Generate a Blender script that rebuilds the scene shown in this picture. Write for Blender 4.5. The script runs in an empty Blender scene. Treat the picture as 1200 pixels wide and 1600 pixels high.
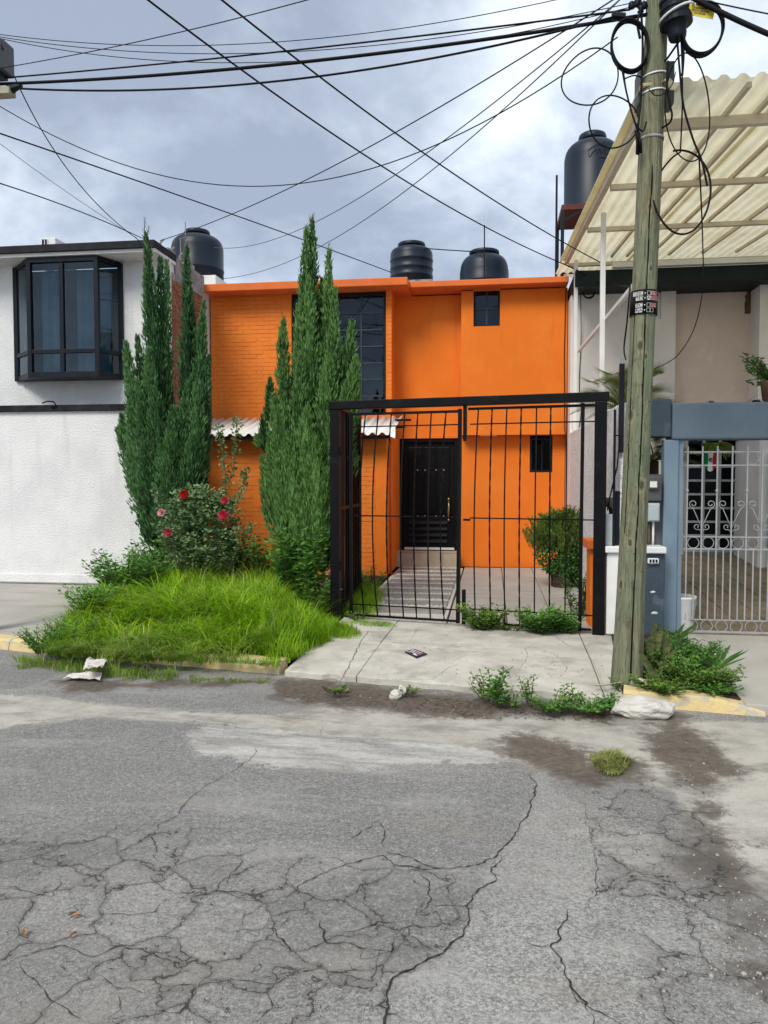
import bpy, math, random
import numpy as np
from mathutils import Vector, Matrix, noise as mnoise

rng = random.Random(11)
scene = bpy.context.scene
COL = scene.collection

# ------------------------------------------------------------------ camera, sky, sun, exposure
FPX, CAMZ, YAW, PITCH = 1202.0, 1.63, math.radians(8), math.atan(52 / 1202)
cd = bpy.data.cameras.new('camera')
cam = bpy.data.objects.new('camera', cd)
COL.objects.link(cam)
cam.location = (0, 0, CAMZ)
cam.rotation_euler = (math.pi / 2 - PITCH, 0, YAW)
cd.sensor_fit = 'VERTICAL'
cd.sensor_height = 36
cd.lens = FPX / 1600 * 36
cd.clip_start, cd.clip_end = 0.05, 900
scene.camera = cam

SUN_EL, SUN_AZ = math.radians(47), math.radians(-155)   # azimuth of the light's source, from +Y towards +X
world = bpy.data.worlds.new('World')
scene.world = world
world.use_nodes = True
wn, wl_ = world.node_tree.nodes, world.node_tree.links
wn.clear()


def wnode(t, **kw):
    n = wn.new(t)
    for k, v in kw.items():
        setattr(n, k, v)
    return n


def wmath(op, a, b=None, c=None):
    n = wnode('ShaderNodeMath', operation=op)
    for i, x in enumerate((a, b, c)):
        if x is None:
            continue
        if isinstance(x, (int, float)):
            n.inputs[i].default_value = x
        else:
            wl_.new(x, n.inputs[i])
    return n.outputs[0]


w_out = wnode('ShaderNodeOutputWorld')
w_bg = wnode('ShaderNodeBackground')
w_bg.inputs['Strength'].default_value = 0.1
w_sky = wnode('ShaderNodeTexSky', sky_type='NISHITA')
w_sky.sun_disc = False
w_sky.sun_elevation = SUN_EL
w_sky.sun_rotation = SUN_AZ % (2 * math.pi)
w_tc = wnode('ShaderNodeTexCoord')
w_sep = wnode('ShaderNodeSeparateXYZ')
wl_.new(w_tc.outputs['Generated'], w_sep.inputs[0])
zz = wmath('ADD', wmath('MAXIMUM', w_sep.outputs[2], 0.0), 0.42)
w_cmb = wnode('ShaderNodeCombineXYZ')
wl_.new(wmath('DIVIDE', w_sep.outputs[0], zz), w_cmb.inputs[0])
wl_.new(wmath('DIVIDE', w_sep.outputs[1], zz), w_cmb.inputs[1])
w_cmb.inputs[2].default_value = 3.3


def wnoise(scale, detail, rough, dist, seed):
    m = wnode('ShaderNodeMapping')
    m.inputs['Location'].default_value = (seed, seed * 1.7, seed * .3)
    wl_.new(w_cmb.outputs[0], m.inputs[0])
    n = wnode('ShaderNodeTexNoise')
    n.inputs['Scale'].default_value = scale
    n.inputs['Detail'].default_value = detail
    n.inputs['Roughness'].default_value = rough
    n.inputs['Distortion'].default_value = dist
    wl_.new(m.outputs[0], n.inputs['Vector'])
    return n.outputs[0]


def wramp(fac, stops):
    r = wnode('ShaderNodeValToRGB')
    e = r.color_ramp.elements
    while len(e) < len(stops):
        e.new(0.5)
    for el, (p, c) in zip(e, stops):
        el.position = p
        el.color = (*c, 1)
    wl_.new(fac, r.inputs[0])
    return r.outputs[0]


big = wnoise(1.75, 7, .52, .15, 4.1)
fine = wnoise(4.2, 8, .6, .2, 7.9)
fld = wmath('ADD', wmath('MULTIPLY', big, .70), wmath('MULTIPLY', fine, .30))
cl = wramp(fld, [(.41, (.29, .335, .425)), (.475, (.39, .445, .54)), (.53, (.55, .61, .70)), (.60, (.79, .85, .90))])
w_sc = wnode('ShaderNodeVectorMath', operation='SCALE')
w_sc.inputs['Scale'].default_value = 7.6
wl_.new(cl, w_sc.inputs[0])
w_mix = wnode('ShaderNodeMix', data_type='RGBA')
w_mix.inputs[0].default_value = .9
wl_.new(w_sky.outputs[0], w_mix.inputs['A'])
wl_.new(w_sc.outputs[0], w_mix.inputs['B'])
wl_.new(w_mix.outputs['Result'], w_bg.inputs['Color'])
wl_.new(w_bg.outputs[0], w_out.inputs[0])

sd = bpy.data.lights.new('sun', 'SUN')
sd.energy = 1.5
sd.angle = math.radians(24)
sd.color = (1.0, .95, .86)
sun = bpy.data.objects.new('sun', sd)
COL.objects.link(sun)
dsun = Vector((math.sin(SUN_AZ) * math.cos(SUN_EL), math.cos(SUN_AZ) * math.cos(SUN_EL), math.sin(SUN_EL)))
sun.rotation_euler = dsun.to_track_quat('Z', 'Y').to_euler()
sun.location = (0, -5, 12)

vs = scene.view_settings
vs.view_transform = 'Standard'
vs.look = 'None'
vs.exposure = 0.93
vs.gamma = 1
vs.use_curve_mapping = False
scene.render.engine = 'CYCLES'
scene.cycles.max_bounces = 6
scene.cycles.use_denoising = True

# ------------------------------------------------------------------ measuring: photo pixel (1200x1600) -> point of the place
_cf = Vector((-math.sin(YAW) * math.cos(PITCH), math.cos(YAW) * math.cos(PITCH), -math.sin(PITCH)))
_cr = Vector((math.cos(YAW), math.sin(YAW), 0))
_cu = Vector((-math.sin(YAW) * math.sin(PITCH), math.cos(YAW) * math.sin(PITCH), math.cos(PITCH)))
CAM = Vector((0, 0, CAMZ))


def ray(u, v):
    return _cf + _cr * ((u - 600) / FPX) + _cu * ((800 - v) / FPX)


def gnd(u, v, z=0.0):
    d = ray(u, v)
    return CAM + d * ((z - CAMZ) / d.z)


def atY(u, v, Y):
    d = ray(u, v)
    return CAM + d * (Y / d.y)


def atX(u, v, X):
    d = ray(u, v)
    return CAM + d * (X / d.x)


# ------------------------------------------------------------------ materials
def new_mat(name):
    m = bpy.data.materials.new(name)
    m.use_nodes = True
    nt = m.node_tree
    nt.nodes.clear()
    return m, nt


class NB:
    def __init__(s, nt):
        s.nt, s.n, s.l = nt, nt.nodes, nt.links

    def node(s, t, **kw):
        n = s.n.new(t)
        for k, v in kw.items():
            setattr(n, k, v)
        return n

    def set(s, sock, x):
        if isinstance(x, bpy.types.NodeSocket):
            s.l.new(x, sock)
        elif isinstance(x, (tuple, list)) and len(x) == 3 and sock.type == 'RGBA':
            sock.default_value = (*x, 1)
        else:
            sock.default_value = x

    def pos(s, scale=(1, 1, 1), rot=(0, 0, 0), loc=(0, 0, 0)):
        g = s.node('ShaderNodeNewGeometry')
        m = s.node('ShaderNodeMapping')
        m.inputs['Scale'].default_value = scale
        m.inputs['Rotation'].default_value = rot
        m.inputs['Location'].default_value = loc
        s.l.new(g.outputs['Position'], m.inputs[0])
        return m.outputs[0]

    def noise(s, vec, scale, detail=6, rough=.55, dist=0.):
        n = s.node('ShaderNodeTexNoise')
        n.inputs['Scale'].default_value = scale
        n.inputs['Detail'].default_value = detail
        n.inputs['Roughness'].default_value = rough
        n.inputs['Distortion'].default_value = dist
        s.l.new(vec, n.inputs['Vector'])
        return n.outputs[0]

    def voro(s, vec, scale, feature='F1', rand=1.):
        n = s.node('ShaderNodeTexVoronoi', feature=feature)
        n.inputs['Scale'].default_value = scale
        n.inputs['Randomness'].default_value = rand
        s.l.new(vec, n.inputs['Vector'])
        return n

    def math(s, op, a, b=None, c=None, clamp=False):
        n = s.node('ShaderNodeMath', operation=op, use_clamp=clamp)
        for i, x in enumerate((a, b, c)):
            if x is not None:
                s.set(n.inputs[i], x)
        return n.outputs[0]

    def mr(s, x, lo, hi, a=0., b=1., smooth=True):
        n = s.node('ShaderNodeMapRange', interpolation_type='SMOOTHSTEP' if smooth else 'LINEAR')
        s.set(n.inputs['Value'], x)
        n.inputs['From Min'].default_value = lo
        n.inputs['From Max'].default_value = hi
        n.inputs['To Min'].default_value = a
        n.inputs['To Max'].default_value = b
        return n.outputs[0]

    def mix(s, f, a, b, blend='MIX'):
        n = s.node('ShaderNodeMix', data_type='RGBA', blend_type=blend)
        s.set(n.inputs[0], f)
        s.set(n.inputs['A'], a)
        s.set(n.inputs['B'], b)
        return n.outputs['Result']

    def attr(s, name):
        return s.node('ShaderNodeAttribute', attribute_name=name).outputs['Fac']

    def bump(s, h, strength=.3, dist=.01, prev=None):
        n = s.node('ShaderNodeBump')
        n.inputs['Strength'].default_value = strength
        n.inputs['Distance'].default_value = dist
        s.l.new(h, n.inputs['Height'])
        if prev is not None:
            s.l.new(prev, n.inputs['Normal'])
        return n.outputs[0]

    def out(s, color, rough=.8, spec=.4, metal=0., normal=None, transl=None):
        p = s.node('ShaderNodeBsdfPrincipled')
        s.set(p.inputs['Base Color'], color)
        s.set(p.inputs['Roughness'], rough)
        s.set(p.inputs['Specular IOR Level'], spec)
        s.set(p.inputs['Metallic'], metal)
        if normal is not None:
            s.l.new(normal, p.inputs['Normal'])
        o = s.node('ShaderNodeOutputMaterial')
        if transl:
            t = s.node('ShaderNodeBsdfTranslucent')
            s.set(t.inputs[0], color if transl[1] is None else transl[1])
            mx = s.node('ShaderNodeMixShader')
            mx.inputs[0].default_value = transl[0]
            s.l.new(p.outputs[0], mx.inputs[1])
            s.l.new(t.outputs[0], mx.inputs[2])
            s.l.new(mx.outputs[0], o.inputs[0])
        else:
            s.l.new(p.outputs[0], o.inputs[0])
        return p


def surf(name, c1, c2=None, nscale=2.5, rough=.8, spec=.3, bump=.15, bscale=60, bdist=.01, stain=None, stain2=None, stretch=(1, 1, 1),
         metal=0., lo=.35, hi=.68, speck=None):
    """A general weathered surface: two-tone noise, optional stains of their own shape, fine relief."""
    m, nt = new_mat(name)
    b = NB(nt)
    v = b.pos(stretch)
    c2 = c2 or tuple(x * .8 for x in c1)
    col = b.mix(b.mr(b.noise(v, nscale, 7, .6), lo, hi), c1, c2)
    for k, st in enumerate((stain, stain2)):
        if st:
            sc, slo, shi, sval = st[1:5]
            vv = b.pos(st[5] if len(st) > 5 else (1, 1, 1), loc=(3.1 + k, 1.7, 5.2))
            col = b.mix(b.math('MULTIPLY', b.mr(b.noise(vv, sc, 8, .62, .2), slo, shi), sval), col, st[0])
    if speck:
        col = b.mix(b.mr(b.noise(v, speck[1], 2, .5), speck[2], speck[2] + .06), col, speck[0])
    nrm = b.bump(b.noise(v, bscale, 5, .6), bump, bdist) if bump else None
    b.out(col, rough, spec, metal, nrm)
    return m


def foliage(name, dark, light, rough=.55, transl=.25, warm=None, spec=.3, tone=None):
    m, nt = new_mat(name)
    b = NB(nt)
    g = b.node('ShaderNodeNewGeometry')
    rnd = g.outputs['Random Per Island']
    n = b.noise(b.pos(), 3.2, 3)
    f = b.math('ADD', b.math('MULTIPLY', rnd, .6), b.mr(n, .35, .65, 0., .4), clamp=True)
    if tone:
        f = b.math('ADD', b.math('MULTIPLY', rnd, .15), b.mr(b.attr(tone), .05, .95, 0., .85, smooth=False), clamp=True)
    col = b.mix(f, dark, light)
    if warm:
        col = b.mix(b.math('MULTIPLY', b.mr(rnd, warm[1], warm[1] + .02), .9), col, warm[0])
    b.out(col, rough, spec, 0., None, (transl, None))
    return m


M = {}
M['orange'] = surf('orange_paint', (.81, .200, .024), (.75, .178, .019), 1.4, .8, .15, .35, 45, .008, stain=((.78, .245, .045), 1.1, .5, .75, .6),
                   stain2=((.50, .125, .025), 3., .56, .76, .38, (2.2, 2.2, .16)))
M['orange_brick'] = surf('orange_brick_paint', (.81, .225, .036), (.75, .20, .027), 3.5, .75, .25, .5, 30, .006, stain=((.76, .28, .05), 1.3, .5, .75, .5))
M['orange_trim'] = surf('orange_trim_paint', (.74, .175, .040), (.65, .15, .034), 1.8, .75, .25, .25, 50, .006, stain=((.42, .11, .04), 2.6, .58, .76, .5, (1, 1, 3)))
M['white_wall'] = surf('white_wall_paint', (.80, .80, .79), (.71, .71, .71), 1.6, .9, .15, .8, 40, .022, stain=((.56, .555, .54), 3., .55, .76, .45, (2.2, 2.2, .14)), stain2=((.62, .615, .60), 1.3, .55, .75, .4))
M['white_rough'] = surf('white_rough_plaster', (.84, .83, .83), (.74, .73, .73), 7, .9, .1, 1., 20, .05, stain=((.42, .40, .40), 9, .60, .70, .6, (1, 1, 1)))
M['white_paint'] = surf('white_enamel', (.80, .80, .79), (.72, .72, .70), 3, .45, .4, .05, 90)
M['pink_wall'] = surf('pink_plaster', (.72, .60, .54), (.64, .53, .47), 1.2, .9, .2, .35, 35, .01, stain=((.52, .41, .36), 1.7, .55, .75, .6, (1, 1, .6)),
                      stain2=((.78, .71, .66), 2.4, .58, .75, .6))
M['pale_wall'] = surf('pale_plaster', (.78, .74, .71), (.70, .66, .63), 1.5, .9, .2, .35, 35, .01, stain=((.58, .52, .48), 3, .56, .78, .5, (1, 1, .5)))
M['bare_brown'] = surf('bare_render', (.16, .11, .07), (.10, .07, .05), 20, .95, .1, .6, 60)
M['green_slab'] = surf('dark_green_slab', (.012, .024, .025), (.009, .017, .02), 2, .6, .2, .1, 40)
M['slate'] = surf('slate_blue_paint', (.13, .18, .225), (.105, .15, .19), 2, .6, .35, .35, 30, .01, stain=((.06, .08, .095), 2.6, .6, .75, .6))
M['slate_dark'] = surf('dark_slate_paint', (.055, .08, .105), (.04, .06, .08), 2.4, .6, .35, .5, 22, .015, stain=((.10, .13, .155), 3.2, .56, .66, .8))
M['blue_steel'] = surf('blue_grey_steel', (.20, .28, .35), (.17, .24, .31), 3, .5, .4, .06, 60)
M['black'] = surf('black_enamel', (.0022, .0022, .0035), (.004, .004, .005), 4, .45, .16, .08, 80, stain=((.035, .018, .010), 7, .60, .72, .6), stain2=((.02, .02, .02), 3, .55, .75, .5, (1, 1, 2)))
M['black_sheet'] = surf('black_sheet', (.0035, .0035, .004), (.007, .006, .006), 3, .5, .15, .06, 60)
M['dark_fascia'] = surf('dark_fascia', (.022, .023, .026), (.034, .034, .038), 5, .85, .12, .3, 30)
M['black_band'] = surf('black_band_paint', (.013, .013, .016), (.03, .03, .034), 6, .8, .15, .3, 40)
M['frame_dark'] = surf('dark_aluminium', (.006, .009, .014), (.010, .014, .020), 5, .45, .2, .02, 80)
M['frame_grey'] = surf('grey_steel_frame', (.045, .052, .062), (.035, .042, .05), 5, .5, .25, .05, 80)
M['red_brick'] = surf('red_brick', (.36, .13, .075), (.22, .085, .055), 9, .9, .15, .6, 60, .008, stain=((.48, .36, .28), 4, .58, .7, .6))
M['mortar'] = surf('mortar', (.42, .37, .31), (.32, .28, .23), 6, .95, .1, .7, 60, .01)
M['grey_block'] = surf('grey_render', (.34, .33, .31), (.20, .19, .18), 5, .95, .1, .7, 40, .012, stain=((.11, .10, .10), 3, .55, .68, .8))
M['concrete'] = surf('pale_concrete', (.55, .52, .455), (.44, .415, .36), 2.6, .9, .2, .5, 70, .008, stain=((.27, .25, .215), 2.3, .48, .70, .75), stain2=((.64, .61, .545), 4.1, .54, .70, .6),
                     speck=((.25, .23, .20), 90, .68))
M['conc_left'] = surf('smooth_concrete', (.42, .39, .35), (.36, .335, .30), 1.1, .85, .2, .2, 80, .004, stain=((.24, .22, .195), 1.2, .52, .75, .7, (.5, 2.2, 1)))
M['conc_ramp'] = surf('ramp_concrete', (.44, .415, .37), (.38, .36, .32), 1.3, .9, .2, .25, 80, .004, stain=((.27, .25, .225), 1.4, .55, .75, .6, (1.6, .6, 1)))
M['path_slab'] = surf('path_slab', (.30, .285, .26), (.225, .21, .19), 3.5, .9, .2, .4, 60, .008, stain=((.16, .15, .135), 3, .55, .72, .7))
M['pebble'] = surf('white_pebbles', (.60, .58, .53), (.42, .40, .36), 40, .9, .2, .6, 60)
M['step_tile'] = surf('beige_step_tile', (.50, .42, .32), (.42, .35, .27), 6, .6, .35, .1, 60)
M['floor_tile'] = surf('brown_floor_tile', (.235, .185, .125), (.17, .135, .095), 4, .75, .3, .35, 45, .006, stain=((.31, .27, .21), 5, .55, .7, .5, (.5, 2, 1)))
M['grout'] = surf('dark_grout', (.10, .085, .07), None, 8)
M['soil'] = surf('dark_soil', (.060, .042, .030), (.035, .026, .02), 9, .95, .1, .9, 45, .02)
M['yellow'] = surf('worn_yellow_paint', (.68, .53, .25), (.62, .49, .25), 4, .85, .2, .8, 45, .012, stain=((.44, .415, .36), 7, .52, .62, .85, (1, 1, 2.2)), stain2=((.17, .15, .12), 9, .60, .74, .8))
M['yellow_tag'] = surf('yellow_tag', (.72, .58, .05), (.64, .52, .05), 9, .5, .3, 0)
M['tank'] = surf('black_tank_plastic', (.004, .011, .022), (.007, .015, .029), 2, .42, .3, .05, 30)
M['tank_mark'] = surf('faded_tank_print', (.035, .048, .06), None, 8)
M['red_oxide'] = surf('red_oxide_steel', (.12, .03, .025), (.08, .025, .02), 6, .7)
M['rubber'] = surf('black_cable', (.004, .004, .005), (.006, .006, .007), 5, .6, .15, 0)
M['grey_cable'] = surf('grey_cable', (.10, .11, .125), None, 5, .6, .3, 0)
M['steel'] = surf('galvanised_steel', (.36, .38, .40), (.28, .30, .32), 12, .45, .5, .05, 60, metal=.3)
M['gate_grey'] = surf('grey_gate_paint', (.40, .41, .42), (.33, .34, .35), 8, .5, .4, .05, 60)
M['meter_grey'] = surf('meter_grey_plastic', (.10, .105, .11), (.08, .085, .09), 4, .6, .35, .04, 60)
M['meter_pale'] = surf('meter_pale_plastic', (.40, .46, .49), (.50, .54, .56), 4, .4, .4, .02, 60)
M['brass'] = surf('aged_brass', (.42, .30, .14), (.30, .2, .09), 20, .35, .5, .05, 80, metal=.8)
M['rope_white'] = surf('white_tie', (.78, .78, .76), None, 8, .6)
M['bark'] = surf('cypress_bark', (.10, .065, .042), (.06, .04, .028), 12, .95, .1, .9, 30, .02, stretch=(1, 1, .2))
M['stump'] = surf('brown_pot_stone', (.075, .052, .040), (.045, .032, .026), 6, .95, .1, 1., 18, .03)
M['rock'] = surf('pale_rock', (.60, .57, .52), (.46, .43, .38), 6, .9, .2, .9, 25, .015, stain=((.25, .23, .20), 7, .6, .7, .7))
M['rock_grey'] = surf('grey_stone', (.38, .36, .32), (.28, .265, .24), 6, .9, .2, .8, 25, .015)
M['cardboard'] = surf('dirty_cardboard', (.74, .69, .64), (.58, .52, .48), 14, .9, .15, .4, 30, .01, stain=((.22, .20, .22), 16, .58, .64, .8))
M['paper_purple'] = surf('dark_flyer', (.045, .035, .065), (.02, .018, .03), 40, .5, .3, 0)
M['leaf_dry'] = surf('dry_leaf', (.44, .23, .09), (.34, .17, .07), 20, .8)
M['wood_grey'] = surf('pale_timber', (.42, .38, .29), (.33, .29, .21), 8, .85, .2, .4, 40, stretch=(1, 1, 5))
M['curtain'] = surf('dark_curtain', (.20, .32, .38), (.14, .25, .30), 3, .9, .1, 0)
M['room'] = surf('dark_room', (.02, .028, .035), None, 3, .95, .1, 0)
M['flag_green'] = surf('flag_green', (.012, .22, .07), None, 9, .8, .2, 0)
M['flag_white'] = surf('flag_white', (.78, .77, .73), None, 9, .8, .2, 0)
M['flag_red'] = surf('flag_red', (.50, .025, .03), None, 9, .8, .2, 0)
M['terracotta'] = surf('terracotta', (.20, .10, .06), (.13, .065, .04), 9, .85)
M['blue_door'] = surf('blue_panel', (.035, .09, .22), None, 5, .5)
M['petal_red'] = surf('red_petal', (.55, .008, .012), (.42, .006, .010), 30, .5, .3, 0)
M['petal_pink'] = surf('bright_pink_petal', (.66, .035, .11), (.55, .03, .09), 30, .5, .3, 0)
M['petal_pale'] = surf('pale_pink_petal', (.78, .42, .46), (.74, .32, .38), 30, .5, .3, 0)
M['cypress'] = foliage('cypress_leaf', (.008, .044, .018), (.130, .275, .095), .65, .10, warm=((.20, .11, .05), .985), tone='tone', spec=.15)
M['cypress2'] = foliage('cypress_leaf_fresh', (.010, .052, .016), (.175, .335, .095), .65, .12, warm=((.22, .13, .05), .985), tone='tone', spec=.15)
M['twig'] = surf('green_twig', (.10, .12, .05), (.07, .06, .03), 14, .8)
M['rose_leaf'] = foliage('rose_leaf', (.034, .095, .028), (.270, .390, .165), .5, .2)
M['weed'] = foliage('weed_leaf', (.035, .140, .018), (.165, .370, .055), .5, .28)
M['weed_yel'] = foliage('weed_leaf_yellowish', (.055, .150, .018), (.20, .34, .045), .5, .3)
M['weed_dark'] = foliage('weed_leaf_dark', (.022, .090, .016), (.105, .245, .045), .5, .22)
M['grass'] = foliage('grass_blade', (.050, .200, .004), (.440, .680, .016), .5, .32, warm=((.50, .46, .14), .955))
M['grass_dry'] = foliage('grass_tuft_blade', (.10, .23, .015), (.34, .50, .06), .6, .35, warm=((.52, .44, .20), .86))
M['straw'] = foliage('straw_blade', (.34, .30, .12), (.60, .54, .28), .7, .2)
M['tuft'] = foliage('road_tuft_blade', (.10, .16, .025), (.34, .38, .10), .6, .3, warm=((.46, .38, .18), .75))
M['palm'] = foliage('palm_leaf', (.035, .085, .018), (.28, .33, .07), .5, .3, warm=((.28, .16, .04), .93))
M['shrub'] = foliage('shrub_leaf', (.022, .070, .010), (.225, .320, .045), .5, .25)
M['snake'] = surf('snake_plant_leaf', (.05, .085, .03), (.17, .17, .06), 16, .5, .4, .1, 40, stretch=(1, 1, 3))


def glass(name, tint, refl=.12, rough=.03, back=None):
    m, nt = new_mat(name)
    b = NB(nt)
    gl = b.node('ShaderNodeBsdfGlossy')
    gl.inputs['Roughness'].default_value = rough
    b.set(gl.inputs[0], (.70, .86, 1.0))
    n = b.noise(b.pos(), 1.3, 2)
    b.l.new(b.bump(n, .06, .02), gl.inputs['Normal'])
    tr = b.node('ShaderNodeBsdfTransparent')
    b.set(tr.inputs[0], tint)
    fr = b.node('ShaderNodeFresnel')
    fr.inputs[0].default_value = 1.5
    f = b.math('ADD', fr.outputs[0], refl - .04, clamp=True)
    mx = b.node('ShaderNodeMixShader')
    b.l.new(f, mx.inputs[0])
    b.l.new(tr.outputs[0], mx.inputs[1])
    b.l.new(gl.outputs[0], mx.inputs[2])
    o = b.node('ShaderNodeOutputMaterial')
    b.l.new(mx.outputs[0], o.inputs[0])
    return m


M['glass'] = glass('tinted_glass', (.48, .60, .68), .062)
M['glass_black'] = glass('shaded_black_glass', (.05, .07, .07), .012)
M['glass_dark'] = glass('dark_tinted_glass', (.14, .17, .21), .055)


def sheet_mat(name, col, col2, tr):
    m, nt = new_mat(name)
    b = NB(nt)
    v = b.pos()
    c = b.mix(b.mr(b.noise(v, 1.8, 6), .38, .66), col, col2)
    c = b.mix(b.math('MULTIPLY', b.mr(b.noise(b.pos((3, .35, 1)), 2.2, 6), .56, .74), .5), c, tuple(x * .6 for x in col2))
    b.out(c, .55, .3, 0., None, (tr, None) if tr else None)
    return m


M['cream_sheet'] = sheet_mat('cream_roof_sheet', (.80, .745, .55), (.72, .66, .46), .55)
M['cream_steel'] = surf('cream_steel', (.68, .62, .49), (.60, .54, .42), 5, .6, .3, .05, 60)
M['tin'] = sheet_mat('white_tin', (.78, .76, .73), (.70, .67, .63), 0)


def wood_pole_mat():
    m, nt = new_mat('green_treated_timber')
    b = NB(nt)
    v = b.pos((1, 1, .12))
    grain = b.noise(v, 34, 8, .65, .6)
    broad = b.noise(b.pos((1, 1, .22), loc=(2, 1, 0)), 5.5, 5, .6, .8)
    c = b.mix(b.mr(grain, .3, .7), (.105, .108, .066), (.255, .247, .160))
    c = b.mix(b.math('MULTIPLY', b.mr(broad, .42, .68), .8), c, (.155, .195, .125))
    c = b.mix(b.math('MULTIPLY', b.mr(b.noise(b.pos((1, 1, .3), loc=(9, 0, 3)), 4, 6, .6), .56, .72), .7), c, (.16, .125, .065))
    kd = b.attr('knot')
    ringk = b.math('ABSOLUTE', b.math('SINE', b.math('MULTIPLY', kd, 16.)))
    c = b.mix(b.math('MULTIPLY', b.mr(kd, .06, .30), b.math('MULTIPLY', ringk, .7)), c, (.30, .28, .17))
    c = b.mix(b.math('MULTIPLY', b.mr(kd, .35, .85), .85), c, (.050, .042, .026))
    blot = b.noise(b.pos((1, 1, .6), loc=(5, 5, 5)), 11, 7, .65, 1.2)
    c = b.mix(b.math('MULTIPLY', b.mr(blot, .54, .68), .5), c, (.075, .085, .05))
    fine = b.noise(b.pos((1, 1, .03)), 150, 4, .6)
    c = b.mix(b.math('MULTIPLY', b.mr(fine, .55, .66), .75), c, (.045, .04, .025))
    nrm = b.bump(grain, .5, .01)
    b.out(c, .85, .2, 0., nrm)
    return m


M['pole'] = wood_pole_mat()
M['split'] = surf('open_wood_split', (.035, .032, .020), (.02, .018, .012), 30, .95, .1, 0)


def road_mat():
    m, nt = new_mat('old_cracked_asphalt')
    b = NB(nt)
    v = b.pos()
    n1 = b.noise(v, .9, 8, .6)
    n2 = b.noise(v, 4.5, 8, .65)
    n3 = b.noise(v, 22, 6, .6)
    agg = b.voro(v, 120).outputs['Color']
    grit = b.noise(v, 260, 3, .75)
    grit2 = b.noise(v, 70, 5, .8)
    agg2 = b.noise(v, 130, 3, .7)
    aggv = b.node('ShaderNodeSeparateColor')
    b.l.new(agg, aggv.inputs[0])
    col = b.mix(b.mr(n1, .34, .66), (.195, .186, .172), (.285, .272, .251))
    col = b.mix(b.math('MULTIPLY', b.mr(n2, .45, .7), .5), col, (.150, .147, .142))

    def mask(name, amp=.16, soft=.05, sc=None):
        a = b.attr(name)
        wob = b.math('MULTIPLY', b.math('SUBTRACT', b.math('ADD', b.math('ADD', b.math('MULTIPLY', n2, .50), b.math('MULTIPLY', n3, .28)), b.math('MULTIPLY', grit2, .22)), .5), amp * 8)
        return b.mr(b.math('ADD', a, wob), .5 - soft * 2.2, .5 + soft * 2.2)
    smooth = mask('smooth', .10, .03)
    col = b.mix(b.math('MULTIPLY', smooth, .75), col, b.mix(b.mr(n3, .3, .7), (.128, .125, .121), (.190, .185, .177)))
    col = b.mix(b.math('MULTIPLY', mask('pale', .08, .03), .62), col, b.mix(b.mr(n2, .35, .65), (.33, .318, .295), (.275, .264, .245)))
    rough_ = mask('rough', .2, .06)
    # worn surface that shows its aggregate
    aggc = b.mix(b.mr(aggv.outputs[0], .0, 1., smooth=False), (.085, .085, .08), (.50, .485, .45))
    col = b.mix(b.math('ADD', b.math('MULTIPLY', rough_, .42), .13), col, aggc)
    col = b.mix(b.mr(grit, .50, .66, 0., .45), col, (.50, .485, .46))
    col = b.mix(b.mr(grit, .34, .50, .55, 0.), col, (.055, .053, .05))
    col = b.mix(b.mr(grit2, .52, .64, 0., .46), col, (.52, .505, .475))
    col = b.mix(b.mr(grit2, .38, .48, .52, 0.), col, (.060, .058, .055))
    grit3 = b.noise(v, 34, 5, .85)
    col = b.mix(b.mr(grit3, .55, .66, 0., .40), col, (.46, .445, .415))
    col = b.mix(b.mr(grit3, .34, .46, .45, 0.), col, (.085, .082, .078))
    col = b.mix(b.math('MULTIPLY', b.mr(b.noise(b.pos((.35, 1.6, 1), rot=(0, 0, .2)), 2.2, 8, .68), .50, .68), .30), col, (.40, .385, .355))
    wash = mask('wash', .30, .05)
    washc = b.mix(b.mr(n3, .3, .7), (.54, .52, .48), (.42, .405, .37))
    col = b.mix(b.math('MULTIPLY', wash, b.mr(b.noise(b.pos((.5, 2.2, 1), loc=(1, 4, 0)), 4., 7, .65), .36, .60, .18, .88)), col, washc)
    conc = mask('conc', .24, .07)
    concc = b.mix(b.mr(n2, .35, .68), (.47, .44, .385), (.35, .325, .285))
    concc = b.mix(b.math('MULTIPLY', b.mr(b.noise(b.pos((.6, 1.3, 1), loc=(7, 7, 0)), 3.2, 8, .68), .48, .66), .65), concc, (.19, .175, .155))
    concc = b.mix(b.mr(agg2, .52, .72, 0., .55), concc, (.19, .18, .16))
    col = b.mix(conc, col, concc)
    dirt = mask('dirt', .34, .10)
    dirtc = b.mix(b.mr(n3, .35, .65), (.062, .046, .034), (.120, .092, .070))
    col = b.mix(b.math('MULTIPLY', dirt, .86), col, dirtc)
    # brown dust streaks
    col = b.mix(b.math('MULTIPLY', b.mr(b.noise(b.pos((.6, 1.4, 1), loc=(4, 2, 0)), 1.7, 8, .65), .56, .74), .45), col, (.24, .21, .165))
    # fine crazing where the asphalt has broken up
    wv = b.node('ShaderNodeVectorMath', operation='ADD')
    dn = b.node('ShaderNodeTexNoise')
    dn.inputs['Scale'].default_value = 5.
    dn.inputs['Detail'].default_value = 5
    b.l.new(v, dn.inputs['Vector'])
    sc = b.node('ShaderNodeVectorMath', operation='SCALE')
    sc.inputs['Scale'].default_value = .30
    b.l.new(dn.outputs['Color'], sc.inputs[0])
    b.l.new(v, wv.inputs[0])
    b.l.new(sc.outputs[0], wv.inputs[1])
    e1 = b.voro(wv.outputs[0], 3.1, 'DISTANCE_TO_EDGE').outputs['Distance']
    e2 = b.voro(wv.outputs[0], 7.3, 'DISTANCE_TO_EDGE').outputs['Distance']
    wid = b.mr(n3, .32, .66, .002, .0120)
    # plates between the cracks differ a little in tone, with grime along their edges
    cellv = b.node('ShaderNodeSeparateColor')
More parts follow.
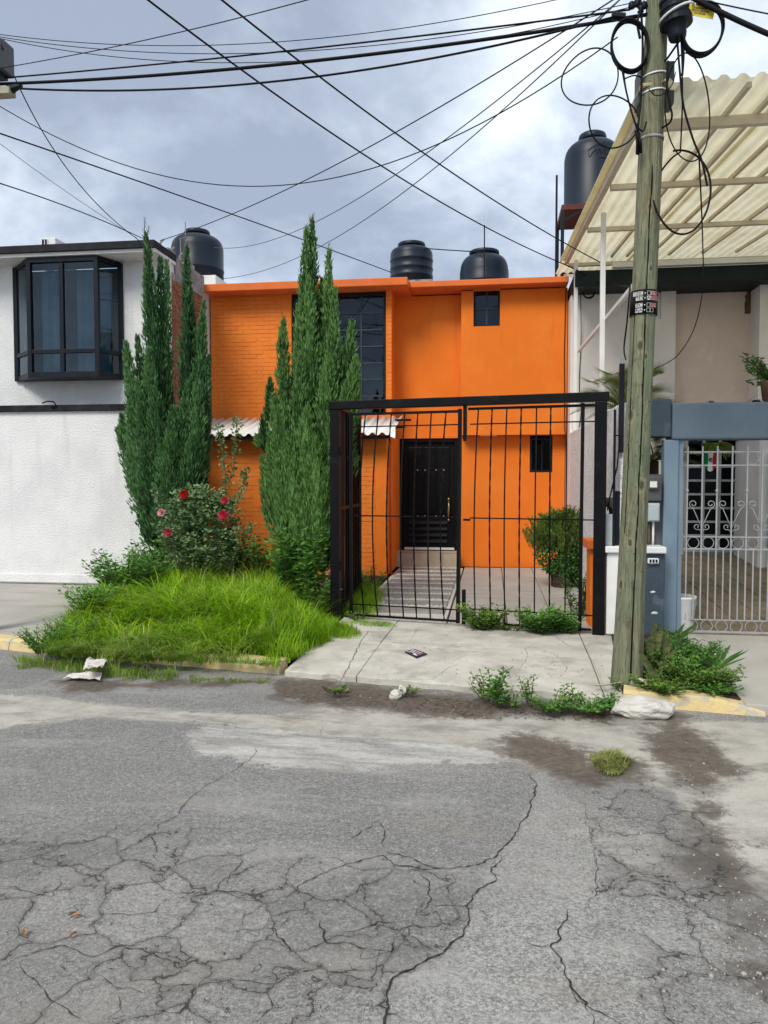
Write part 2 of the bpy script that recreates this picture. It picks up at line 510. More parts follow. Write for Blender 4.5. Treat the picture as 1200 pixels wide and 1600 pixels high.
    b.l.new(b.voro(wv.outputs[0], 3.1).outputs['Color'], cellv.inputs[0])
    crz = mask('craze', .3, .08)
    col = b.mix(b.math('MULTIPLY', crz, b.mr(cellv.outputs[0], 0., 1., 0., .34, smooth=False)), col, (.12, .115, .108))
    col = b.mix(b.math('MULTIPLY', crz, b.mr(e1, .0, .085, .42, 0.)), col, (.09, .083, .074))
    col = b.mix(b.math('MULTIPLY', crz, b.math('MULTIPLY', b.mr(b.noise(v, 1.5, 6, .6), .54, .70), .32)), col, (.33, .295, .23))
    crk_a = b.math('LESS_THAN', e1, wid)
    crk_b = b.math('MULTIPLY', b.math('LESS_THAN', e2, b.math('MULTIPLY', wid, .9)), b.mr(n2, .44, .52))
    crk = b.math('MULTIPLY', b.math('MAXIMUM', crk_a, crk_b), mask('craze', .3, .05))
    crk = b.math('MULTIPLY', crk, b.mr(b.noise(v, 2.3, 3), .22, .36))
    col = b.mix(b.math('MULTIPLY', crk, .82), col, (.04, .037, .033))
    # scattered pale chips and dark pits
    ch = b.voro(v, 26)
    col = b.mix(b.math('MULTIPLY', b.math('LESS_THAN', ch.outputs['Distance'], .075), b.mr(b.noise(v, 2.1, 4), .50, .60)), col, (.60, .58, .54))
    hgt = b.math('ADD', b.math('MULTIPLY', aggv.outputs[0], .3), b.math('MULTIPLY', n3, .6))
    hgt = b.math('SUBTRACT', hgt, b.math('MULTIPLY', crk, 1.2))
    nrm = b.bump(hgt, .55, .012)
    nrm = b.bump(n2, .35, .03, nrm)
    b.out(col, b.mr(dirt, 0., 1., .9, .75), .25, 0., nrm)
    return m


M['road'] = road_mat()
M['crack'] = surf('crack_fill', (.050, .045, .040), (.028, .025, .022), 40, 1., .05, 0)
M['crack_pale'] = surf('slab_crack_fill', (.13, .115, .095), (.07, .062, .05), 30, 1., .05, 0)

# ------------------------------------------------------------------ mesh helpers
WL = {}                                   # world location of every object made here


def bev_mod(o, w, seg=2):
    md = o.modifiers.new('bevel', 'BEVEL')
    md.width = w
    md.segments = seg
    md.limit_method = 'ANGLE'
    md.angle_limit = math.radians(40)


class MB:
    def __init__(s):
        s.v, s.f = [], []

    def add(s, verts, faces):
        o = len(s.v)
        s.v.extend([tuple(p) for p in verts])
        s.f.extend([tuple(i + o for i in f) for f in faces])
        return s

    def box(s, x0, x1, y0, y1, z0, z1):
        return s.add([(x0, y0, z0), (x1, y0, z0), (x1, y1, z0), (x0, y1, z0), (x0, y0, z1), (x1, y0, z1), (x1, y1, z1), (x0, y1, z1)],
                     [(3, 2, 1, 0), (4, 5, 6, 7), (0, 1, 5, 4), (1, 2, 6, 5), (2, 3, 7, 6), (3, 0, 4, 7)])

    def bar(s, a, b, w, h=None, up=(0, 0, 1)):
        """A square bar from a to b."""
        h = h or w
        a, b = Vector(a), Vector(b)
        d = (b - a).normalized()
        upv = Vector(up)
        if abs(d.dot(upv)) > .95:
            upv = Vector((0, 1, 0))
        x = d.cross(upv).normalized()
        y = x.cross(d).normalized()
        ps = []
        for q in (a, b):
            for sx, sy in ((-1, -1), (1, -1), (1, 1), (-1, 1)):
                ps.append(q + x * (sx * w / 2) + y * (sy * h / 2))
        return s.add(ps, [(0, 1, 2, 3), (7, 6, 5, 4), (0, 4, 5, 1), (1, 5, 6, 2), (2, 6, 7, 3), (3, 7, 4, 0)])

    def tube(s, pts, r, n=6, twist=0., caps=True, closed=False):
        pts = [Vector(p) for p in pts]
        m = len(pts)
        rs = r if isinstance(r, (list, tuple)) else [r] * m
        vs_, fs = [], []
        ref = None
        for i, p in enumerate(pts):
            if closed:
                d = (pts[(i + 1) % m] - pts[i - 1]).normalized()
            else:
                d = (pts[min(i + 1, m - 1)] - pts[max(i - 1, 0)]).normalized()
            if ref is None:
                ref = Vector((0, 0, 1)) if abs(d.z) < .9 else Vector((0, 1, 0))
            x = ref.cross(d)
            if x.length < 1e-5:
                x = Vector((1, 0, 0)).cross(d)
            x.normalize()
            y = d.cross(x).normalized()
            ref = y
            for k in range(n):
                a = 2 * math.pi * k / n + twist * i + math.pi / n
                vs_.append(p + (x * math.cos(a) + y * math.sin(a)) * rs[i])
        for i in range(m if closed else m - 1):
            j = (i + 1) % m
            for k in range(n):
                k2 = (k + 1) % n
                fs.append((i * n + k, i * n + k2, j * n + k2, j * n + k))
        if caps and not closed:
            fs.append(tuple(range(n - 1, -1, -1)))
            fs.append(tuple((m - 1) * n + k for k in range(n)))
        return s.add(vs_, fs)

    def lathe(s, prof, n=32, c=(0, 0, 0), caps=True):
        vs_, fs = [], []
        for r, z in prof:
            for k in range(n):
                a = 2 * math.pi * k / n
                vs_.append((c[0] + r * math.cos(a), c[1] + r * math.sin(a), c[2] + z))
        for i in range(len(prof) - 1):
            for k in range(n):
                k2 = (k + 1) % n
                fs.append((i * n + k, i * n + k2, (i + 1) * n + k2, (i + 1) * n + k))
        if caps:
            fs.append(tuple(range(n - 1, -1, -1)))
            fs.append(tuple((len(prof) - 1) * n + k for k in range(n)))
        return s.add(vs_, fs)

    def prism(s, poly, z0, z1):
        n = len(poly)
        vs_ = [(p[0], p[1], z0) for p in poly] + [(p[0], p[1], z1) for p in poly]
        return s.add(vs_, [tuple(range(n - 1, -1, -1)), tuple(range(n, 2 * n))] + [(k, (k + 1) % n, n + (k + 1) % n, n + k) for k in range(n)])

    def mesh(s, name, c=(0, 0, 0)):
        me = bpy.data.meshes.new(name)
        me.from_pydata([(p[0] - c[0], p[1] - c[1], p[2] - c[2]) for p in s.v], [], s.f)
        me.update()
        return me

    def build(s, name, mat, parent=None, smooth=False, bevel=0., seg=2, local=False):
        """ONE mesh object, its origin at its middle; vertices are world coordinates unless local."""
        a = np.array(s.v)
        c = (a.min(0) + a.max(0)) / 2
        me = s.mesh(name, c)
        o = bpy.data.objects.new(name, me)
        COL.objects.link(o)
        me.materials.append(M[mat] if isinstance(mat, str) else mat)
        loc = Vector(c)
        WL[o.name] = loc
        if parent is not None:
            o.parent = parent
            o.location = loc if (local and parent.type == 'EMPTY') else loc - WL[parent.name]
        else:
            o.location = loc
        if smooth:
            me.polygons.foreach_set('use_smooth', [True] * len(me.polygons))
        if bevel:
            bev_mod(o, bevel, seg)
        return o


def tag(o, label=None, cat=None, group=None, kind=None):
    if label:
        o['label'] = label
    if cat:
        o['category'] = cat
    if group:
        o['group'] = group
    if kind:
        o['kind'] = kind
    return o


def thing(name, label, cat, loc=(0, 0, 0), rz=0., group=None):
    o = bpy.data.objects.new(name, None)
    COL.objects.link(o)
    o.location = loc
    o.rotation_euler = (0, 0, rz)
    o.empty_display_size = .2
    WL[o.name] = Vector(loc) if not rz else Vector((0, 0, 0))
    return tag(o, label, cat, group)


def inst(src, name, parent, world_loc, scale=None, rot=None):
    o = src.copy()
    o.name = name
    COL.objects.link(o)
    o.parent = parent
    o.location = Vector(world_loc) - (WL[parent.name] if parent else Vector())
    if scale:
        o.scale = scale
    if rot:
        o.rotation_euler = rot
    WL[o.name] = Vector(world_loc)
    return o


# ------------------------------------------------------------------ the setting: road, kerb, pavement
RZ = -0.08                                     # road level below the pavement
K0, K1 = Vector((-4.75, 6.99, 0)), Vector((1.98, 5.74, 0))     # foot of the kerb
KD = (K1 - K0).normalized()
KN = Vector((-KD.y, KD.x, 0))                  # away from the road
KROT = math.atan2(KD.y, KD.x)


def kline(s, d=0., z=0.):
    p = K0 + KD * s + KN * d
    return Vector((p.x, p.y, z))


def roadpoly(px, z=RZ):
    return np.array([[*gnd(u, v, z).xy] for u, v in px])


def sdf(P, poly):
    """Signed distance (positive inside) from points P to a polygon."""
    d = np.full(len(P), 1e9)
    inside = np.zeros(len(P), bool)
    n = len(poly)
    for i in range(n):
        a, b = poly[i], poly[(i + 1) % n]
        ab = b - a
        t = np.clip(((P - a) @ ab) / (ab @ ab + 1e-12), 0, 1)
        d = np.minimum(d, np.linalg.norm(P - (a + t[:, None] * ab), axis=1))
        c = ((a[1] > P[:, 1]) != (b[1] > P[:, 1]))
        with np.errstate(divide='ignore', invalid='ignore'):
            xi = (b[0] - a[0]) * (P[:, 1] - a[1]) / (b[1] - a[1]) + a[0]
        inside ^= c & (P[:, 0] < xi)
    return np.where(inside, d, -d)


def build_road():
    xs = np.arange(-6.6, 4.2, .035)
    ys = np.arange(1.3, 7.6, .035)
    X, Y = np.meshgrid(xs, ys)
    nx, ny = len(xs), len(ys)
    P = np.stack([X.ravel(), Y.ravel()], 1)
    regions = {
        'dirt': ([[(418, 1060), (470, 1058), (600, 1072), (760, 1090), (960, 1104), (965, 1128), (900, 1118), (800, 1112), (740, 1124), (640, 1118), (560, 1108), (480, 1098), (430, 1085)],
                  [(780, 1152), (820, 1142), (850, 1152), (920, 1172), (935, 1190), (1000, 1180), (1010, 1205), (960, 1225), (900, 1222), (850, 1200), (800, 1180)],
                  [(1015, 1130), (1060, 1115), (1100, 1150), (1125, 1180), (1180, 1215), (1130, 1215), (1090, 1230), (1060, 1210), (1010, 1180)],
                  [(1080, 1245), (1110, 1240), (1130, 1280), (1175, 1330), (1180, 1360), (1200, 1400), (1150, 1400), (1080, 1360), (1050, 1345), (1085, 1310)],
                  [(1150, 1420), (1200, 1410), (1200, 1560), (1170, 1520), (1140, 1470)],
                  [(90, 1062), (180, 1064), (420, 1062), (420, 1068), (180, 1076), (110, 1080)]], .10),
        'conc': ([[(-80, 1083), (60, 1088), (180, 1103), (300, 1112), (420, 1116), (520, 1100), (620, 1112), (760, 1120), (960, 1124), (1220, 1130), (1900, 1150), (1900, 1420), (1500, 1450), (1220, 1420), (1150, 1360), (1090, 1290), (1040, 1235),
                   (960, 1210), (830, 1200), (760, 1170), (620, 1155), (450, 1140), (300, 1128), (150, 1122), (60, 1130), (-80, 1150)]], .06),
        'wash': ([[(280, 1150), (350, 1128), (560, 1135), (800, 1160), (820, 1190), (700, 1195), (600, 1200), (520, 1208), (430, 1200), (380, 1190), (300, 1178)],
                  [(860, 1290), (960, 1270), (1060, 1300), (1080, 1350), (1040, 1380), (940, 1345)],
                  [(300, 1310), (370, 1295), (480, 1300), (420, 1320), (330, 1328)],
                  [(0, 1320), (40, 1318), (30, 1330), (0, 1332)],
                  [(1075, 1225), (1210, 1200), (1210, 1330), (1150, 1290)], [(-60, 1085), (60, 1092), (280, 1112), (300, 1124), (60, 1110), (-60, 1112)]], .08),
        'smooth': ([[(430, 1400), (600, 1345), (700, 1362), (770, 1362), (735, 1415), (725, 1460), (610, 1535), (560, 1500), (450, 1470)],
                    [(-60, 1170), (120, 1120), (300, 1130), (380, 1190), (560, 1210), (830, 1205), (836, 1240), (800, 1310), (755, 1352), (600, 1332), (480, 1310), (250, 1330), (-60, 1390)],
                    [(-60, 1042), (95, 1052), (30, 1078), (-60, 1080)], [(140, 1082), (420, 1084), (470, 1100), (300, 1108), (180, 1098)]], .05),
        'pale': ([[(836, 1212), (842, 1250), (806, 1314), (762, 1358), (742, 1415), (728, 1462), (694, 1494), (618, 1534), (606, 1640), (960, 1640), (885, 1500), (935, 1380), (915, 1262)]], .035),
        'rough': ([[(600, 1600), (700, 1490), (760, 1410), (960, 1395), (1060, 1390), (1160, 1430), (1210, 1500), (1210, 1640), (600, 1640)],
                   [(930, 1240), (1040, 1240), (1030, 1290), (930, 1350)]], .18),
        'craze': ([[(-80, 1330), (120, 1300), (260, 1290), (420, 1350), (600, 1345), (760, 1380), (720, 1470), (610, 1540), (590, 1640), (-80, 1640)],
                   [(930, 1230), (1100, 1220), (1210, 1420), (1210, 1640), (1060, 1640), (950, 1420)]], .12),
    }
    attrs = {}
    for k, (polys, soft) in regions.items():
        a = np.full(len(P), -9.)
        for pl in polys:
            a = np.maximum(a, sdf(P, roadpoly(pl)))
        attrs[k] = np.clip(.5 + a / (2 * soft) * .5, 0, 1)
        if k == 'wash':
            first = np.clip(.5 + sdf(P, roadpoly(polys[0])) / (2 * soft) * .5, 0, 1)
            attrs[k] = np.maximum(first * .92, attrs[k] * .56)
    # gentle unevenness and the sunken broken patch
    z = np.full(len(P), RZ)
    for i in range(len(P)):
        z[i] += .010 * mnoise.noise((P[i, 0] * .9, P[i, 1] * .9, 1.)) + .004 * mnoise.noise((P[i, 0] * 4, P[i, 1] * 4, 3.))
    z += attrs['dirt'] * -.004
    edge = np.minimum.reduce([P[:, 0] - xs[0], xs[-1] - P[:, 0], P[:, 1] - ys[0], ys[-1] - P[:, 1]])
    z = RZ + (z - RZ) * np.clip(edge / .4, 0, 1)
    verts = [(P[i, 0], P[i, 1], z[i]) for i in range(len(P))]
    faces = [(j * nx + i, j * nx + i + 1, (j + 1) * nx + i + 1, (j + 1) * nx + i) for j in range(ny - 1) for i in range(nx - 1)]
    B = 400.
    x0, x1, y0, y1 = xs[0], xs[-1], ys[0], ys[-1]
    o = len(verts)
    verts += [(-B, -B, RZ), (B, -B, RZ), (B, B, RZ), (-B, B, RZ)]
    c00, c10, c11, c01 = 0, nx - 1, ny * nx - 1, (ny - 1) * nx
    faces += [tuple([o, o + 1, c10] + list(range(nx - 2, -1, -1))),
              tuple([o + 1, o + 2, c11] + [j * nx + nx - 1 for j in range(ny - 2, -1, -1)]),
              tuple([o + 2, o + 3, c01] + [(ny - 1) * nx + i for i in range(1, nx)]),
              tuple([o + 3, o, c00] + [j * nx for j in range(1, ny)])]
    me = bpy.data.meshes.new('road')
    me.from_pydata(verts, [], faces)
    me.update()
    for k, a in attrs.items():
        at = me.attributes.new(k, 'FLOAT', 'POINT')
        at.data.foreach_set('value', np.concatenate([a, np.zeros(4)]).astype(np.float32))
    me.materials.append(M['road'])
    me.polygons.foreach_set('use_smooth', [True] * len(me.polygons))
    ob = bpy.data.objects.new('road', me)
    COL.objects.link(ob)
    return tag(ob, 'cracked grey asphalt road with dirt stains in front of the houses', 'road', kind='structure')


ROAD = build_road()


def road_z(x, y):
    return RZ + .010 * mnoise.noise((x * .9, y * .9, 1.)) + .004 * mnoise.noise((x * 4, y * 4, 3.))


def pave_z(x, y):
    """Top of the apron: it falls towards its front edge."""
    d = (Vector((x, y, 0)) - K0).dot(KN)
    return -.030 + .030 * max(0, min(1, d / 1.25)) + .001


def ribbons(name, lines, mat, zf, w=.012, label=None, parent=None):
    """Jagged-edged open cracks lying along measured lines."""
    mb = MB()
    for ln in lines:
        ww = w
        if isinstance(ln, tuple):
            ln, ww = ln[0], ln[1]
        pts = [gnd(u, v, 0 if zf is None else RZ) for u, v in ln]
        fine_ = []
        for a, b in zip(pts, pts[1:]):
            n = max(2, int((b - a).length / .018))
            for k in range(n):
                fine_.append(a.lerp(b, k / n))
        fine_.append(pts[-1])
        N = len(fine_)
        off = len(mb.v)
        for i, p in enumerate(fine_):
            d = (fine_[min(i + 1, N - 1)] - fine_[max(i - 1, 0)])
            d.z = 0
            d.normalize()
            nrm = Vector((-d.y, d.x, 0))
            wob = .009 * mnoise.noise((p.x * 48, p.y * 48, 5)) + .016 * mnoise.noise((p.x * 19, p.y * 19, 2)) + .012 * mnoise.noise((p.x * 7, p.y * 7, 2))
            env = min(1, i / 5 + .12, (N - 1 - i) / 5 + .12)
            h1 = ww * .55 * env * (.12 + .88 * abs(mnoise.noise((p.x * 35, p.y * 35, 9))) * 1.7)
            h2 = ww * .55 * env * (.12 + .88 * abs(mnoise.noise((p.x * 35, p.y * 35, 19))) * 1.7)
            q = p + nrm * wob
            z = (road_z(q.x, q.y) + .0045) if zf is not None else pave_z(q.x, q.y) + .004
            mb.v.append((q.x + nrm.x * h1, q.y + nrm.y * h1, z))
            mb.v.append((q.x - nrm.x * h2, q.y - nrm.y * h2, z))
        for i in range(N - 1):
            mb.f.append((off + 2 * i, off + 2 * i + 1, off + 2 * i + 3, off + 2 * i + 2))
    o = mb.build(name, mat, parent)
    o['kind'] = 'stuff'
    if label:
        tag(o, label, 'cracks')
    return o


CR = [
    ([(824, 1208), (838, 1225), (835, 1245), (825, 1270), (812, 1290), (800, 1310), (780, 1330), (755, 1350), (700, 1358), (660, 1352), (640, 1340), (600, 1330)], .010),
    ([(600, 1330), (598, 1318), (604, 1300), (590, 1282), (575, 1295), (540, 1318)], .006),
    ([(790, 1335), (770, 1360), (775, 1375), (745, 1395), (733, 1415), (732, 1440), (720, 1465), (690, 1490), (650, 1510), (615, 1530), (602, 1550), (600, 1625)], .011),
    ([(430, 1405), (450, 1402), (475, 1380), (505, 1365), (530, 1355), (575, 1342), (598, 1338), (615, 1352), (650, 1357), (700, 1360)], .010),
    ([(655, 1365), (668, 1380), (675, 1392), (672, 1410), (660, 1425), (648, 1432)], .009),
    ([(675, 1390), (712, 1380), (715, 1370)], .007), ([(675, 1415), (705, 1418), (740, 1415)], .008),
    ([(672, 1410), (650, 1425), (650, 1433), (675, 1432), (680, 1425), (690, 1445), (720, 1452)], .005),
    ([(636, 1443), (637, 1465), (660, 1478), (678, 1492)], .007),
    ([(500, 1450), (510, 1475), (545, 1475), (570, 1485), (610, 1488), (620, 1470), (637, 1462)], .009),
    ([(525, 1462), (560, 1455), (590, 1442), (635, 1443)], .008), ([(563, 1480), (563, 1500), (610, 1490)], .006),
    ([(500, 1515), (540, 1528), (585, 1535), (590, 1500)], .006), ([(540, 1570), (590, 1574), (602, 1580)], .006),
    ([(885, 1418), (888, 1435), (873, 1455), (878, 1468), (862, 1482), (880, 1500), (885, 1530), (900, 1550), (915, 1575), (940, 1585), (980, 1605)], .011),
    ([(862, 1482), (830, 1480), (810, 1465)], .006), ([(880, 1525), (868, 1510), (850, 1495)], .004),
    ([(885, 1535), (900, 1560), (925, 1590), (930, 1620)], .006),
    ([(912, 1262), (920, 1290), (928, 1330), (935, 1360), (930, 1395), (912, 1430)], .005),
    ([(400, 1165), (398, 1180), (383, 1192), (345, 1215), (300, 1245), (285, 1260), (275, 1277), (252, 1290), (235, 1310), (243, 1325), (243, 1345), (255, 1353)], .006),
    ([(375, 1330), (375, 1350), (360, 1370), (350, 1395)], .006),
    ([(228, 1370), (200, 1380), (175, 1400), (160, 1410)], .006), ([(228, 1370), (245, 1385), (275, 1398), (350, 1395), (420, 1400)], .006),
    ([(370, 1457), (385, 1430), (440, 1404)], .006), ([(430, 1455), (445, 1440), (457, 1425)], .008),
    ([(370, 1457), (430, 1452), (452, 1480), (453, 1495)], .007), ([(490, 1430), (505, 1455), (507, 1475)], .008),
    ([(0, 1520), (30, 1500), (95, 1480), (145, 1500), (190, 1480), (260, 1505), (290, 1507), (320, 1490)], .007),
    ([(140, 1430), (200, 1434), (240, 1425), (270, 1400)], .005), ([(0, 1385), (40, 1398), (80, 1405), (95, 1385), (102, 1368)], .006),
    ([(20, 1505), (60, 1540), (75, 1562), (110, 1585), (130, 1600)], .006), ([(60, 1540), (100, 1530), (140, 1510)], .005),
    ([(245, 1540), (310, 1540), (300, 1560), (280, 1583), (230, 1578)], .007), ([(0, 1480), (25, 1470), (50, 1445)], .005),
    ([(145, 1520), (180, 1545), (225, 1552), (245, 1540)], .005), ([(180, 1545), (190, 1580), (160, 1600)], .005),
    ([(310, 1540), (360, 1530), (420, 1540), (460, 1520), (500, 1515)], .006), ([(420, 1540), (425, 1575), (400, 1600)], .006),
    ([(120, 1350), (160, 1335), (200, 1308), (240, 1280)], .003), ([(0, 1343), (50, 1340), (110, 1320), (170, 1285)], .003),
    ([(345, 1135), (372, 1118), (385, 1108)], .003), ([(500, 1150), (505, 1135), (512, 1128)], .004),
    ([(120, 1112), (300, 1128), (420, 1142), (600, 1165)], .004), ([(380, 1112), (480, 1124), (620, 1138)], .003),
]
ribbons('asphalt_cracks', CR, 'crack', 1, label='dark open cracks running through the asphalt of the road')

# --- pavement level: one slab behind the kerb line, cut for nothing; its pieces lie on it
gl = MB()
gl.prism([kline(-12, .16), kline(18, .16), (40, 60), (-40, 60)], -.3, -.065)
tag(gl.build('ground', 'soil'), 'bare earth below the pavements and the house plots', 'ground', kind='structure')


def slabs(name, label, polys, mat, z0=-.1, z1=0., bevel=.008, holder=None):
    """A paved surface: each concrete slab is a piece of its own with open joints."""
    root = tag(thing(name, label, 'pavement'), kind='structure')
    for k, pl in enumerate(polys):
        c = sum((Vector((p[0], p[1])) for p in pl), Vector((0, 0))) / len(pl)
        pl2 = [c + (Vector((p[0], p[1])) - c) * (1 - .004 / max(.1, (Vector((p[0], p[1])) - c).length)) for p in pl]
        dz = rng.uniform(-.005, .003)
        n = len(pl2)
        vs_ = [(q.x, q.y, z0) for q in pl2] + [(q.x, q.y, (p[2] if len(p) > 2 else z1) + dz) for p, q in zip(pl, pl2)]
        mb = MB().add(vs_, [tuple(range(n - 1, -1, -1)), tuple(range(n, 2 * n))] + [(i, (i + 1) % n, n + (i + 1) % n, n + i) for i in range(n)])
        mb.build('concrete_slab', mat, root, bevel=bevel)
    return root


GP = Vector((-1.81, 8.81, 0))                  # left gate post
GROT = math.radians(-10.8)
GX = Vector((math.cos(GROT), math.sin(GROT), 0))
GN = Vector((-GX.y, GX.x, 0))
J = [-1.78, -1.12, .86]                    # joints of the drive apron


def on_k(x, d=0.):                             # point of the kerb line at this x
    t = (x - K0.x) / KD.x
    return (K0.x + KD.x * t + KN.x * d, K0.y + KD.y * t + KN.y * d)


def on_g(x):
    t = (x - GP.x) / GX.x
    return (x, GP.y + GX.y * t + .05)


ap = []


def edge_front(a, b):
    """The chipped front edge of a slab along the kerb line."""
    out = []
    n = 13
    for k in range(n + 1):
        x = a + (b - a) * k / n
        j = 0 if k in (0, n) else rng.uniform(-.012, .016) - (.05 if rng.random() < .07 else 0)
        p = on_k(x, -.005 - j)
        out.append((p[0], p[1], -.030 + rng.uniform(-.004, .004)))
    return out


for a, b in zip(J, J[1:]):
    am, bm = (on_k(a)[1] * .52 + on_g(a)[1] * .48), (on_k(b)[1] * .52 + on_g(b)[1] * .48)
    ap.append(edge_front(a, b) + [(b + .03, bm), (a + .03, am)])
    ap.append([(a + .03, am), (b + .03, bm), on_g(b + .06), on_g(a + .06)])
ap.append(edge_front(.865, .99) + [(1.06, 6.3, -.012), (1.12, 7.0, 0), (1.24, 8.2, 0), (on_g(.925)[0], on_g(.925)[1], 0), (.895, on_k(.86)[1] * .52 + on_g(.86)[1] * .48, 0)])
slabs('sidewalk', 'pale cracked concrete apron between the kerb and the black gate', ap, 'concrete')
slabs('driveway', 'smooth grey concrete in front of the tall white garage wall',
      [[on_k(-9.6, .25), on_k(-7.3, .25), (-7.2, 11.05), (-9.6, 11.05)], [on_k(-7.3, .25), on_k(-5.2, .25), (-5.2, 11.05), (-7.2, 11.05)],
       [on_k(-5.2, .25), on_k(-4.1, .25), (-4.3, 9.2), (-5.2, 9.2)]], 'conc_left')
slabs('ramp', 'grey concrete ramp in front of the neighbour\'s scrollwork gate',
      [[(1.83, 5.83), (4.2, 5.40), (4.2, 8.42), (1.97, 8.42)], [(4.2, 5.40), (6.6, 4.96), (6.6, 8.42), (4.2, 8.42)]], 'conc_ramp')
CRS = [([(530, 1066), (538, 1048), (549, 1030), (562, 1005), (577, 985)], .012), ([(600, 1003), (640, 1006), (760, 1008), (830, 1013), (866, 1010)], .0055),
       ([(618, 1057), (676, 1057), (686, 1050), (702, 1040), (720, 1035)], .0055), ([(860, 990), (880, 1003), (890, 1012)], .006), ([(858, 1018), (876, 1030), (884, 1042), (884, 1050)], .006),
       ([(700, 1035), (735, 1020), (772, 1012)], .005), ([(810, 1045), (825, 1025), (820, 1015), (835, 1005)], .005), ([(640, 1005), (648, 990), (652, 980)], .005),
       ([(682, 1085), (683, 1076), (690, 1070)], .004), ([(704, 1088), (706, 1080)], .004), ([(440, 1058), (500, 1055), (540, 1060)], .003)]
ribbons('pavement_cracks', CRS, 'crack_pale', None, label='thin cracks in the pale concrete apron before the gate')

# kerb stones, painted yellow where the photo shows paint


def kerb(name, label, s0, s1, mat, h=.045, w=.19, worn=0.):
    root = tag(thing(name, label, 'kerb', kline((s0 + s1) / 2)), kind='structure')
    n = max(1, round((s1 - s0) / .95))
    for i in range(n):
        a, b = s0 + (s1 - s0) * i / n + .004, s0 + (s1 - s0) * (i + 1) / n - .004
        sec = [(0, -.14), (.035, h * .80 - .08 + .05), (.07, h - .08 + .06), (w, h - .08 + .065), (w, -.14)]
        mb = MB()
        m = 12
        vs_ = []
        for q in range(m + 1):
            t = a + (b - a) * q / m
            fall = 1.
            for d, z in sec:
                jz = .007 * mnoise.noise((t * 6, d * 30, 3)) if z > -.1 else 0
                jd = .010 * mnoise.noise((t * 5, z * 20, 8)) if z > -.1 else 0
                zz_ = z
                if worn and z > -.1 and t > s1 - worn:
                    zz_ = z - .07 * (t - s1 + worn) / worn
                vs_.append(kline(t, d + jd, zz_ + jz))
        L = len(sec)
        fs = [(q * L + k, (q + 1) * L + k, (q + 1) * L + (k + 1) % L, q * L + (k + 1) % L) for q in range(m) for k in range(L)]
        fs += [tuple(range(L)), tuple(m * L + k for k in range(L - 1, -1, -1))]
        mb.add(vs_, fs)
        mb.build('kerbstone', mat, root, smooth=False)
    return root


def s_at(u, v, z=-.08):
    p = gnd(u, v, z)
    return (p - K0).dot(KD)


kerb('kerb', 'worn yellow painted kerb along the grass verge', -4.0, s_at(418, 1064), 'yellow')
kerb('kerb', 'short worn yellow kerb stone to the right of the wooden pole', s_at(972, 1112), s_at(1200, 1126), 'yellow', worn=.35)

# verge: a low mound of soil under the grass
VERGE_PX = [(45, 1012), (120, 1030), (250, 1038), (405, 1048), (455, 1030), (548, 1002), (546, 985), (500, 968), (455, 930), (330, 880), (240, 886), (170, 915), (100, 965), (55, 1005)]
VERGE = np.array([[*gnd(u, v, 0).xy] for u, v in VERGE_PX])


def verge_h(P):
    """Height of the soil at points P, and how far inside the verge they lie (behind the kerb)."""
    d = np.minimum(sdf(P, VERGE), (P - np.array(K0.xy)) @ np.array(KN.xy) - .20)
    d = np.minimum(d, -1.80 - P[:, 0] + np.clip(P[:, 1] - 8.75, 0, 9) * 9)
    h = np.clip((d + .05) / .7, 0, 1)
    return -.012 + .20 * h * h * (3 - 2 * h), d


def build_verge():
    xs = np.arange(-5.6, -.8, .06)
    ys = np.arange(5.9, 13.0, .06)
    X, Y = np.meshgrid(xs, ys)
    P = np.stack([X.ravel(), Y.ravel()], 1)
    H, d = verge_h(P)
    keep = d > -.05
    idx = -np.ones(len(P), int)
    idx[keep] = np.arange(keep.sum())
    vs_ = []
    for p, z in zip(P[keep], H[keep]):
        vs_.append((p[0], p[1], z + .15 * (z + .012) * mnoise.noise((p[0] * 3, p[1] * 3, 0))))
    nx = len(xs)
    fs = []
    for j in range(len(ys) - 1):
        for i in range(nx - 1):
            q = [idx[j * nx + i], idx[j * nx + i + 1], idx[(j + 1) * nx + i + 1], idx[(j + 1) * nx + i]]
            if min(q) >= 0:
                fs.append(tuple(q))
    o = MB().add(vs_, fs).build('verge', 'soil', smooth=True)
    return tag(o, 'low mound of dark soil under the grass beside the kerb', 'verge', kind='structure')


build_verge()


def verge_z(x, y):
    return float(verge_h(np.array([[x, y]]))[0][0])


# planting bed beside the pole, on the right
bedp = [(1.0, 6.03), (1.83, 5.93), (1.87, 6.55), (1.95, 8.30), (1.25, 8.30), (1.1, 7.0)]
tag(MB().prism(bedp, -.1, .012).build('planting_bed', 'soil', bevel=.01), 'bare soil bed beside the pole, before the slate blue pillar', 'soil', kind='structure')

# ------------------------------------------------------------------ paths of the orange house
PATH_L, PATH_R = -1.66, -.52
rt = tag(thing('path', 'stepping path of grey slabs and white pebble strips to the dark door', 'path'), kind='structure')
MB().prism([(PATH_L - .02, 9.2), (PATH_R, 8.95), (PATH_R, 14.1), (PATH_L - .02, 14.1)], -.1, -.006).build('gravel_bed', 'pebble', rt)
y = 9.25
k = 0
while y < 14.0:
    L = .40
    xl = -1.40 if y < 10.2 else -1.62
    MB().box(xl + rng.uniform(-.02, .02), PATH_R - .04, y, min(y + L, 14.05), -.08, .012 + rng.uniform(-.004, .006)).build('paving_slab', 'path_slab', rt, bevel=.015)
    y += L + .13
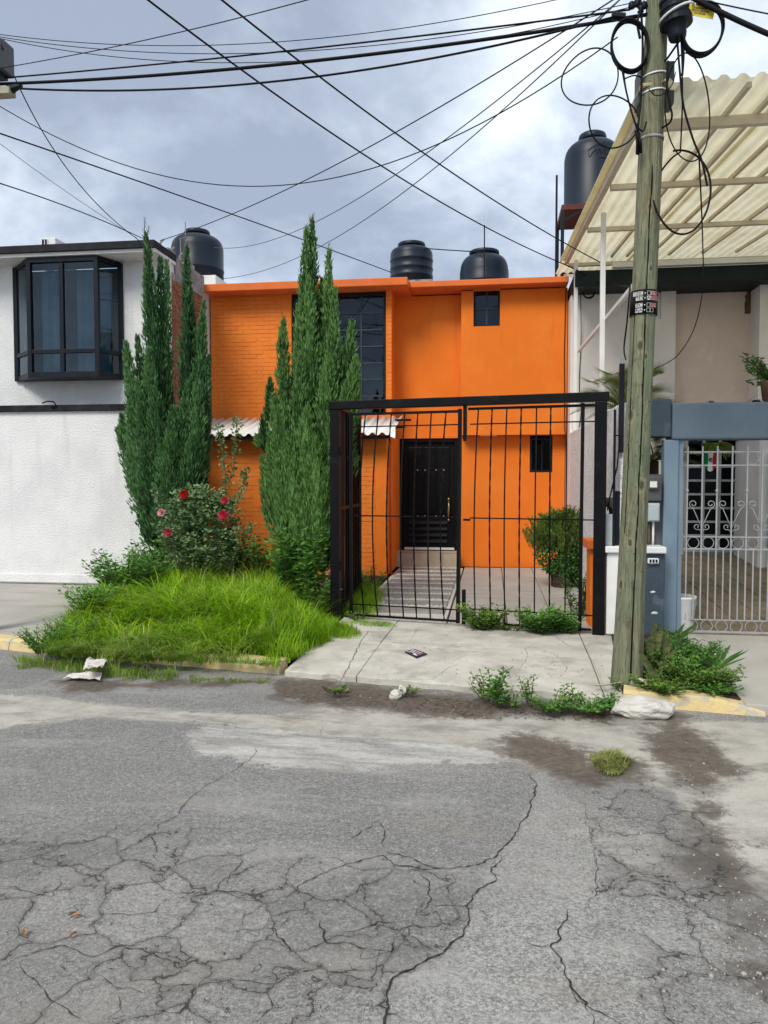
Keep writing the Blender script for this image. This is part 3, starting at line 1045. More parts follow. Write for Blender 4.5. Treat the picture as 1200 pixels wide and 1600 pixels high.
# white pebbles between the slabs
pb = MB()
for _ in range(2400):
    kx = rng.uniform(PATH_L + .05, PATH_R - .06)
    ky = 9.25 + .53 * rng.randint(0, 8) + rng.uniform(.405, .525)
    r_ = rng.uniform(.012, .028)
    z_ = rng.uniform(-.004, .006)
    a0 = rng.random() * 6
    ring = [(kx + r_ * math.cos(a0 + q * 1.2566) * rng.uniform(.7, 1.2), ky + r_ * math.sin(a0 + q * 1.2566) * rng.uniform(.7, 1.2), z_) for q in range(5)]
    pb.add(ring + [(kx, ky, z_ + r_ * .9)], [(q, (q + 1) % 5, 5) for q in range(5)])
o = pb.build('pebbles', 'pebble', rt)
o['kind'] = 'stuff'
yard = tag(thing('yard', 'grey flagstones of the forecourt behind the black gate', 'paving'), kind='structure')
xs_ = [-.50, .18, .72, 1.29]
ys_ = [8.55, 9.6, 10.75, 11.9, 13.1, 14.24]
for a, b in zip(xs_, xs_[1:]):
    for c, d in zip(ys_, ys_[1:]):
        j1, j2 = rng.uniform(-.05, .05), rng.uniform(-.05, .05)
        MB().prism([(a + .004, c + .004), (b - .004, c + .004), (b - .004, d - .004), (a + .004, d - .004)], -.1, rng.uniform(-.012, .006)).build('flagstone', 'conc_left', yard, bevel=.01)
MB().prism([(-5.1, 8.9), (-1.85, 8.9), (-1.70, 12.7), (-5.1, 12.7)], -.1, .0).build('garden_soil', 'soil', yard)

# ------------------------------------------------------------------ orange house
OH = thing('house', 'orange two storey house with a painted brick side and black front gate', 'house', (-2, 14, 0))
XL, XR = -5.18, 1.30
YB = 22.0


def part(mb, name, mat, parent, **kw):
    return mb.build(name, mat, parent, **kw)


Y_LOW, Y_BOX, Y_MID, Y_LEFT, Y_EXT = 14.30, 14.05, 14.33, 13.80, 12.72
X_STEP = -1.80            # right edge of the brick wing
X_BOX = -.57
Z_SLAB = 2.42
ZT = 5.0
# brick wing (upper storey), behind its bricks
wl0 = atY(455, 500, Y_LEFT).x      # left edge of big window
wr0 = atY(603, 500, Y_LEFT).x
wz0, wz1 = 2.78, 4.97
part(MB().box(XL, wl0, Y_LEFT + .004, YB, 2.62, ZT), 'wall', 'orange', OH)
part(MB().box(wr0, X_STEP, Y_LEFT + .004, YB, 2.62, ZT), 'wall', 'orange', OH)
part(MB().box(wl0, wr0, Y_LEFT + .016, Y_LEFT + .2, 2.3, wz0), 'wall', 'orange', OH)
# middle recess and plain box
part(MB().box(X_STEP, X_BOX, Y_MID, YB, Z_SLAB, ZT), 'wall', 'orange', OH)
sw = (atY(740, 451, Y_BOX), atY(781, 509, Y_BOX))
x0, x1, z1, z0 = sw[0].x, sw[1].x, sw[0].z, sw[1].z
bw = MB()
bw.box(X_BOX, x0, Y_BOX, YB, Z_SLAB, ZT)
bw.box(x1, XR, Y_BOX, YB, Z_SLAB, ZT)
bw.box(x0, x1, Y_BOX, Y_BOX + .25, Z_SLAB, z0)
bw.box(x0, x1, Y_BOX, Y_BOX + .25, z1, ZT)
part(bw, 'wall', 'orange', OH)
# lower wall with the small window beside the bush
lw = (atY(828, 684, Y_LOW), atY(863, 738, Y_LOW))
lx0, lx1, lz1, lz0 = lw[0].x, lw[1].x, lw[0].z, lw[1].z
DX0, DX1, DZ0, DZ1 = -1.72, -.63, .31, 2.38
bw = MB()
bw.box(DX1, lx0, Y_LOW, YB, 0, Z_SLAB - .003)
bw.box(lx1, XR, Y_LOW, YB, 0, Z_SLAB - .003)
bw.box(lx0, lx1, Y_LOW, Y_LOW + .2, 0, lz0)
bw.box(DX0, DX1, Y_LOW, YB, DZ1, Z_SLAB - .003)
bw.box(X_STEP, DX0, Y_LOW, YB, 0, Z_SLAB - .003)
part(bw, 'wall', 'orange', OH)
# brick extension with a smooth corner post
part(MB().box(XL, -1.94, Y_EXT + .004, YB - .1, 0, 2.40), 'wall', 'orange', OH)
part(MB().box(-1.938, -1.735, Y_EXT - .01, Y_LOW - .002, 0, 2.36), 'corner_post', 'orange', OH, bevel=.01)
part(MB().tube([(-1.70, Y_EXT + .25, 0), (-1.70, Y_EXT + .25, 2.3)], .022, 8), 'downpipe', 'orange_trim', OH, smooth=True)
# cornices
part(MB().box(XL - .0, X_STEP + .32, Y_LEFT - .35, Y_LEFT + 1.2, ZT, ZT + .135), 'cornice', 'orange_trim', OH, bevel=.012)
part(MB().box(X_STEP + .322, XR - .01, Y_BOX - .30, Y_BOX + 1.2, ZT + .022, ZT + .128), 'cornice', 'orange_trim', OH, bevel=.012)
part(MB().box(XL, XR - .02, Y_LEFT + 1.2, YB, ZT - .05, ZT + .06), 'roof', 'grey_block', OH)

# bricks, each its own piece
BL, BH, BG = .240, .067, .008
bmesh_ = MB().box(-BL / 2, BL / 2, -.02, .02, -BH / 2, BH / 2)
proto_me = bmesh_.mesh('brick')
proto_me.materials.append(M['orange_brick'])
first_brick = bpy.data.objects.new('brick', proto_me)
singles, rest = [], MB()


def lay(x0, x1, z0, z1, Y, single):
    r = 0
    z = z0 + BH / 2
    while z < z1 - BH / 2:
        x = x0 - (BL + BG) / 2 * (r % 2)
        while x < x1:
            a, b = max(x, x0), min(x + BL, x1)
            if b - a > .04:
                c = Vector(((a + b) / 2, Y + rng.uniform(-.005, .003), z + rng.uniform(-.002, .002)))
                if single(c):
                    singles.append((c, (b - a) / BL))
                else:
                    rest.box(a, b, c.y - .02, c.y + .02, c.z - BH / 2, c.z + BH / 2)
            x += BL + BG
        z += BH + BG
        r += 1


lay(XL + .005, wl0 - .02, 2.72, ZT - .01, Y_LEFT + .02, lambda c: True)
lay(wr0 + .03, X_STEP - .002, 2.72, ZT - .01, Y_LEFT + .02, lambda c: False)
lay(XL + .005, -1.945, .02, 2.33, Y_EXT + .02, lambda c: -4.35 < c.x < -3.55 or c.x > -2.32)
singles.sort(key=lambda s: (abs(s[0].x + 3.9) if s[0].z < 2.6 else 0))
for c, sc in singles[300:]:
    rest.box(c.x - BL * sc / 2, c.x + BL * sc / 2, c.y - .02, c.y + .02, c.z - BH / 2, c.z + BH / 2)
for i, (c, sc) in enumerate(singles[:300]):
    inst(first_brick, 'brick', OH, c, (sc, 1, 1))
bpy.data.objects.remove(first_brick)
o = rest.build('brick_courses', 'orange_brick', OH)
o['kind'] = 'stuff'


def window(parent, x0, x1, z0, z1, Y, xsplit, zsplit, fr=.045, depth=.06, mat='frame_dark', gl='glass', bar=.022, barmat=None, recess=.05, skip=None, label=None):
    """A window part: its frame, with mullions and each pane as sub-parts."""
    y0 = Y + recess
    f = MB()
    f.box(x0, x1, y0, y0 + depth, z1 - fr, z1)
    f.box(x0, x1, y0, y0 + depth, z0, z0 + fr)
    f.box(x0, x0 + fr, y0, y0 + depth, z0 + fr, z1 - fr)
    f.box(x1 - fr, x1, y0, y0 + depth, z0 + fr, z1 - fr)
    w = f.build('window', mat, parent)
    if label:
        w['label'] = label
    xa, xb, za, zb = x0 + fr, x1 - fr, z0 + fr, z1 - fr
    xs = [xa] + [xa + (xb - xa) * t for t in xsplit] + [xb]
    zs = [za] + [za + (zb - za) * t for t in zsplit] + [zb]
    for x in xs[1:-1]:
        MB().box(x - bar / 2, x + bar / 2, y0 + .005, y0 + depth - .012, za, zb).build('mullion', barmat or mat, w)
    for z in zs[1:-1]:
        for a, b in zip(xs, xs[1:]):
            MB().box(a + bar / 2, b - bar / 2, y0 + .007, y0 + depth - .014, z - bar / 2, z + bar / 2).build('glazing_bar', barmat or mat, w)
    for i, (a, b) in enumerate(zip(xs, xs[1:])):
        for j, (c, d) in enumerate(zip(zs, zs[1:])):
            t1, t2 = rng.uniform(-.004, .004), rng.uniform(-.004, .004)
            yy = y0 + .03
            MB().add([(a, yy + t1, c), (b, yy - t1, c), (b, yy - t1 + t2, d), (a, yy + t1 + t2, d)], [(0, 1, 2, 3)]).build('pane', gl, w)
    return w


def dark_room(parent, x0, x1, z0, z1, y0, y1, mat='room'):
    m = MB()
    m.add([(x0, y1, z0), (x1, y1, z0), (x1, y1, z1), (x0, y1, z1), (x0, y0, z0), (x1, y0, z0), (x1, y0, z1), (x0, y0, z1)],
          [(0, 1, 2, 3), (0, 4, 5, 1), (3, 2, 6, 7), (0, 3, 7, 4), (1, 5, 6, 2)])
    return m.build('room_interior', mat, parent)


def curtain(parent, x0, x1, z0, z1, y, mat='curtain', n=26, name='curtain'):
    vs_, fs = [], []
    for i in range(n + 1):
        x = x0 + (x1 - x0) * i / n
        d = .03 * math.sin(i * 1.55) + .012 * math.sin(i * 3.7 + 1)
        vs_ += [(x, y + d, z0), (x, y + d * .7, z1)]
    for i in range(n):
        fs.append((2 * i, 2 * i + 2, 2 * i + 3, 2 * i + 1))
    return MB().add(vs_, fs).build(name, mat, parent, smooth=True)


window(OH, wl0, wr0, wz0, wz1, Y_LEFT, [.25, .5, .75], [1 / 7, 2 / 7, 3 / 7, 4 / 7, 5 / 7, 6 / 7], fr=.05, mat='frame_dark', gl='glass_dark', bar=.026, barmat='frame_grey', recess=.06,
       label='tall grid window of small tinted panes behind the cypress')
dark_room(OH, wl0 + .002, wr0 - .002, wz0 + .002, wz1 + .02, Y_LEFT + .22, Y_LEFT + 2.4)
window(OH, x0 + .003, x1 - .003, z0 + .003, z1 - .003, Y_BOX, [.5], [.48], fr=.035, bar=.032, barmat='frame_grey', recess=.07, gl='glass_dark', label='small upper window with a cross of bars')
dark_room(OH, x0 + .002, x1 - .002, z0 + .002, z1 - .002, Y_BOX + .16, Y_BOX + 1.4)
window(OH, lx0 + .003, lx1 - .003, lz0 + .003, lz1 + .0, Y_LOW, [.55], [], fr=.04, recess=.03, gl='glass_black', label='small dark window beside the bush')
dark_room(OH, lx0 + .002, lx1 - .002, lz0 + .002, lz1 + .02, Y_LOW + .12, Y_LOW + 1.2)

# front door
dy = Y_LOW + .09
dr = part(MB().box(DX0 + .004, DX1 - .004, dy, dy + .05, DZ0 + .004, DZ1 - .004), 'door', 'black_sheet', OH)
fx = MB()
fx.box(DX0 + .002, DX0 + .07, dy - .06, dy - .001, DZ0 + .003, DZ1 - .002)
fx.box(DX1 - .07, DX1 - .002, dy - .06, dy - .001, DZ0 + .003, DZ1 - .002)
fx.box(DX0 + .07, DX1 - .07, dy - .06, dy - .001, DZ1 - .07, DZ1 - .002)
part(fx, 'door_frame', 'black', dr, bevel=.004)
cxm = (DX0 + DX1) / 2
for a, b in ((DX0 + .16, cxm - .12), (cxm - .09, cxm + .13), (cxm + .16, DX1 - .16)):
    part(MB().box(a, b, dy - .022, dy - .001, DZ0 + .66, DZ1 - .16), 'door_panel', 'black', dr, bevel=.012)
for q in range(4):
    zq = DZ0 + .13 + q * .115
    o = MB().add([(DX0 + .17, dy - .005, zq + .055), (DX1 - .2, dy - .005, zq + .055), (DX1 - .2, dy - .05, zq), (DX0 + .17, dy - .05, zq),
                  (DX0 + .17, dy - .001, zq + .045), (DX1 - .2, dy - .001, zq + .045)], [(0, 1, 2, 3), (3, 2, 5, 4), (0, 3, 4), (1, 5, 2)]).build('louvre', 'frame_dark', dr)
for zq in (DZ0 + 1.48, DZ0 + .62):
    for xq in (cxm - .21, cxm - .07, cxm + .14, cxm + .28):
        m = MB()
        m.lathe([(.016, -.004), (.013, .006), (.004, .011)], 8)
        m.v = [(xq + p[0], dy - .024 - p[2], zq + p[1]) for p in m.v]
        m.build('stud', 'steel', dr, smooth=True)
hx = DX1 - .17
hm = MB()
for zc, r_ in ((1.13, .026), (1.02, .02), (.74, .024)):
    hm.lathe([(.002, -.03), (r_, -.012), (r_, .012), (.002, .03)], 10, (hx, dy - .05, zc + .12))
hm.tube([(hx, dy - .055, 1.22), (hx + .006, dy - .09, 1.12), (hx, dy - .095, 1.02), (hx - .004, dy - .08, .93), (hx, dy - .055, .87)], [.014, .02, .022, .014, .01], 8)
part(hm, 'handle', 'brass', dr, smooth=True)
part(MB().box(DX0 + .1, DX1 - .06, dy - .13, dy - .004, DZ0 - .002, DZ0 + .035), 'threshold', 'white_paint', OH, bevel=.004)
st = part(MB().box(DX0 - .02, DX1 + .03, dy - .36, dy + .2, 0, DZ0 - .035), 'step', 'grout', OH)
for q in range(4):
    a = DX0 - .015 + q * .285
    part(MB().box(a, min(a + .28, DX1 + .028), dy - .372, dy - .361, .008, DZ0 - .04), 'tile', 'step_tile', st, bevel=.003)
    part(MB().box(a, min(a + .28, DX1 + .028), dy - .374, dy + .02, DZ0 - .034, DZ0 - .022), 'tile', 'step_tile', st, bevel=.003)


def corrugated(x0, x1, ya, za, yb, zb, pitch, amp, per=8, th=.004):
    """A sheet with its corrugations along y, as top and bottom skins."""
    n = int((x1 - x0) / pitch * per)
    vs_, fs = [], []
    for j, (y, z) in enumerate(((ya, za), (yb, zb))):
        for i in range(n + 1):
            x = x0 + (x1 - x0) * i / n
            c = math.cos(2 * math.pi * (x - x0) / pitch)
            vs_.append((x, y, z + amp * max(-1, min(1, c * 1.35))))
    for i in range(n):
        fs.append((i, i + 1, n + 2 + i, n + 1 + i))
    return MB().add(vs_, fs)


# tin canopy over the extension
cz0, cz1 = 2.36, 2.74
cn = corrugated(XL + .05, -1.60, Y_EXT - .34, cz0, Y_LEFT + .0, cz1, .16, .022).build('canopy', 'tin', OH, smooth=True)
sm = cn.modifiers.new('solid', 'SOLIDIFY')
sm.thickness = .006
eave = MB()
eave.bar((XL + .1, Y_EXT - .28, cz0 - .055), (-1.66, Y_EXT - .28, cz0 - .055), .05)
part(eave, 'canopy_beam', 'black', OH)
rb = MB()
for xq in (-4.9, -4.1, -3.3, -2.5, -1.72):
    rb.bar((xq, Y_EXT - .26, cz0 - .05), (xq, Y_LEFT - .02, cz1 - .06), .04, .05)
part(rb, 'canopy_rafter', 'black', OH)
for (u, v) in ((622, 656), (613, 667)):
    p = atY(u, v, Y_EXT + .5)
    MB().box(p.x - .05, p.x + .22, p.y, p.y + .05, p.z - .02, p.z + .015).build('canopy_arm', 'black', OH)
# stains of bare cable on the front: conduit and cable at the right edge
part(MB().tube([(XR - .03, Y_BOX - .015, 5.0), (XR - .05, Y_BOX - .018, 3.9), (XR - .03, Y_BOX - .015, 2.5), (XR - .02, Y_BOX - .012, 2.43)], .008, 6), 'conduit', 'rubber', OH, smooth=True)

# ------------------------------------------------------------------ white house on the left
WH = thing('house', 'white house with a faceted dark bay window and a tall blank garage wall', 'house', (-8, 12, 0))
WX = -5.20
Y_UP, Y_GAR = 11.93, 11.05
bayL, bayR = atY(27, 500, Y_UP).x, atY(190, 500, Y_UP).x
byt, byb = atY(100, 404, Y_UP - .4).z, atY(100, 590, Y_UP - .4).z
ztop = 5.14
m = MB()
m.box(-13, bayL, Y_UP, 22, 2.5, ztop)
m.box(bayR, WX - .012, Y_UP, 22, 2.5, ztop)
m.box(bayL, bayR, Y_UP, Y_UP + .2, 2.5, byb)
m.box(bayL, bayR, Y_UP, Y_UP + .2, byt, ztop)
part(m, 'wall', 'white_wall', WH)
part(MB().box(-13, -4.93, Y_GAR, Y_UP - .002, 0, 2.72), 'garage_wall', 'white_wall', WH)
part(MB().box(-13, -4.92, Y_GAR - .03, Y_GAR - .002, .02, .155), 'plinth', 'white_wall', WH, bevel=.01)
part(MB().box(-13, -4.91, Y_GAR - .05, Y_UP - .003, 2.66, 2.76), 'black_band', 'black_band', WH, bevel=.01)
# roof slab with a dark edge, pale underside
part(MB().box(-13, WX + .02, Y_UP - .50, Y_UP + .3, ztop, ztop + .05), 'eave', 'white_wall', WH)
fz = MB()
fz.prism([(0, 0)] * 0 or [(-13, Y_UP - .55), (WX + .03, Y_UP - .55), (WX + .03, Y_UP + .3), (-13, Y_UP + .3)], ztop + .052, ztop + .165)
part(fz, 'fascia', 'dark_fascia', WH, bevel=.006)
# brick party wall and its rough parapet
part(MB().box(WX - .01, WX + .006, Y_UP + .09, 13.42, 2.2, 5.0), 'party_wall', 'mortar', WH)
part(MB().box(WX - .01, WX + .03, Y_UP, Y_UP + .088, 2.5, ztop), 'corner_render', 'white_wall', WH)
rb = MB()
z, r = 2.3, 0
while z < 4.86:
    y = Y_UP + .10 - .12 * (r % 2)
    while y < 13.40:
        a, b = max(y, Y_UP + .10), min(y + .225, 13.41)
        if b - a > .05:
            d = rng.uniform(-.006, .012)
            rb.box(WX - .005, WX + .016 + d, a, b, z, z + .058)
        y += .24
    z += .074
    r += 1
o = rb.build('bricks', 'red_brick', WH)
o['kind'] = 'stuff'
pv = MB()
y = Y_UP - .52
while y < 13.45:
    L = rng.uniform(.22, .34)
    pv.box(WX - .10, WX + .022 + rng.uniform(-.008, .012), y, min(y + L - .008, 13.46), (ztop + .166 if y < Y_UP + .28 else 4.89), 5.30 + rng.uniform(-.045, .05))
    y += L
o = part(pv, 'parapet', 'grey_block', WH, bevel=.012)
o['kind'] = 'stuff'
for y in (Y_UP - .2, Y_UP + .22, Y_UP + .55):
    m = MB().tube([(WX - .02, y, 5.28), (WX - .02, y, 5.36), (WX + .02, y + .03, 5.42)], .016, 6)
    m.build('rebar_stub', 'grey_block', WH)
# bay window: three facets
BP = [(bayL, Y_UP - .02), (atY(47, 500, Y_UP - .42).x, Y_UP - .42), (atY(152, 500, Y_UP - .42).x, Y_UP - .42), (bayR, Y_UP - .02)]
zt = byb + (byt - byb) * (590 - 549) / (590 - 404)
bay = None
cx_, cy_ = (BP[0][0] + BP[3][0]) / 2, Y_UP + .3


def facet_bar(a, b, z0, z1, w, d, mat, name, parent):
    a, b = Vector((*a, 0)), Vector((*b, 0))
    t = (b - a).normalized()
    n = Vector((t.y, -t.x, 0))
    ps = []
    for z in (z0, z1):
        ps += [a + n * d / 2 + Vector((0, 0, z)), b + n * d / 2 + Vector((0, 0, z)), b - n * d / 2 + Vector((0, 0, z)), a - n * d / 2 + Vector((0, 0, z))]
    mb = MB().add(ps, [(3, 2, 1, 0), (4, 5, 6, 7), (0, 1, 5, 4), (1, 2, 6, 5), (2, 3, 7, 6), (3, 0, 4, 7)])
    return mb.build(name, mat, parent, bevel=.004)


head = MB()
head.prism([(BP[0][0] - .02, Y_UP - .003), (BP[1][0] - .02, BP[1][1] - .04), (BP[2][0] + .02, BP[2][1] - .04), (BP[3][0] + .02, Y_UP - .003)], byt - .06, byt + .01)
bay = head.build('window', 'frame_dark', WH)
bay['label'] = 'faceted dark bay window'
sl = MB().prism([(BP[0][0] - .02, Y_UP - .003), (BP[1][0] - .02, BP[1][1] - .04), (BP[2][0] + .02, BP[2][1] - .04), (BP[3][0] + .02, Y_UP - .003)], byb, byb + .085)
sl.build('sill', 'frame_dark', bay)
for i in range(3):
    a, b = Vector(BP[i]), Vector(BP[i + 1])
    t = (b - a).normalized()
    ins = .04
    facet_bar(a + t * ins, b - t * ins, zt - .032, zt + .032, .06, .055, 'frame_dark', 'transom', bay)
    splits = [0, 1] if i != 1 else [0, .485, 1]
    for s0, s1 in zip(splits, splits[1:]):
        p, q = a.lerp(b, s0), a.lerp(b, s1)
        for z0, z1 in ((byb + .085, zt - .032), (zt + .032, byt - .075)):
            pa, pb_ = p + t * .03, q - t * .03
            w1 = rng.uniform(-.003, .003)
            MB().add([(pa.x, pa.y + w1, z0), (pb_.x, pb_.y - w1, z0), (pb_.x, pb_.y, z1), (pa.x, pa.y, z1)], [(0, 1, 2, 3)]).build('pane', 'glass', bay)
    if i == 1:
        mm = a.lerp(b, .485)
        facet_bar(mm - t * .035, mm + t * .035, byb + .086, byt - .076, .06, .06, 'frame_dark', 'mullion', bay)
for (px_, py_) in BP:
    MB().box(px_ - .036, px_ + .036, py_ - .035, py_ + .03, byb + .002, byt - .002).build('mullion', 'frame_dark', bay, bevel=.004)
# a thin rail in front of the lower panes
for zf in (549, 530):
    zr = atY(100, zf, Y_UP - .4).z
dark_room(WH, bayL + .01, bayR - .01, byb + .01, byt - .01, Y_UP + .22, Y_UP + 2.6)
tag(curtain(OH, wl0 + .9, wr0 - .12, wz0 + .05, wz1 - .02, Y_LEFT + .45, n=20))
curtain(WH, bayL + .35, bayL + .78, byb + .12, byt - .05, Y_UP + .15, n=12)
curtain(WH, bayL + .95, bayR - .3, byb + .12, byt - .05, Y_UP + .2, n=22)
# air conditioner on the roof
ac = thing('air_conditioner', 'small pale air conditioner unit on the white house roof edge', 'air conditioner', (-7.3, 13.0, 5.3))
pa = atY(61, 372, 13.0)
pb2 = atY(82, 392, 13.0)
part(MB().box(pa.x, pb2.x + .06, 13.0, 13.9, pa.z - .28, pa.z), 'case', 'white_wall', ac, bevel=.012)
part(MB().box(pa.x + .05, pa.x + .17, 12.992, 12.999, pa.z - .18, pa.z - .03), 'grille', 'frame_dark', ac)
for q in range(3):
    part(MB().box(pa.x + .05 + q * .055, pa.x + .06 + q * .055, 12.985, 12.991, pa.z - .18, pa.z - .03), 'grille_bar', 'white_paint', ac)
for q in (pa.x + .04, pa.x + .22):
    part(MB().box(q, q + .04, 13.1, 13.8, 5.05, pa.z - .28), 'foot', 'grey_block', ac)
# cable stub on the black band
tag(MB().tube([atY(66, 630, Y_GAR - .08), atY(74, 627, Y_GAR - .09), atY(84, 628, Y_GAR - .09), atY(88, 634, Y_GAR - .07), atY(80, 636, Y_GAR - .07)], .012, 6).build('cable', 'rubber', smooth=True),
    'short loose black cable lying on the black band of the white house', 'cable')

# ------------------------------------------------------------------ right hand house
RH = thing('house', 'pink and pale plaster house behind the cream corrugated carport roof', 'house', (3, 14, 0))
Y_R = 13.6
z_sl = 4.76
pil0, pil1 = atY(1004, 540, Y_R - .05).x, atY(1055, 540, Y_R - .05).x
rec1 = atY(1186, 540, Y_R - .30).x
wwx0, wwx1 = atY(1012, 470, Y_R - .05).x, atY(1033, 470, Y_R - .05).x
wz_0, wz_1 = atY(1025, 498, Y_R - .05).z, atY(1025, 444, Y_R - .05).z
part(MB().box(1.315, pil0, Y_R, 22, 0, z_sl), 'wall', 'pale_wall', RH)
m = MB()
m.box(pil0, wwx0, Y_R - .06, 22, 0, z_sl)
m.box(wwx1, pil1, Y_R - .06, 22, 0, z_sl)
m.box(wwx0, wwx1, Y_R - .06, Y_R + .2, 0, wz_0)
m.box(wwx0, wwx1, Y_R - .06, Y_R + .2, wz_1, z_sl)
part(m, 'wall', 'pale_wall', RH)
window(RH, wwx0 + .002, wwx1 - .002, wz_0 + .002, wz_1 - .002, Y_R - .06, [], [.58], fr=.05, bar=.035, mat='white_paint', gl='glass_dark', recess=.06)
dark_room(RH, wwx0 + .002, wwx1 - .002, wz_0 + .002, wz_1 - .002, Y_R + .1, Y_R + 1)
# recessed pink field; the carport door opening is cut below
dX0, dX1, dZ0, dZ1 = atY(1068, 800, 13.5).x, atY(1153, 800, 13.5).x, .40, 2.34
m = MB()
m.box(pil1, rec1, Y_R + .16, 22, dZ1 + .2, z_sl)
part(m, 'wall', 'pink_wall', RH)
part(MB().box(rec1, 9, Y_R - .30, 22, 0, z_sl), 'wall', 'pale_wall', RH)
for u0, u1, v0, v1 in ((1166, 1175, 441, 490),):
    p, q = atY(u0, v0, Y_R + .15), atY(u1, v1, Y_R + .15)
    mm = MB()
    n = 9
    vs_ = []
    for k in range(n + 1):
        zq = p.z + (q.z - p.z) * k / n
        vs_ += [(p.x + rng.uniform(-.03, .02), Y_R + .154, zq), (q.x + .01, Y_R + .154, zq)]
    mm.add(vs_, [(2 * k, 2 * k + 1, 2 * k + 3, 2 * k + 2) for k in range(n)]).build('bare_patch', 'bare_brown', RH)
part(MB().box(1.32, 9, Y_R - .62, 22, z_sl, z_sl + .25), 'slab_edge', 'green_slab', RH, bevel=.01)
part(MB().box(1.9, 9, Y_R - .72, Y_R - .60, z_sl + .255, z_sl + .335), 'white_beam', 'white_paint', RH, bevel=.006)
# ground floor of the house inside the carport
m = MB()
m.box(pil1, dX0, 13.52, 14.2, 0, dZ1 + .198)
m.box(dX1, rec1, 13.52, 14.2, 0, dZ1 + .198)
m.box(dX0, dX1, 13.52, 14.2, dZ1, dZ1 + .198)
m.box(dX0, dX1, 13.52, 14.2, 0, dZ0)
part(m, 'wall', 'pale_wall', RH)
gd = MB()
gd.box(dX0 + .002, dX0 + .05, 13.47, 13.53, dZ0, dZ1 - .002)
gd.box(dX1 - .05, dX1 - .002, 13.47, 13.53, dZ0, dZ1 - .002)
gd.box(dX0 + .05, dX1 - .05, 13.47, 13.53, dZ1 - .05, dZ1 - .002)
gd.box(dX0 + .05, dX1 - .05, 13.47, 13.53, dZ0, dZ0 + .05)
door = part(gd, 'door', 'gate_grey', RH)
door['label'] = 'grey framed door of small dark panes inside the carport'
nxp, nzp = 3, 8
for i in range(1, nxp):
    x = dX0 + .05 + (dX1 - dX0 - .1) * i / nxp
    MB().box(x - .022, x + .022, 13.475, 13.525, dZ0 + .05, dZ1 - .05).build('mullion', 'gate_grey', door)
for j in range(1, nzp):
    z = dZ0 + .05 + (dZ1 - dZ0 - .1) * j / nzp
    for i in range(nxp):
        a = dX0 + .05 + (dX1 - dX0 - .1) * i / nxp + (.022 if i else 0)
        b = dX0 + .05 + (dX1 - dX0 - .1) * (i + 1) / nxp - (.022 if i < nxp - 1 else 0)
        MB().box(a, b, 13.478, 13.522, z - .018, z + .018).build('glazing_bar', 'gate_grey', door)
for i in range(nxp):
    for j in range(nzp):
        a = dX0 + .05 + (dX1 - dX0 - .1) * i / nxp
        b = dX0 + .05 + (dX1 - dX0 - .1) * (i + 1) / nxp
        c = dZ0 + .05 + (dZ1 - dZ0 - .1) * j / nzp
        d = dZ0 + .05 + (dZ1 - dZ0 - .1) * (j + 1) / nzp
        MB().add([(a, 13.5, c), (b, 13.5, c), (b, 13.5, d), (a, 13.5, d)], [(0, 1, 2, 3)]).build('pane', 'glass_black', door)
dark_room(RH, dX0, dX1, dZ0, dZ1, 14.21, 16)
# wall block on the right inside the carport, with a blue panel beyond
wc = gnd(1183, 893, .22)
pc = thing('partition', 'short white wall block inside the carport right of the paned door', 'wall', (wc.x, wc.y, .2))
part(MB().box(wc.x, wc.x + .42, wc.y, wc.y + 1.2, .12, 2.26), 'wall', 'white_wall', pc, bevel=.01)
part(MB().box(wc.x - .06, wc.x + .1, wc.y - .04, wc.y + 1.15, 2.262, 2.42), 'capital', 'white_wall', pc, bevel=.02)
part(MB().box(wc.x + .14, wc.x + .9, wc.y - .05, wc.y - .003, .2, 2.0), 'blue_panel', 'blue_door', pc, bevel=.01)
# carport floor of rough tiles, rising to the house
cf = tag(thing('floor', 'brown rough tiled floor of the neighbour\'s carport', 'floor'), kind='structure')


def cfz(y):
    return max(0, (y - 8.5)) * .074


vs_ = [(1.34, 8.44, -.012), (9, 8.44, -.012), (9, 13.5, cfz(13.5) - .012), (1.34, 13.5, cfz(13.5) - .012)]
MB().add(vs_, [(0, 1, 2, 3)]).build('screed', 'grout', cf)
T = .33
tiles, trest = [], MB()
yy = 8.46
while yy < 13.4:
    xx = 1.40
    while xx < 6.0:
        tiles.append((xx, yy))
        xx += T
    yy += T
tiles.sort(key=lambda t: t[1] + .2 * t[0])
for i, (a, c) in enumerate(tiles):
    mb = MB() if i < 290 else trest
    j = rng.uniform(-.003, .003)
    b, d = a + T - .012, c + T - .012
    mb.add([(a, c, cfz(c) - .03), (b, c, cfz(c) - .03), (b, d, cfz(d) - .03), (a, d, cfz(d) - .03), (a, c, cfz(c) + j), (b, c, cfz(c) - j), (b, d, cfz(d) + j), (a, d, cfz(d) - j)],
           [(4, 5, 6, 7), (0, 1, 5, 4), (1, 2, 6, 5), (2, 3, 7, 6), (3, 0, 4, 7)])
    if i < 290:
        mb.build('tile', 'floor_tile', cf)
if trest.v:
    o = trest.build('tiles', 'floor_tile', cf)
    o['kind'] = 'stuff'

# boundary wall between the orange plot and the carport
BX = 1.318
bwt = thing('boundary_wall', 'rough white plaster boundary wall behind the wooden pole', 'wall', (BX, 11, 0))
part(MB().box(BX, BX + .16, 8.30, Y_BOX - .32, 0, 2.42), 'wall', 'white_rough', bwt, bevel=.02)
# post frame standing on it that carries the roof sheet edge
ROY0, ROZ0, ROY1, ROZ1 = 6.24, 4.57, 13.25, 5.24
RXL, RXR = 1.21, 7.6


def roofz(y):
    return ROZ0 + (ROZ1 - ROZ0) * (y - ROY0) / (ROY1 - ROY0)


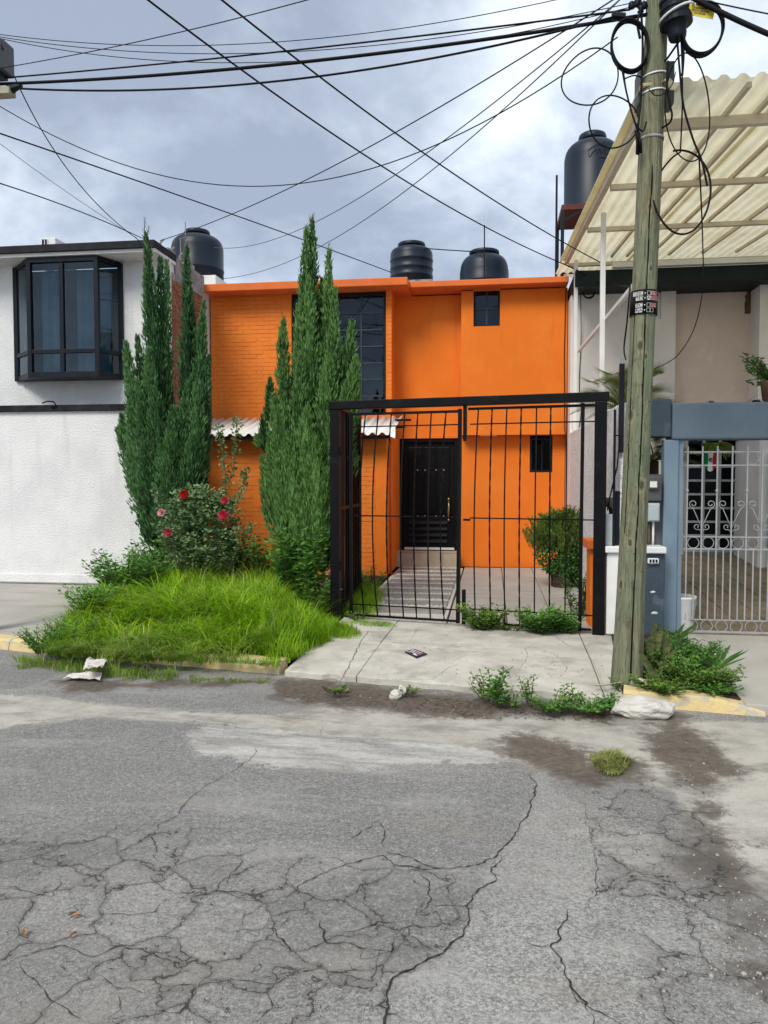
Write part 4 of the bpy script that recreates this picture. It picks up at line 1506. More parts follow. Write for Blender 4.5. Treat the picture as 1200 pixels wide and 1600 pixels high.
def roof_at(u, v, off=0.):
    """Where a pixel's ray meets the sloping roof plane."""
    d = ray(u, v)
    k = (ROZ1 - ROZ0) / (ROY1 - ROY0)
    t = (ROZ0 - k * ROY0 - CAMZ - off) / (d.z - k * d.y)
    return CAM + d * t


CR_ = thing('carport_roof', 'sloping cream corrugated carport roof on a light steel frame', 'roof', (4, 9.5, 4.5))
sx = [RXL - .04, 2.28, 3.33, 4.38, 5.43, 6.48, RXR]
for a, b in zip(sx, sx[1:]):
    o = corrugated(a, b + .03, ROY0, ROZ0 + .09 + rng.uniform(-.003, .003), ROY1 + 2.2, roofz(ROY1 + 2.2) + .09, .136, .017).build('roof_sheet', 'cream_sheet', CR_, smooth=True)
for (u, v) in ((1110, 190), (1110, 284), (1110, 350), (1110, 405)):
    p = roof_at(u, v)
    h = .085 if v == 190 else .06
    MB().box(RXL + .05, RXR, p.y - .03, p.y + .03, p.z - h / 2 - .01, p.z + h / 2 - .01).build('purlin', 'cream_steel', CR_, bevel=.004)
rx = [roof_at(u, v).x for u, v in ((1160, 182), (1055, 284), (1101, 284), (1144, 284), (1187, 284), (1030, 350), (1112, 350))]
rx = sorted(rx)
xr = [rx[0]]
for x in rx[1:]:
    if x - xr[-1] > .22:
        xr.append(x)
while xr[-1] < RXR - .5:
    xr.append(xr[-1] + .52)
for x in xr:
    if x < RXL + .2:
        continue
    MB().bar((x, ROY0 + .08, roofz(ROY0 + .08) + .052), (x, ROY1, roofz(ROY1) + .052), .035, .04).build('rafter', 'cream_steel', CR_)
MB().bar((RXL, ROY0 + .02, roofz(ROY0) + .03), (RXL, ROY1 + .1, roofz(ROY1) + .03), .06, .10).build('edge_beam', 'cream_steel', CR_, bevel=.004)
MB().bar((RXL - .05, ROY0, roofz(ROY0) + .075), (RXL - .05, ROY1 + .2, roofz(ROY1) + .075), .10, .02).build('edge_flashing', 'cream_sheet', CR_)
for u, v in ((900, 430), (943, 345)):
    X = RXL + .13
    p = atX(u, v, X)
    MB().box(X - .03, X + .03, p.y - .03, p.y + .03, 2.425, roofz(p.y) - .02).build('post', 'white_paint', CR_, bevel=.004)
pA, pB = atX(899, 549, RXL + .13), atX(990, 438, RXL + .13)
MB().bar(pA + Vector((.05, 0, 0)), pB + Vector((.05, 0, 0)), .045).build('brace', 'white_paint', CR_, bevel=.003)
for xq in (4.6, 7.4):
    MB().box(xq - .04, xq + .04, ROY0 + .25, ROY0 + .33, 2.5 if xq < 7 else 0, roofz(ROY0) - .0).build('post', 'white_paint', CR_)

# ------------------------------------------------------------------ water tanks
def water_tank(name, label, cx, cy, z0, r, h, collar=.5, ribs=(.12, .3), top=.62, cap=.36, group=None, n=40):
    t = thing(name, label, 'water tank', (cx, cy, z0), 0, group)
    hb = h * top
    prof = [(r * .97, 0), (r, .015)]
    for q in ribs:
        zq = q * h
        prof += [(r, zq - .03), (r * 1.022, zq - .018), (r * 1.022, zq + .018), (r, zq + .03)]
    prof += [(r, hb - .03), (r * .985, hb)]
    for k in range(1, 7):
        a = k / 6
        prof.append((r * (.985 - (.985 - collar) * a ** 1.6), hb + (h * .93 - hb - .06) * (1 - (1 - a) ** 1.7) ** .9))
    prof += [(r * collar, h * .93 - .03)]
    MB().lathe(prof, n, (cx, cy, z0)).build('tank_body', 'tank', t, smooth=True)
    lid = [(r * (collar + .02), h * .93 - .032), (r * (collar + .035), h * .93 - .01), (r * (collar + .03), h * .93 + .035), (r * collar, h * .985), (r * cap, h), (r * .05, h + .004)]
    MB().lathe(lid, n, (cx, cy, z0)).build('lid', 'tank', t, smooth=True)
    return t


def tank_px(label, u0, u1, vt, vb, Y, **kw):
    c, e = atY((u0 + u1) / 2, (vt + vb) / 2, Y), atY(u1, (vt + vb) / 2, Y)
    zt_, zb_ = atY((u0 + u1) / 2, vt, Y).z, atY((u0 + u1) / 2, vb, Y).z
    return water_tank('water_tank', label, c.x, Y, zb_, abs(e.x - c.x), zt_ - zb_, **kw), c, zb_


t1, c1, zb1 = tank_px('blue black water tank on a pale plinth behind the white house parapet', 270, 347, 360, 440, 16.5, collar=.46, top=.66, ribs=(.2,))
MB_p = thing('tank_plinth', 'pale block plinth under the tank behind the white house', 'plinth', (c1.x, 16.5, 5.0))
part(MB().box(c1.x - .5, c1.x + .6, 16.0, 17.1, 4.95, zb1 - .002), 'block', 'white_wall', MB_p, bevel=.01)
for du in (-.26, -.2):
    pass
fr = thing('rebar_frame', 'two thin rusty bars bent over beside the left roof tank', 'bars', (c1.x - .4, 15.6, 5.0))
a = atY(282, 372, 15.6)
b = atY(289, 346, 15.6)
part(MB().tube([(a.x, 15.6, 5.0), (a.x, 15.6, a.z), (a.x + .12, 15.6, a.z + .01)], .012, 5), 'bar', 'grey_block', fr)
part(MB().tube([(b.x, 15.62, 5.0), (b.x, 15.62, b.z)], .012, 5), 'bar', 'grey_block', fr)
t2, c2, zb2 = tank_px('squat ribbed water tank on the orange roof, above the recess', 610, 676, 380, 446, 17.5, collar=.62, top=.74, ribs=(.18, .36, .56), cap=.5)
part(MB().box(c2.x - .5, c2.x + .5, 17.0, 18.0, 5.0, zb2 - .002), 'base', 'grey_block', t2)
t3, c3, zb3 = tank_px('wide shouldered water tank with a rod standing before it', 718, 795, 392, 456, 16.6, collar=.58, top=.5, ribs=(.2,), cap=.5)
part(MB().box(c3.x - .5, c3.x + .5, 16.1, 17.1, 5.0, zb3 - .002), 'base', 'grey_block', t3)
rod = thing('antenna_mast', 'thin rod standing on the orange roof before the wide tank', 'mast', (c3.x, 15.9, 5.05))
p = atY(757, 352, 15.9)
part(MB().tube([(p.x, 15.9, 5.03), (p.x, 15.9, p.z)], .014, 6), 'rod', 'frame_dark', rod)
part(MB().box(p.x - .05, p.x + .05, 15.86, 15.94, 5.02, 5.05), 'base_plate', 'frame_dark', rod)
t4, c4, zb4 = tank_px('tall navy water tank on a steel stand beside the carport roof', 881, 969, 210, 334, 15.6, collar=.47, top=.70, ribs=(.02,), cap=.4)
# faded maker's mark on it: a small drawn house and a scrawled word
mk = MB()
rr = abs(atY(969, 280, 15.6).x - c4.x) + .006


def on_tank(u, v):
    p = atY(u, v, 15.6)
    dx = max(-.98, min(.98, (p.x - c4.x) / rr))
    return Vector((c4.x + dx * rr, 15.6 - rr * math.sqrt(1 - dx * dx), p.z))


for ln in ([(915, 262), (914, 252), (920, 247), (928, 243), (936, 239), (944, 246), (950, 250)], [(916, 262), (921, 255), (927, 251), (926, 259), (931, 250), (934, 257), (939, 249), (941, 257), (947, 252), (950, 258), (955, 253)],
           [(930, 263), (940, 262), (948, 263)]):
    mk.tube([on_tank(*q) for q in ln], .007, 4)
mk.build('faded_mark', 'tank_mark', t4)
stn = thing('tank_stand', 'dark steel stand with a red oxide deck under the tall navy tank', 'stand', (c4.x, 15.6, 5.05))
part(MB().box(c4.x - .62, c4.x + .62, 15.0, 16.2, zb4 - .10, zb4 - .002), 'deck', 'red_oxide', stn, bevel=.005)
for dx, dyy in ((-.6, -.58), (.6, -.58), (-.6, .58), (.6, .58)):
    part(MB().box(c4.x + dx - .03, c4.x + dx + .03, 15.6 + dyy - .03, 15.6 + dyy + .03, 5.03, zb4 - .101), 'leg', 'frame_dark', stn)
part(MB().bar((c4.x - .6, 15.02, zb4 - .3), (c4.x - .25, 15.02, zb4 - .12), .03), 'strut', 'frame_dark', stn)
part(MB().bar((c4.x - .6, 15.02, 5.5), (c4.x + .6, 15.02, 5.5), .03), 'strut', 'frame_dark', stn)
part(MB().box(c4.x - .9, c4.x + .9, 14.9, 16.4, 4.85, 5.03), 'roof_curb', 'grey_block', stn)
p = atY(870, 274, 15.2)
ms = thing('antenna_mast', 'tall thin black mast left of the navy tank stand', 'mast', (p.x, 15.2, 5.05))
part(MB().tube([(p.x, 15.2, 5.0), (p.x, 15.2, p.z)], .022, 6), 'rod', 'frame_dark', ms)
part(MB().box(p.x - .06, p.x + .06, 15.14, 15.26, 5.0, 5.07), 'base_plate', 'frame_dark', ms)

# ------------------------------------------------------------------ neighbour's portal, scroll gate and meter pillar
PY = 8.40
PT = thing('portal', 'slate blue concrete portal beam and post above the scrollwork gate', 'portal', (3, PY, 0))
zb_t, zb_b = 2.42, 2.04
part(MB().box(1.86, 6.6, PY, PY + .34, zb_b, zb_t), 'beam', 'slate', PT, bevel=.02)
part(MB().box(1.62, 1.857, PY + .03, PY + .40, zb_b + .03, zb_t + .045), 'beam_end', 'slate_dark', PT, bevel=.015)
part(MB().box(1.785, 1.935, PY + .02, PY + .17, 0, zb_b - .002), 'post', 'blue_steel', PT, bevel=.012)
part(MB().box(1.937, 1.985, PY + .05, PY + .15, 0, zb_b - .002), 'gate_jamb', 'blue_steel', PT, bevel=.006)
part(MB().box(5.2, 5.36, PY + .02, PY + .17, 0, zb_b - .002), 'post', 'blue_steel', PT, bevel=.012)
for u in (1105, 1178):
    q = atY(u, 636, PY + .1)
    bits = MB()
    for _ in range(5):
        a = rng.uniform(-.06, .06)
        bits.box(q.x + a, q.x + a + rng.uniform(.02, .06), PY + .1, PY + .2, zb_t - .002, zb_t + rng.uniform(.015, .04))
    tag(bits.build('rubble', 'rock_grey'), 'bits of broken stone lying on the slate blue beam', 'rubble', kind='stuff')

SG = thing('gate', 'grey scrollwork gate with rings and spirals under the slate beam', 'gate', (3.4, PY + .1, 0))
gy = PY + .10


def zAt(v, Y=PY + .1, u=1130):
    return atY(u, v, Y).z


z_t, z_r1, z_r2, z_c1, z_c2, z_b1, z_b2 = zAt(706), zAt(727), zAt(839), zAt(839), zAt(858), zAt(969), zAt(990)
gx0, gx1 = 1.995, 3.55


def rail(z, w=.02):
    MB().box(gx0, gx1, gy - w / 2, gy + w / 2, z - w / 2, z + w / 2).build('rail', 'gate_grey', SG)


for z in (z_t, z_r1, z_r2, z_c2, z_b1):
    rail(z, .014)
rail(z_b2 + .012, .03)
pitch = (atY(1095, 900, gy).x - atY(1072, 900, gy).x) / 2
x = atY(1071, 900, gy).x
k = 0
while x < gx1:
    full = k % 4 == 0
    if k % 2 == 0:
        MB().box(x - .007, x + .007, gy - .02, gy - .0075, z_b1 - .0, z_t + .06).build('bar', 'gate_grey', SG)
        if k % 4 == 0:
            MB().lathe([(.008, -.018), (.017, -.006), (.017, .006), (.008, .018)], 8, (x, gy - .014, zAt(767))).build('collar', 'gate_grey', SG)
    else:
        MB().box(x - .006, x + .006, gy - .02, gy - .0075, z_b1, z_c2).build('bar', 'gate_grey', SG)
    x += pitch
    k += 1


def ring(cx, cz, r, parent, name='ring', rr=.005):
    MB().tube([(cx + r * math.cos(a * math.pi / 10), gy + .004, cz + r * math.sin(a * math.pi / 10)) for a in range(20)], rr, 5, closed=True).build(name, 'gate_grey', parent, smooth=True)


x = atY(1071, 900, gy).x + pitch
zc = (z_r2 + z_c2) / 2
rad = abs(z_r2 - z_c2) / 2 - .006
k = 0
while x < gx1 - .05:
    ring(x, zc, rad, SG)
    if k % 1 == 0:
        ring(x, (z_b1 + z_b2) / 2 + .005, abs(z_b1 - z_b2) / 2 - .012, SG)
    x += pitch * 2
    k += 1
for u in (1176,):
    q = atY(u, 716, gy)
    ring(q.x, (z_t + z_r1) / 2, abs(z_t - z_r1) / 2 - .008, SG)


def scroll(x, z, s, parent):
    """A slanting rod that curls outward into a spiral at its head, and a small spiral at its foot."""
    pts = [(x + s * .006, gy + .004, z - .02), (x + s * .05, gy + .004, z + .09), (x + s * .088, gy + .004, z + .175)]
    cx0, cz0 = x + s * .088, z + .225
    for i in range(15):
        a = -1.3 + i / 14 * 7.6
        r = .044 * (1 - .70 * i / 14)
        pts.append((cx0 + s * r * math.cos(a), gy + .004, cz0 + r * math.sin(a)))
    MB().tube(pts, .005, 5).build('scroll', 'gate_grey', parent, smooth=True)
    pts = [(x + s * .008, gy + .004, z - .07)]
    cx0, cz0 = x + s * .048, z - .015
    for i in range(13):
        a = -2.2 + i / 12 * 6.6
        r = .034 * (1 - .68 * i / 12)
        pts.append((cx0 + s * r * math.cos(a), gy + .004, cz0 + r * math.sin(a)))
    MB().tube(pts, .0045, 5).build('scroll', 'gate_grey', parent, smooth=True)


x = atY(1095, 900, gy).x
zs_ = zAt(821)
while x < gx1 - .1:
    scroll(x, zs_, 1, SG)
    scroll(x, zs_, -1, SG)
    x += pitch * 4

# meter pillar: low white and slate pedestal with meter boxes
MP = thing('meter_pillar', 'low white and slate pedestal carrying the meters behind the pole', 'pillar', (1.45, 8.3, 0))
pcap = .93
part(MB().box(1.185, 1.505, 8.22, 8.50, 0, pcap - .07), 'white_side', 'white_paint', MP, bevel=.015)
part(MB().box(1.507, 1.775, 8.24, 8.50, 0, pcap - .07), 'slate_side', 'slate_dark', MP, bevel=.012)
part(MB().box(1.165, 1.775, 8.18, 8.54, pcap - .068, pcap), 'cap', 'white_paint', MP, bevel=.012)
for (u, v, w, h) in ((1021, 878, .10, .05), (1020, 925, .065, .022), (1023, 958, .085, .03), (1012, 862, .05, .02)):
    q = atY(u, v, 8.235)
    n = 9
    ring_ = [(q.x + w / 2 * math.cos(6.283 * k / n) * rng.uniform(.65, 1.2), 8.236, q.z + h / 2 * math.sin(6.283 * k / n) * rng.uniform(.6, 1.3)) for k in range(n)]
    mm = MB().add([(q.x, 8.232, q.z)] + ring_, [(0, k + 1, (k + 1) % n + 1) for k in range(n)])
    mm.build('flaked_patch', 'white_rough', MP)
q = atY(1020, 876, 8.235)
part(MB().box(q.x - .055, q.x + .055, 8.20, 8.236, q.z - .028, q.z + .028), 'socket_plate', 'white_paint', MP, bevel=.008)
for k in (-.03, 0, .03):
    part(MB().box(q.x + k - .009, q.x + k + .009, 8.194, 8.2, q.z - .016, q.z + .016), 'socket', 'frame_dark', MP)
mt = thing('electric_meter', 'dark grey electricity meter with a white dial window above the pedestal', 'meter', (1.66, 8.36, 1.3))
qa, qb = atY(1005, 744, 8.34), atY(1034, 783, 8.34)
part(MB().box(qa.x - .03, qb.x, 8.34, 8.46, qb.z, qa.z), 'case', 'meter_grey', mt, bevel=.015)
qd = atY(1021, 757, 8.30)
part(MB().box(qd.x - .055, qd.x + .055, 8.30, 8.341, qd.z - .05, qd.z + .05), 'dial_hood', 'meter_grey', mt, bevel=.012)
part(MB().box(qd.x - .035, qd.x + .035, 8.294, 8.30, qd.z - .03, qd.z + .032), 'dial', 'white_paint', mt)
part(MB().box(qa.x, qb.x + .06, 8.462, 8.50, pcap, qa.z + .02), 'back_board', 'meter_grey', mt, bevel=.004)
mt2 = thing('breaker_box', 'pale grey breaker box with conduits below the electricity meter', 'meter box', (1.66, 8.36, 1.1))
qa, qb = atY(1006, 785, 8.35), atY(1031, 815, 8.35)
part(MB().box(qa.x - .03, qb.x, 8.35, 8.46, qb.z, qa.z - .006), 'case', 'meter_pale', mt2, bevel=.012)
part(MB().box(qa.x + .05, qb.x - .012, 8.338, 8.349, qb.z + .012, qa.z - .02), 'lid', 'meter_pale', mt2, bevel=.006)
for k in range(3):
    part(MB().tube([(qa.x + .02 + k * .045, 8.41, qb.z), (qa.x + .025 + k * .042, 8.40, pcap + .05), (qa.x + .02 + k * .045, 8.42, pcap)], .012, 6), 'conduit', ('red_oxide', 'bare_brown', 'rope_white')[k], mt2, smooth=True)
mt3 = thing('junction_box', 'round grey service head and box left of the wooden pole', 'junction box', (1.2, 8.4, 1.1))
qa = atY(954, 782, 8.34)
part(MB().tube([(qa.x, 8.34, qa.z + .03), (qa.x, 8.34, qa.z - .07)], .05, 14), 'round_head', 'meter_grey', mt3, smooth=True)
qb = atY(952, 818, 8.34)
part(MB().box(qb.x - .05, qb.x + .04, 8.30, 8.40, pcap + .002, qb.z + .10), 'box', 'meter_pale', mt3, bevel=.01)
part(MB().tube([(qa.x, 8.36, qa.z - .07), (qa.x + .01, 8.36, qb.z + .10)], .02, 8), 'conduit', 'frame_dark', mt3)
part(MB().box(qb.x + .045, qb.x + .10, 8.30, 8.34, pcap + .002, qa.z + .10), 'plate', 'frame_dark', mt3)
rs = thing('service_riser', 'black service riser bars standing along the wall left of the pole', 'conduit', (1.24, 8.2, .95))
qa = atY(973, 568, 8.25)
part(MB().box(qa.x - .03, qa.x + .02, 8.24, 8.29, 1.9, qa.z), 'black_riser', 'frame_dark', rs, bevel=.004)
part(MB().tube([(qa.x - .01, 8.27, qa.z), (qa.x - .012, 8.27, qa.z + .05), (qa.x + .012, 8.27, qa.z + .05), (qa.x + .012, 8.27, qa.z)], .005, 5), 'eye', 'steel', rs)
qb = atY(961, 640, 8.25)
part(MB().tube([(qb.x, 8.25, pcap), (qb.x, 8.25, qb.z)], .014, 6), 'thin_rod', 'frame_dark', rs)
part(MB().box(qb.x + .0, qa.x + .02, 8.235, 8.245, 2.07, 2.085), 'bracket', 'frame_dark', rs)
part(MB().tube([(qa.x - .02, 8.24, 2.06), (qb.x + .02, 8.2, 1.75), (qb.x - .04, 8.24, 1.45), (qb.x - .06, 8.28, 1.3)], .008, 5), 'cable', 'rubber', rs, smooth=True)
# low orange garden pier just inside the gate
op = thing('garden_pier', 'low orange garden wall with a cap behind the right gate post', 'wall', (1.1, 8.9, 0))
part(MB().box(1.07, 1.30, 8.62, 8.98, 0, .86), 'wall', 'orange', op, bevel=.01)
part(MB().box(1.03, 1.312, 8.56, 9.04, .862, .96), 'cap', 'orange_trim', op, bevel=.01)

# bucket, flag pendant, hanging basket in the carport
bk = thing('bucket', 'white paint streaked bucket standing left of the scrollwork gate', 'bucket', (2.02, 8.75, 0))
bc = gnd(1062, 985)
bc = Vector((bc.x + .02, 8.62, .01))
part(MB().lathe([(.125, 0), (.13, .01), (.15, .33), (.158, .34), (.158, .36), (.148, .36), (.146, .34), (.12, .04)], 24, bc), 'tub', 'white_paint', bk, smooth=True)
part(MB().tube([(bc.x + .155 * math.cos(a), bc.y - .02 - .05 * math.sin(a), bc.z + .33 - .16 * math.sin(a)) for a in [math.pi * k / 10 for k in range(11)]], .004, 5), 'handle', 'steel', bk)


def ltr(txt, size):
    cu = bpy.data.curves.new('t', 'FONT')
    cu.body = txt
    cu.size = size
    cu.align_x = 'CENTER'
    cu.align_y = 'CENTER'
    o = bpy.data.objects.new('t', cu)
    COL.objects.link(o)
    bpy.context.view_layer.update()
    me = bpy.data.meshes.new_from_object(o.evaluated_get(bpy.context.evaluated_depsgraph_get()))
    vs_ = [tuple(v.co) for v in me.vertices]
    fs = [tuple(p.vertices) for p in me.polygons]
    bpy.data.objects.remove(o)
    bpy.data.meshes.remove(me)
    return vs_, fs


fp = thing('flag_pendant', 'green white and red flag pendant hung inside the carport gate', 'flag', (2.3, 8.7, 1.9))
fy = 8.75
fa, fb = atY(1098, 708, fy), atY(1122, 736, fy)
W3 = (fb.x - fa.x) / 3
for k, mt_ in enumerate(('flag_green', 'flag_white', 'flag_red')):
    vs_, fs = [], []
    for i in range(5):
        x = fa.x + W3 * (k + i / 4)
        t = (x - fa.x) / (fb.x - fa.x)
        drop = (.13 + .07 * (1 - abs(2 * t - 1) ** 1.5))
        for j in range(5):
            vs_.append((x + .01 * j / 4 * (1 - 2 * t), fy + .012 * math.sin(t * 9 + j), fa.z - drop * j / 4))
    for i in range(4):
        for j in range(4):
            fs.append((i * 5 + j, i * 5 + j + 1, (i + 1) * 5 + j + 1, (i + 1) * 5 + j))
    part(MB().add(vs_, fs), 'stripe', mt_, fp, smooth=True)
cx_ = (fa.x + fb.x) / 2
em = MB()
for k in range(9):
    a = .6 + k * .6
    em.lathe([(.001, -.006), (.008, 0), (.001, .006)], 6, (cx_ + .017 * math.cos(a), fy - .02, fa.z - .075 + .017 * math.sin(a)))
em.lathe([(.001, -.012), (.013, 0), (.001, .012)], 8, (cx_ - .002, fy - .02, fa.z - .072))
part(em, 'emblem', 'bare_brown', fp)
part(MB().tube([(cx_ - .06, fy, fa.z), (cx_, fy, fa.z + .12), (cx_ + .06, fy, fa.z)], .004, 4), 'cord', 'rubber', fp)
part(MB().tube([(cx_, fy, fa.z + .12), (cx_, fy, fa.z + .4)], .003, 4), 'cord', 'rubber', fp)

# ------------------------------------------------------------------ black gate (built in its own plane, then turned along the street)
GT = thing('gate', 'tall black barred driveway gate in a heavy frame before the orange house', 'gate', GP, GROT)


def gp(u, v):
    """Photo pixel -> (along, height) in the gate's plane."""
    d = ray(u, v)
    t = (GP - CAM).dot(GN) / d.dot(GN)
    p = CAM + d * t
    return (p - GP).dot(GX), p.z


S1 = gp(938, 800)[0]
ZB = 2.43
ZT_ = 2.525


def gpart(mb, name, parent=GT, **kw):
    return mb.build(name, 'black', parent, **kw)


gpart(MB().box(-.05, .055, -.05, .05, 0, ZB - .001), 'post', bevel=.006)
gpart(MB().box(S1 - .065, S1 + .055, -.06, .06, 0, ZB - .001), 'post', bevel=.006)
gpart(MB().box(-.06, S1 + .075, -.06, .06, ZB, ZT_), 'lintel_beam', bevel=.006)
# leaves: each a part with its bars as pieces
bar_px_l = [(551, 549, 550), (571, 562, 569), (591, 582, 590), (611.5, 604, 609.5), (632.5, 625.5, 630.5), (653, 646.5, 651), (674, 668.5, 672.5), (697, 688, 694)]
bar_px_r = [(747.5, 741, 743), (769, 765, 767), (792, 788, 789), (814.6, 811.5, 812), (838.5, 836, 835), (860.7, 859, 858.5), (886, 884.5, 882.5)]


def leaf(name, bars, s0, s1, zt, zb, rails, stile0, stile1, label):
    fr_ = MB()
    fr_.box(s0, s1, -.014, .014, zt - .028, zt)
    root = gpart(fr_, name)
    root['label'] = label
    gpart(MB().box(s0 + .03, s1 - .03, -.014, .014, zb, zb + .022), 'bottom_rail', root)
    for z in rails:
        gpart(MB().box(s0 + .02, s1 - .02, .0075, .0165, z - .007, z + .007), 'cross_rail', root)
    for i, (ut, um, ub) in enumerate(bars):
        vt, vm, vb = 641, 800, 972
        a, m_, b = gp(ut, vt)[0], gp(um, vm)[0], gp(ub, vb)[0]
        pts = []
        n = 44 if i % 2 else 10
        for k in range(n + 1):
            t = k / n
            x = (1 - t) * (1 - 2 * t) * b + 4 * t * (1 - t) * m_ + t * (2 * t - 1) * a
            pts.append((x, -.002, zb + .023 + (zt - .029 - zb - .023) * t))
        gpart(MB().tube(pts, .0095, 4, twist=.55 if i % 2 else 0), 'bar', root, smooth=False)
    for st_ in (stile0, stile1):
        if st_:
            (ut, ub, w) = st_
            a, b = gp(ut, 641)[0], gp(ub, 972)[0]
            gpart(MB().bar((a, 0, zt + .012), (b, 0, zb - .01), w, .035, up=(1, 0, 0)), 'stile', root, bevel=.003)
    return root


zl = [gp(640, v)[1] for v in (665, 807, 949)]
zr = [gp(830, v)[1] for v in (660.5, 811, 957)]
SM = gp(721, 800)[0]
leaf('gate_leaf', bar_px_l, gp(545, 800)[0], gp(720, 700)[0], gp(640, 643)[1], .035, zl, (548, 549, .035), (719, 715.5, .062), None or 'left leaf of the gate with bent bars')
leaf('gate_leaf', bar_px_r, gp(731, 800)[0], S1 - .048, gp(830, 634)[1], .03, zr, None, (911, 906, .035), 'right leaf of the gate')
a, b = gp(727, 639), gp(727, 689)
gpart(MB().box(a[0] - .018, a[0] + .018, -.03, .02, b[1], ZB - .001), 'drop_bolt', bevel=.003)
a, b = gp(725, 921), gp(725, 960)
gpart(MB().box(a[0] - .018, a[0] + .018, -.03, .02, .02, a[1]), 'floor_bolt', bevel=.003)
a = gp(733, 812)
gpart(MB().box(a[0] - .06, a[0] + .02, -.035, -.018, a[1] - .012, a[1] + .012), 'latch', bevel=.003)
a = gp(534, 806)
for z in (1.95, .62):
    gpart(MB().tube([(.075, -.03, z - .05), (.075, -.03, z + .05)], .016, 8), 'hinge')
# side panel from the left post back into the yard
SPX = GP.x + .02
sp = thing('side_screen', 'black sheet screen with slim bars running back from the left gate post', 'screen', (SPX, 9.6, 0))
ye = 10.35
part(MB().box(SPX - .02, SPX + .02, ye - .04, ye + .04, 0, 2.44), 'post', 'black', sp, bevel=.004)
part(MB().box(SPX - .025, SPX + .025, 8.92, ye + .05, 2.442, 2.49), 'top_rail', 'red_oxide', sp, bevel=.004)
part(MB().box(SPX - .018, SPX + .018, 8.90, ye - .05, 1.26, 1.30), 'mid_rail', 'black', sp)
part(MB().box(SPX - .018, SPX + .018, 8.90, ye - .05, .06, .10), 'bottom_rail', 'black', sp)
part(MB().box(SPX - .004, SPX + .004, 9.28, ye - .05, .11, 2.44), 'sheet', 'black_sheet', sp)
for k in range(4):
    y = 8.95 + k * .085
    part(MB().box(SPX - .008, SPX + .008, y - .008, y + .008, .10, 2.44), 'bar', 'black', sp)
for k in range(8):
    y = 9.36 + k * .12
    part(MB().box(SPX + .005, SPX + .02, y - .008, y + .008, .11, 2.44), 'bar', 'black', sp)

# ------------------------------------------------------------------ wooden utility pole with its gear
PB, PTP = Vector((1.075, 6.30, -.06)), Vector((1.262, 6.33, 6.1))


def pole_at(z):
    t = (z - PB.z) / (PTP.z - PB.z)
    return PB.lerp(PTP, t), .106 * (1 - t) + .080 * t


KNOTS = []
for (u, v, ks) in ((1017, 321, .035), (1018, 417, .03), (1001, 539, .05), (1010, 556, .03), (987, 648, .055), (1003, 758, .05), (972, 915, .045), (1022, 140, .03), (985, 848, .035)):
    z_ = atY(u, v, 6.2).z
    c_, r_0 = pole_at(z_)
    KNOTS.append((-math.pi / 2 + math.asin(max(-.95, min(.95, (atY(u, v, 6.2).x - c_.x) / r_0))), z_, ks))


def build_pole():
    n, m = 150, 220
    vs_, fs, deep, knots = [], [], set(), []
    for j in range(m + 1):
        z = PB.z + (PTP.z - PB.z) * j / m
        c, r = pole_at(z)
        gap = -math.pi / 2 + .06 + .30 * mnoise.noise((z * .45, 3, 1)) + .05 * mnoise.noise((z * 4, 8, 1))
        gap2 = -math.pi / 2 - .9 + .35 * mnoise.noise((z * .5, 13, 1))
        flare = .02 * math.exp(-max(0, z) * 2.2)
        for k in range(n):
            a = 2 * math.pi * k / n
            rr_ = r + flare + .006 * mnoise.noise((math.cos(a) * 2, math.sin(a) * 2, z * .6)) + .0025 * mnoise.noise((math.cos(a) * 9, math.sin(a) * 9, z * 1.1))
            for g, w, dep, on in ((gap, .030, .05, z < 4.0), (gap2, .024, .025, 1.2 < z < 2.9)):
                dd = abs((a - g + math.pi) % (2 * math.pi) - math.pi)
                if on and dd < w:
                    deep.add(len(vs_))
                    rr_ -= dep * (.5 + .5 * abs(mnoise.noise((z * 3, g, 4))) * 1.6)
            vs_.append((c.x + rr_ * math.cos(a), c.y + rr_ * math.sin(a), z))
            kq = 0
            for (ka, kz, ks) in KNOTS:
                da = abs((a - ka + math.pi) % (2 * math.pi) - math.pi) * r
                kq = max(kq, math.exp(-((da / (.6 * ks)) ** 2 + ((z - kz) / ks) ** 2)))
            knots.append(kq)
    for j in range(m):
        for k in range(n):
            k2 = (k + 1) % n
            fs.append((j * n + k, j * n + k2, (j + 1) * n + k2, (j + 1) * n + k))
    fs.append(tuple(m * n + k for k in range(n)))
    return MB().add(vs_, fs), deep, knots


UP = thing('utility_pole', 'leaning greenish wooden utility pole wrapped in a black sticker band', 'utility pole', (1.075, 6.3, 0))
_pm, _deep, _kn = build_pole()
_sh = _pm.build('shaft', 'pole', UP, smooth=True)
_sh.data.materials.append(M['split'])
_at = _sh.data.attributes.new('knot', 'FLOAT', 'POINT')
_at.data.foreach_set('value', np.array(_kn, np.float32))
for _p in _sh.data.polygons:
    if len(_p.vertices) == 4 and any(i in _deep for i in _p.vertices):
        _p.material_index = 1


def band(z, h, dr_, mat, name, parent, tilt=0., n=40):
    vs_, fs = [], []
    for k in range(n):
        a = 2 * math.pi * k / n
        dz = tilt * math.sin(a + 1)
        for q in (0, 1):
            c, r = pole_at(z + h * q)
            vs_.append((c.x + (r + dr_) * math.cos(a), c.y + (r + dr_) * math.sin(a), z + h * q + dz))
    for k in range(n):
        k2 = (k + 1) % n
        fs.append((2 * k, 2 * k2, 2 * k2 + 1, 2 * k + 1))
    o = MB().add(vs_, fs).build(name, mat, parent, smooth=True)
    sm_ = o.modifiers.new('solid', 'SOLIDIFY')
    sm_.thickness = .003
    sm_.offset = 1
    return o


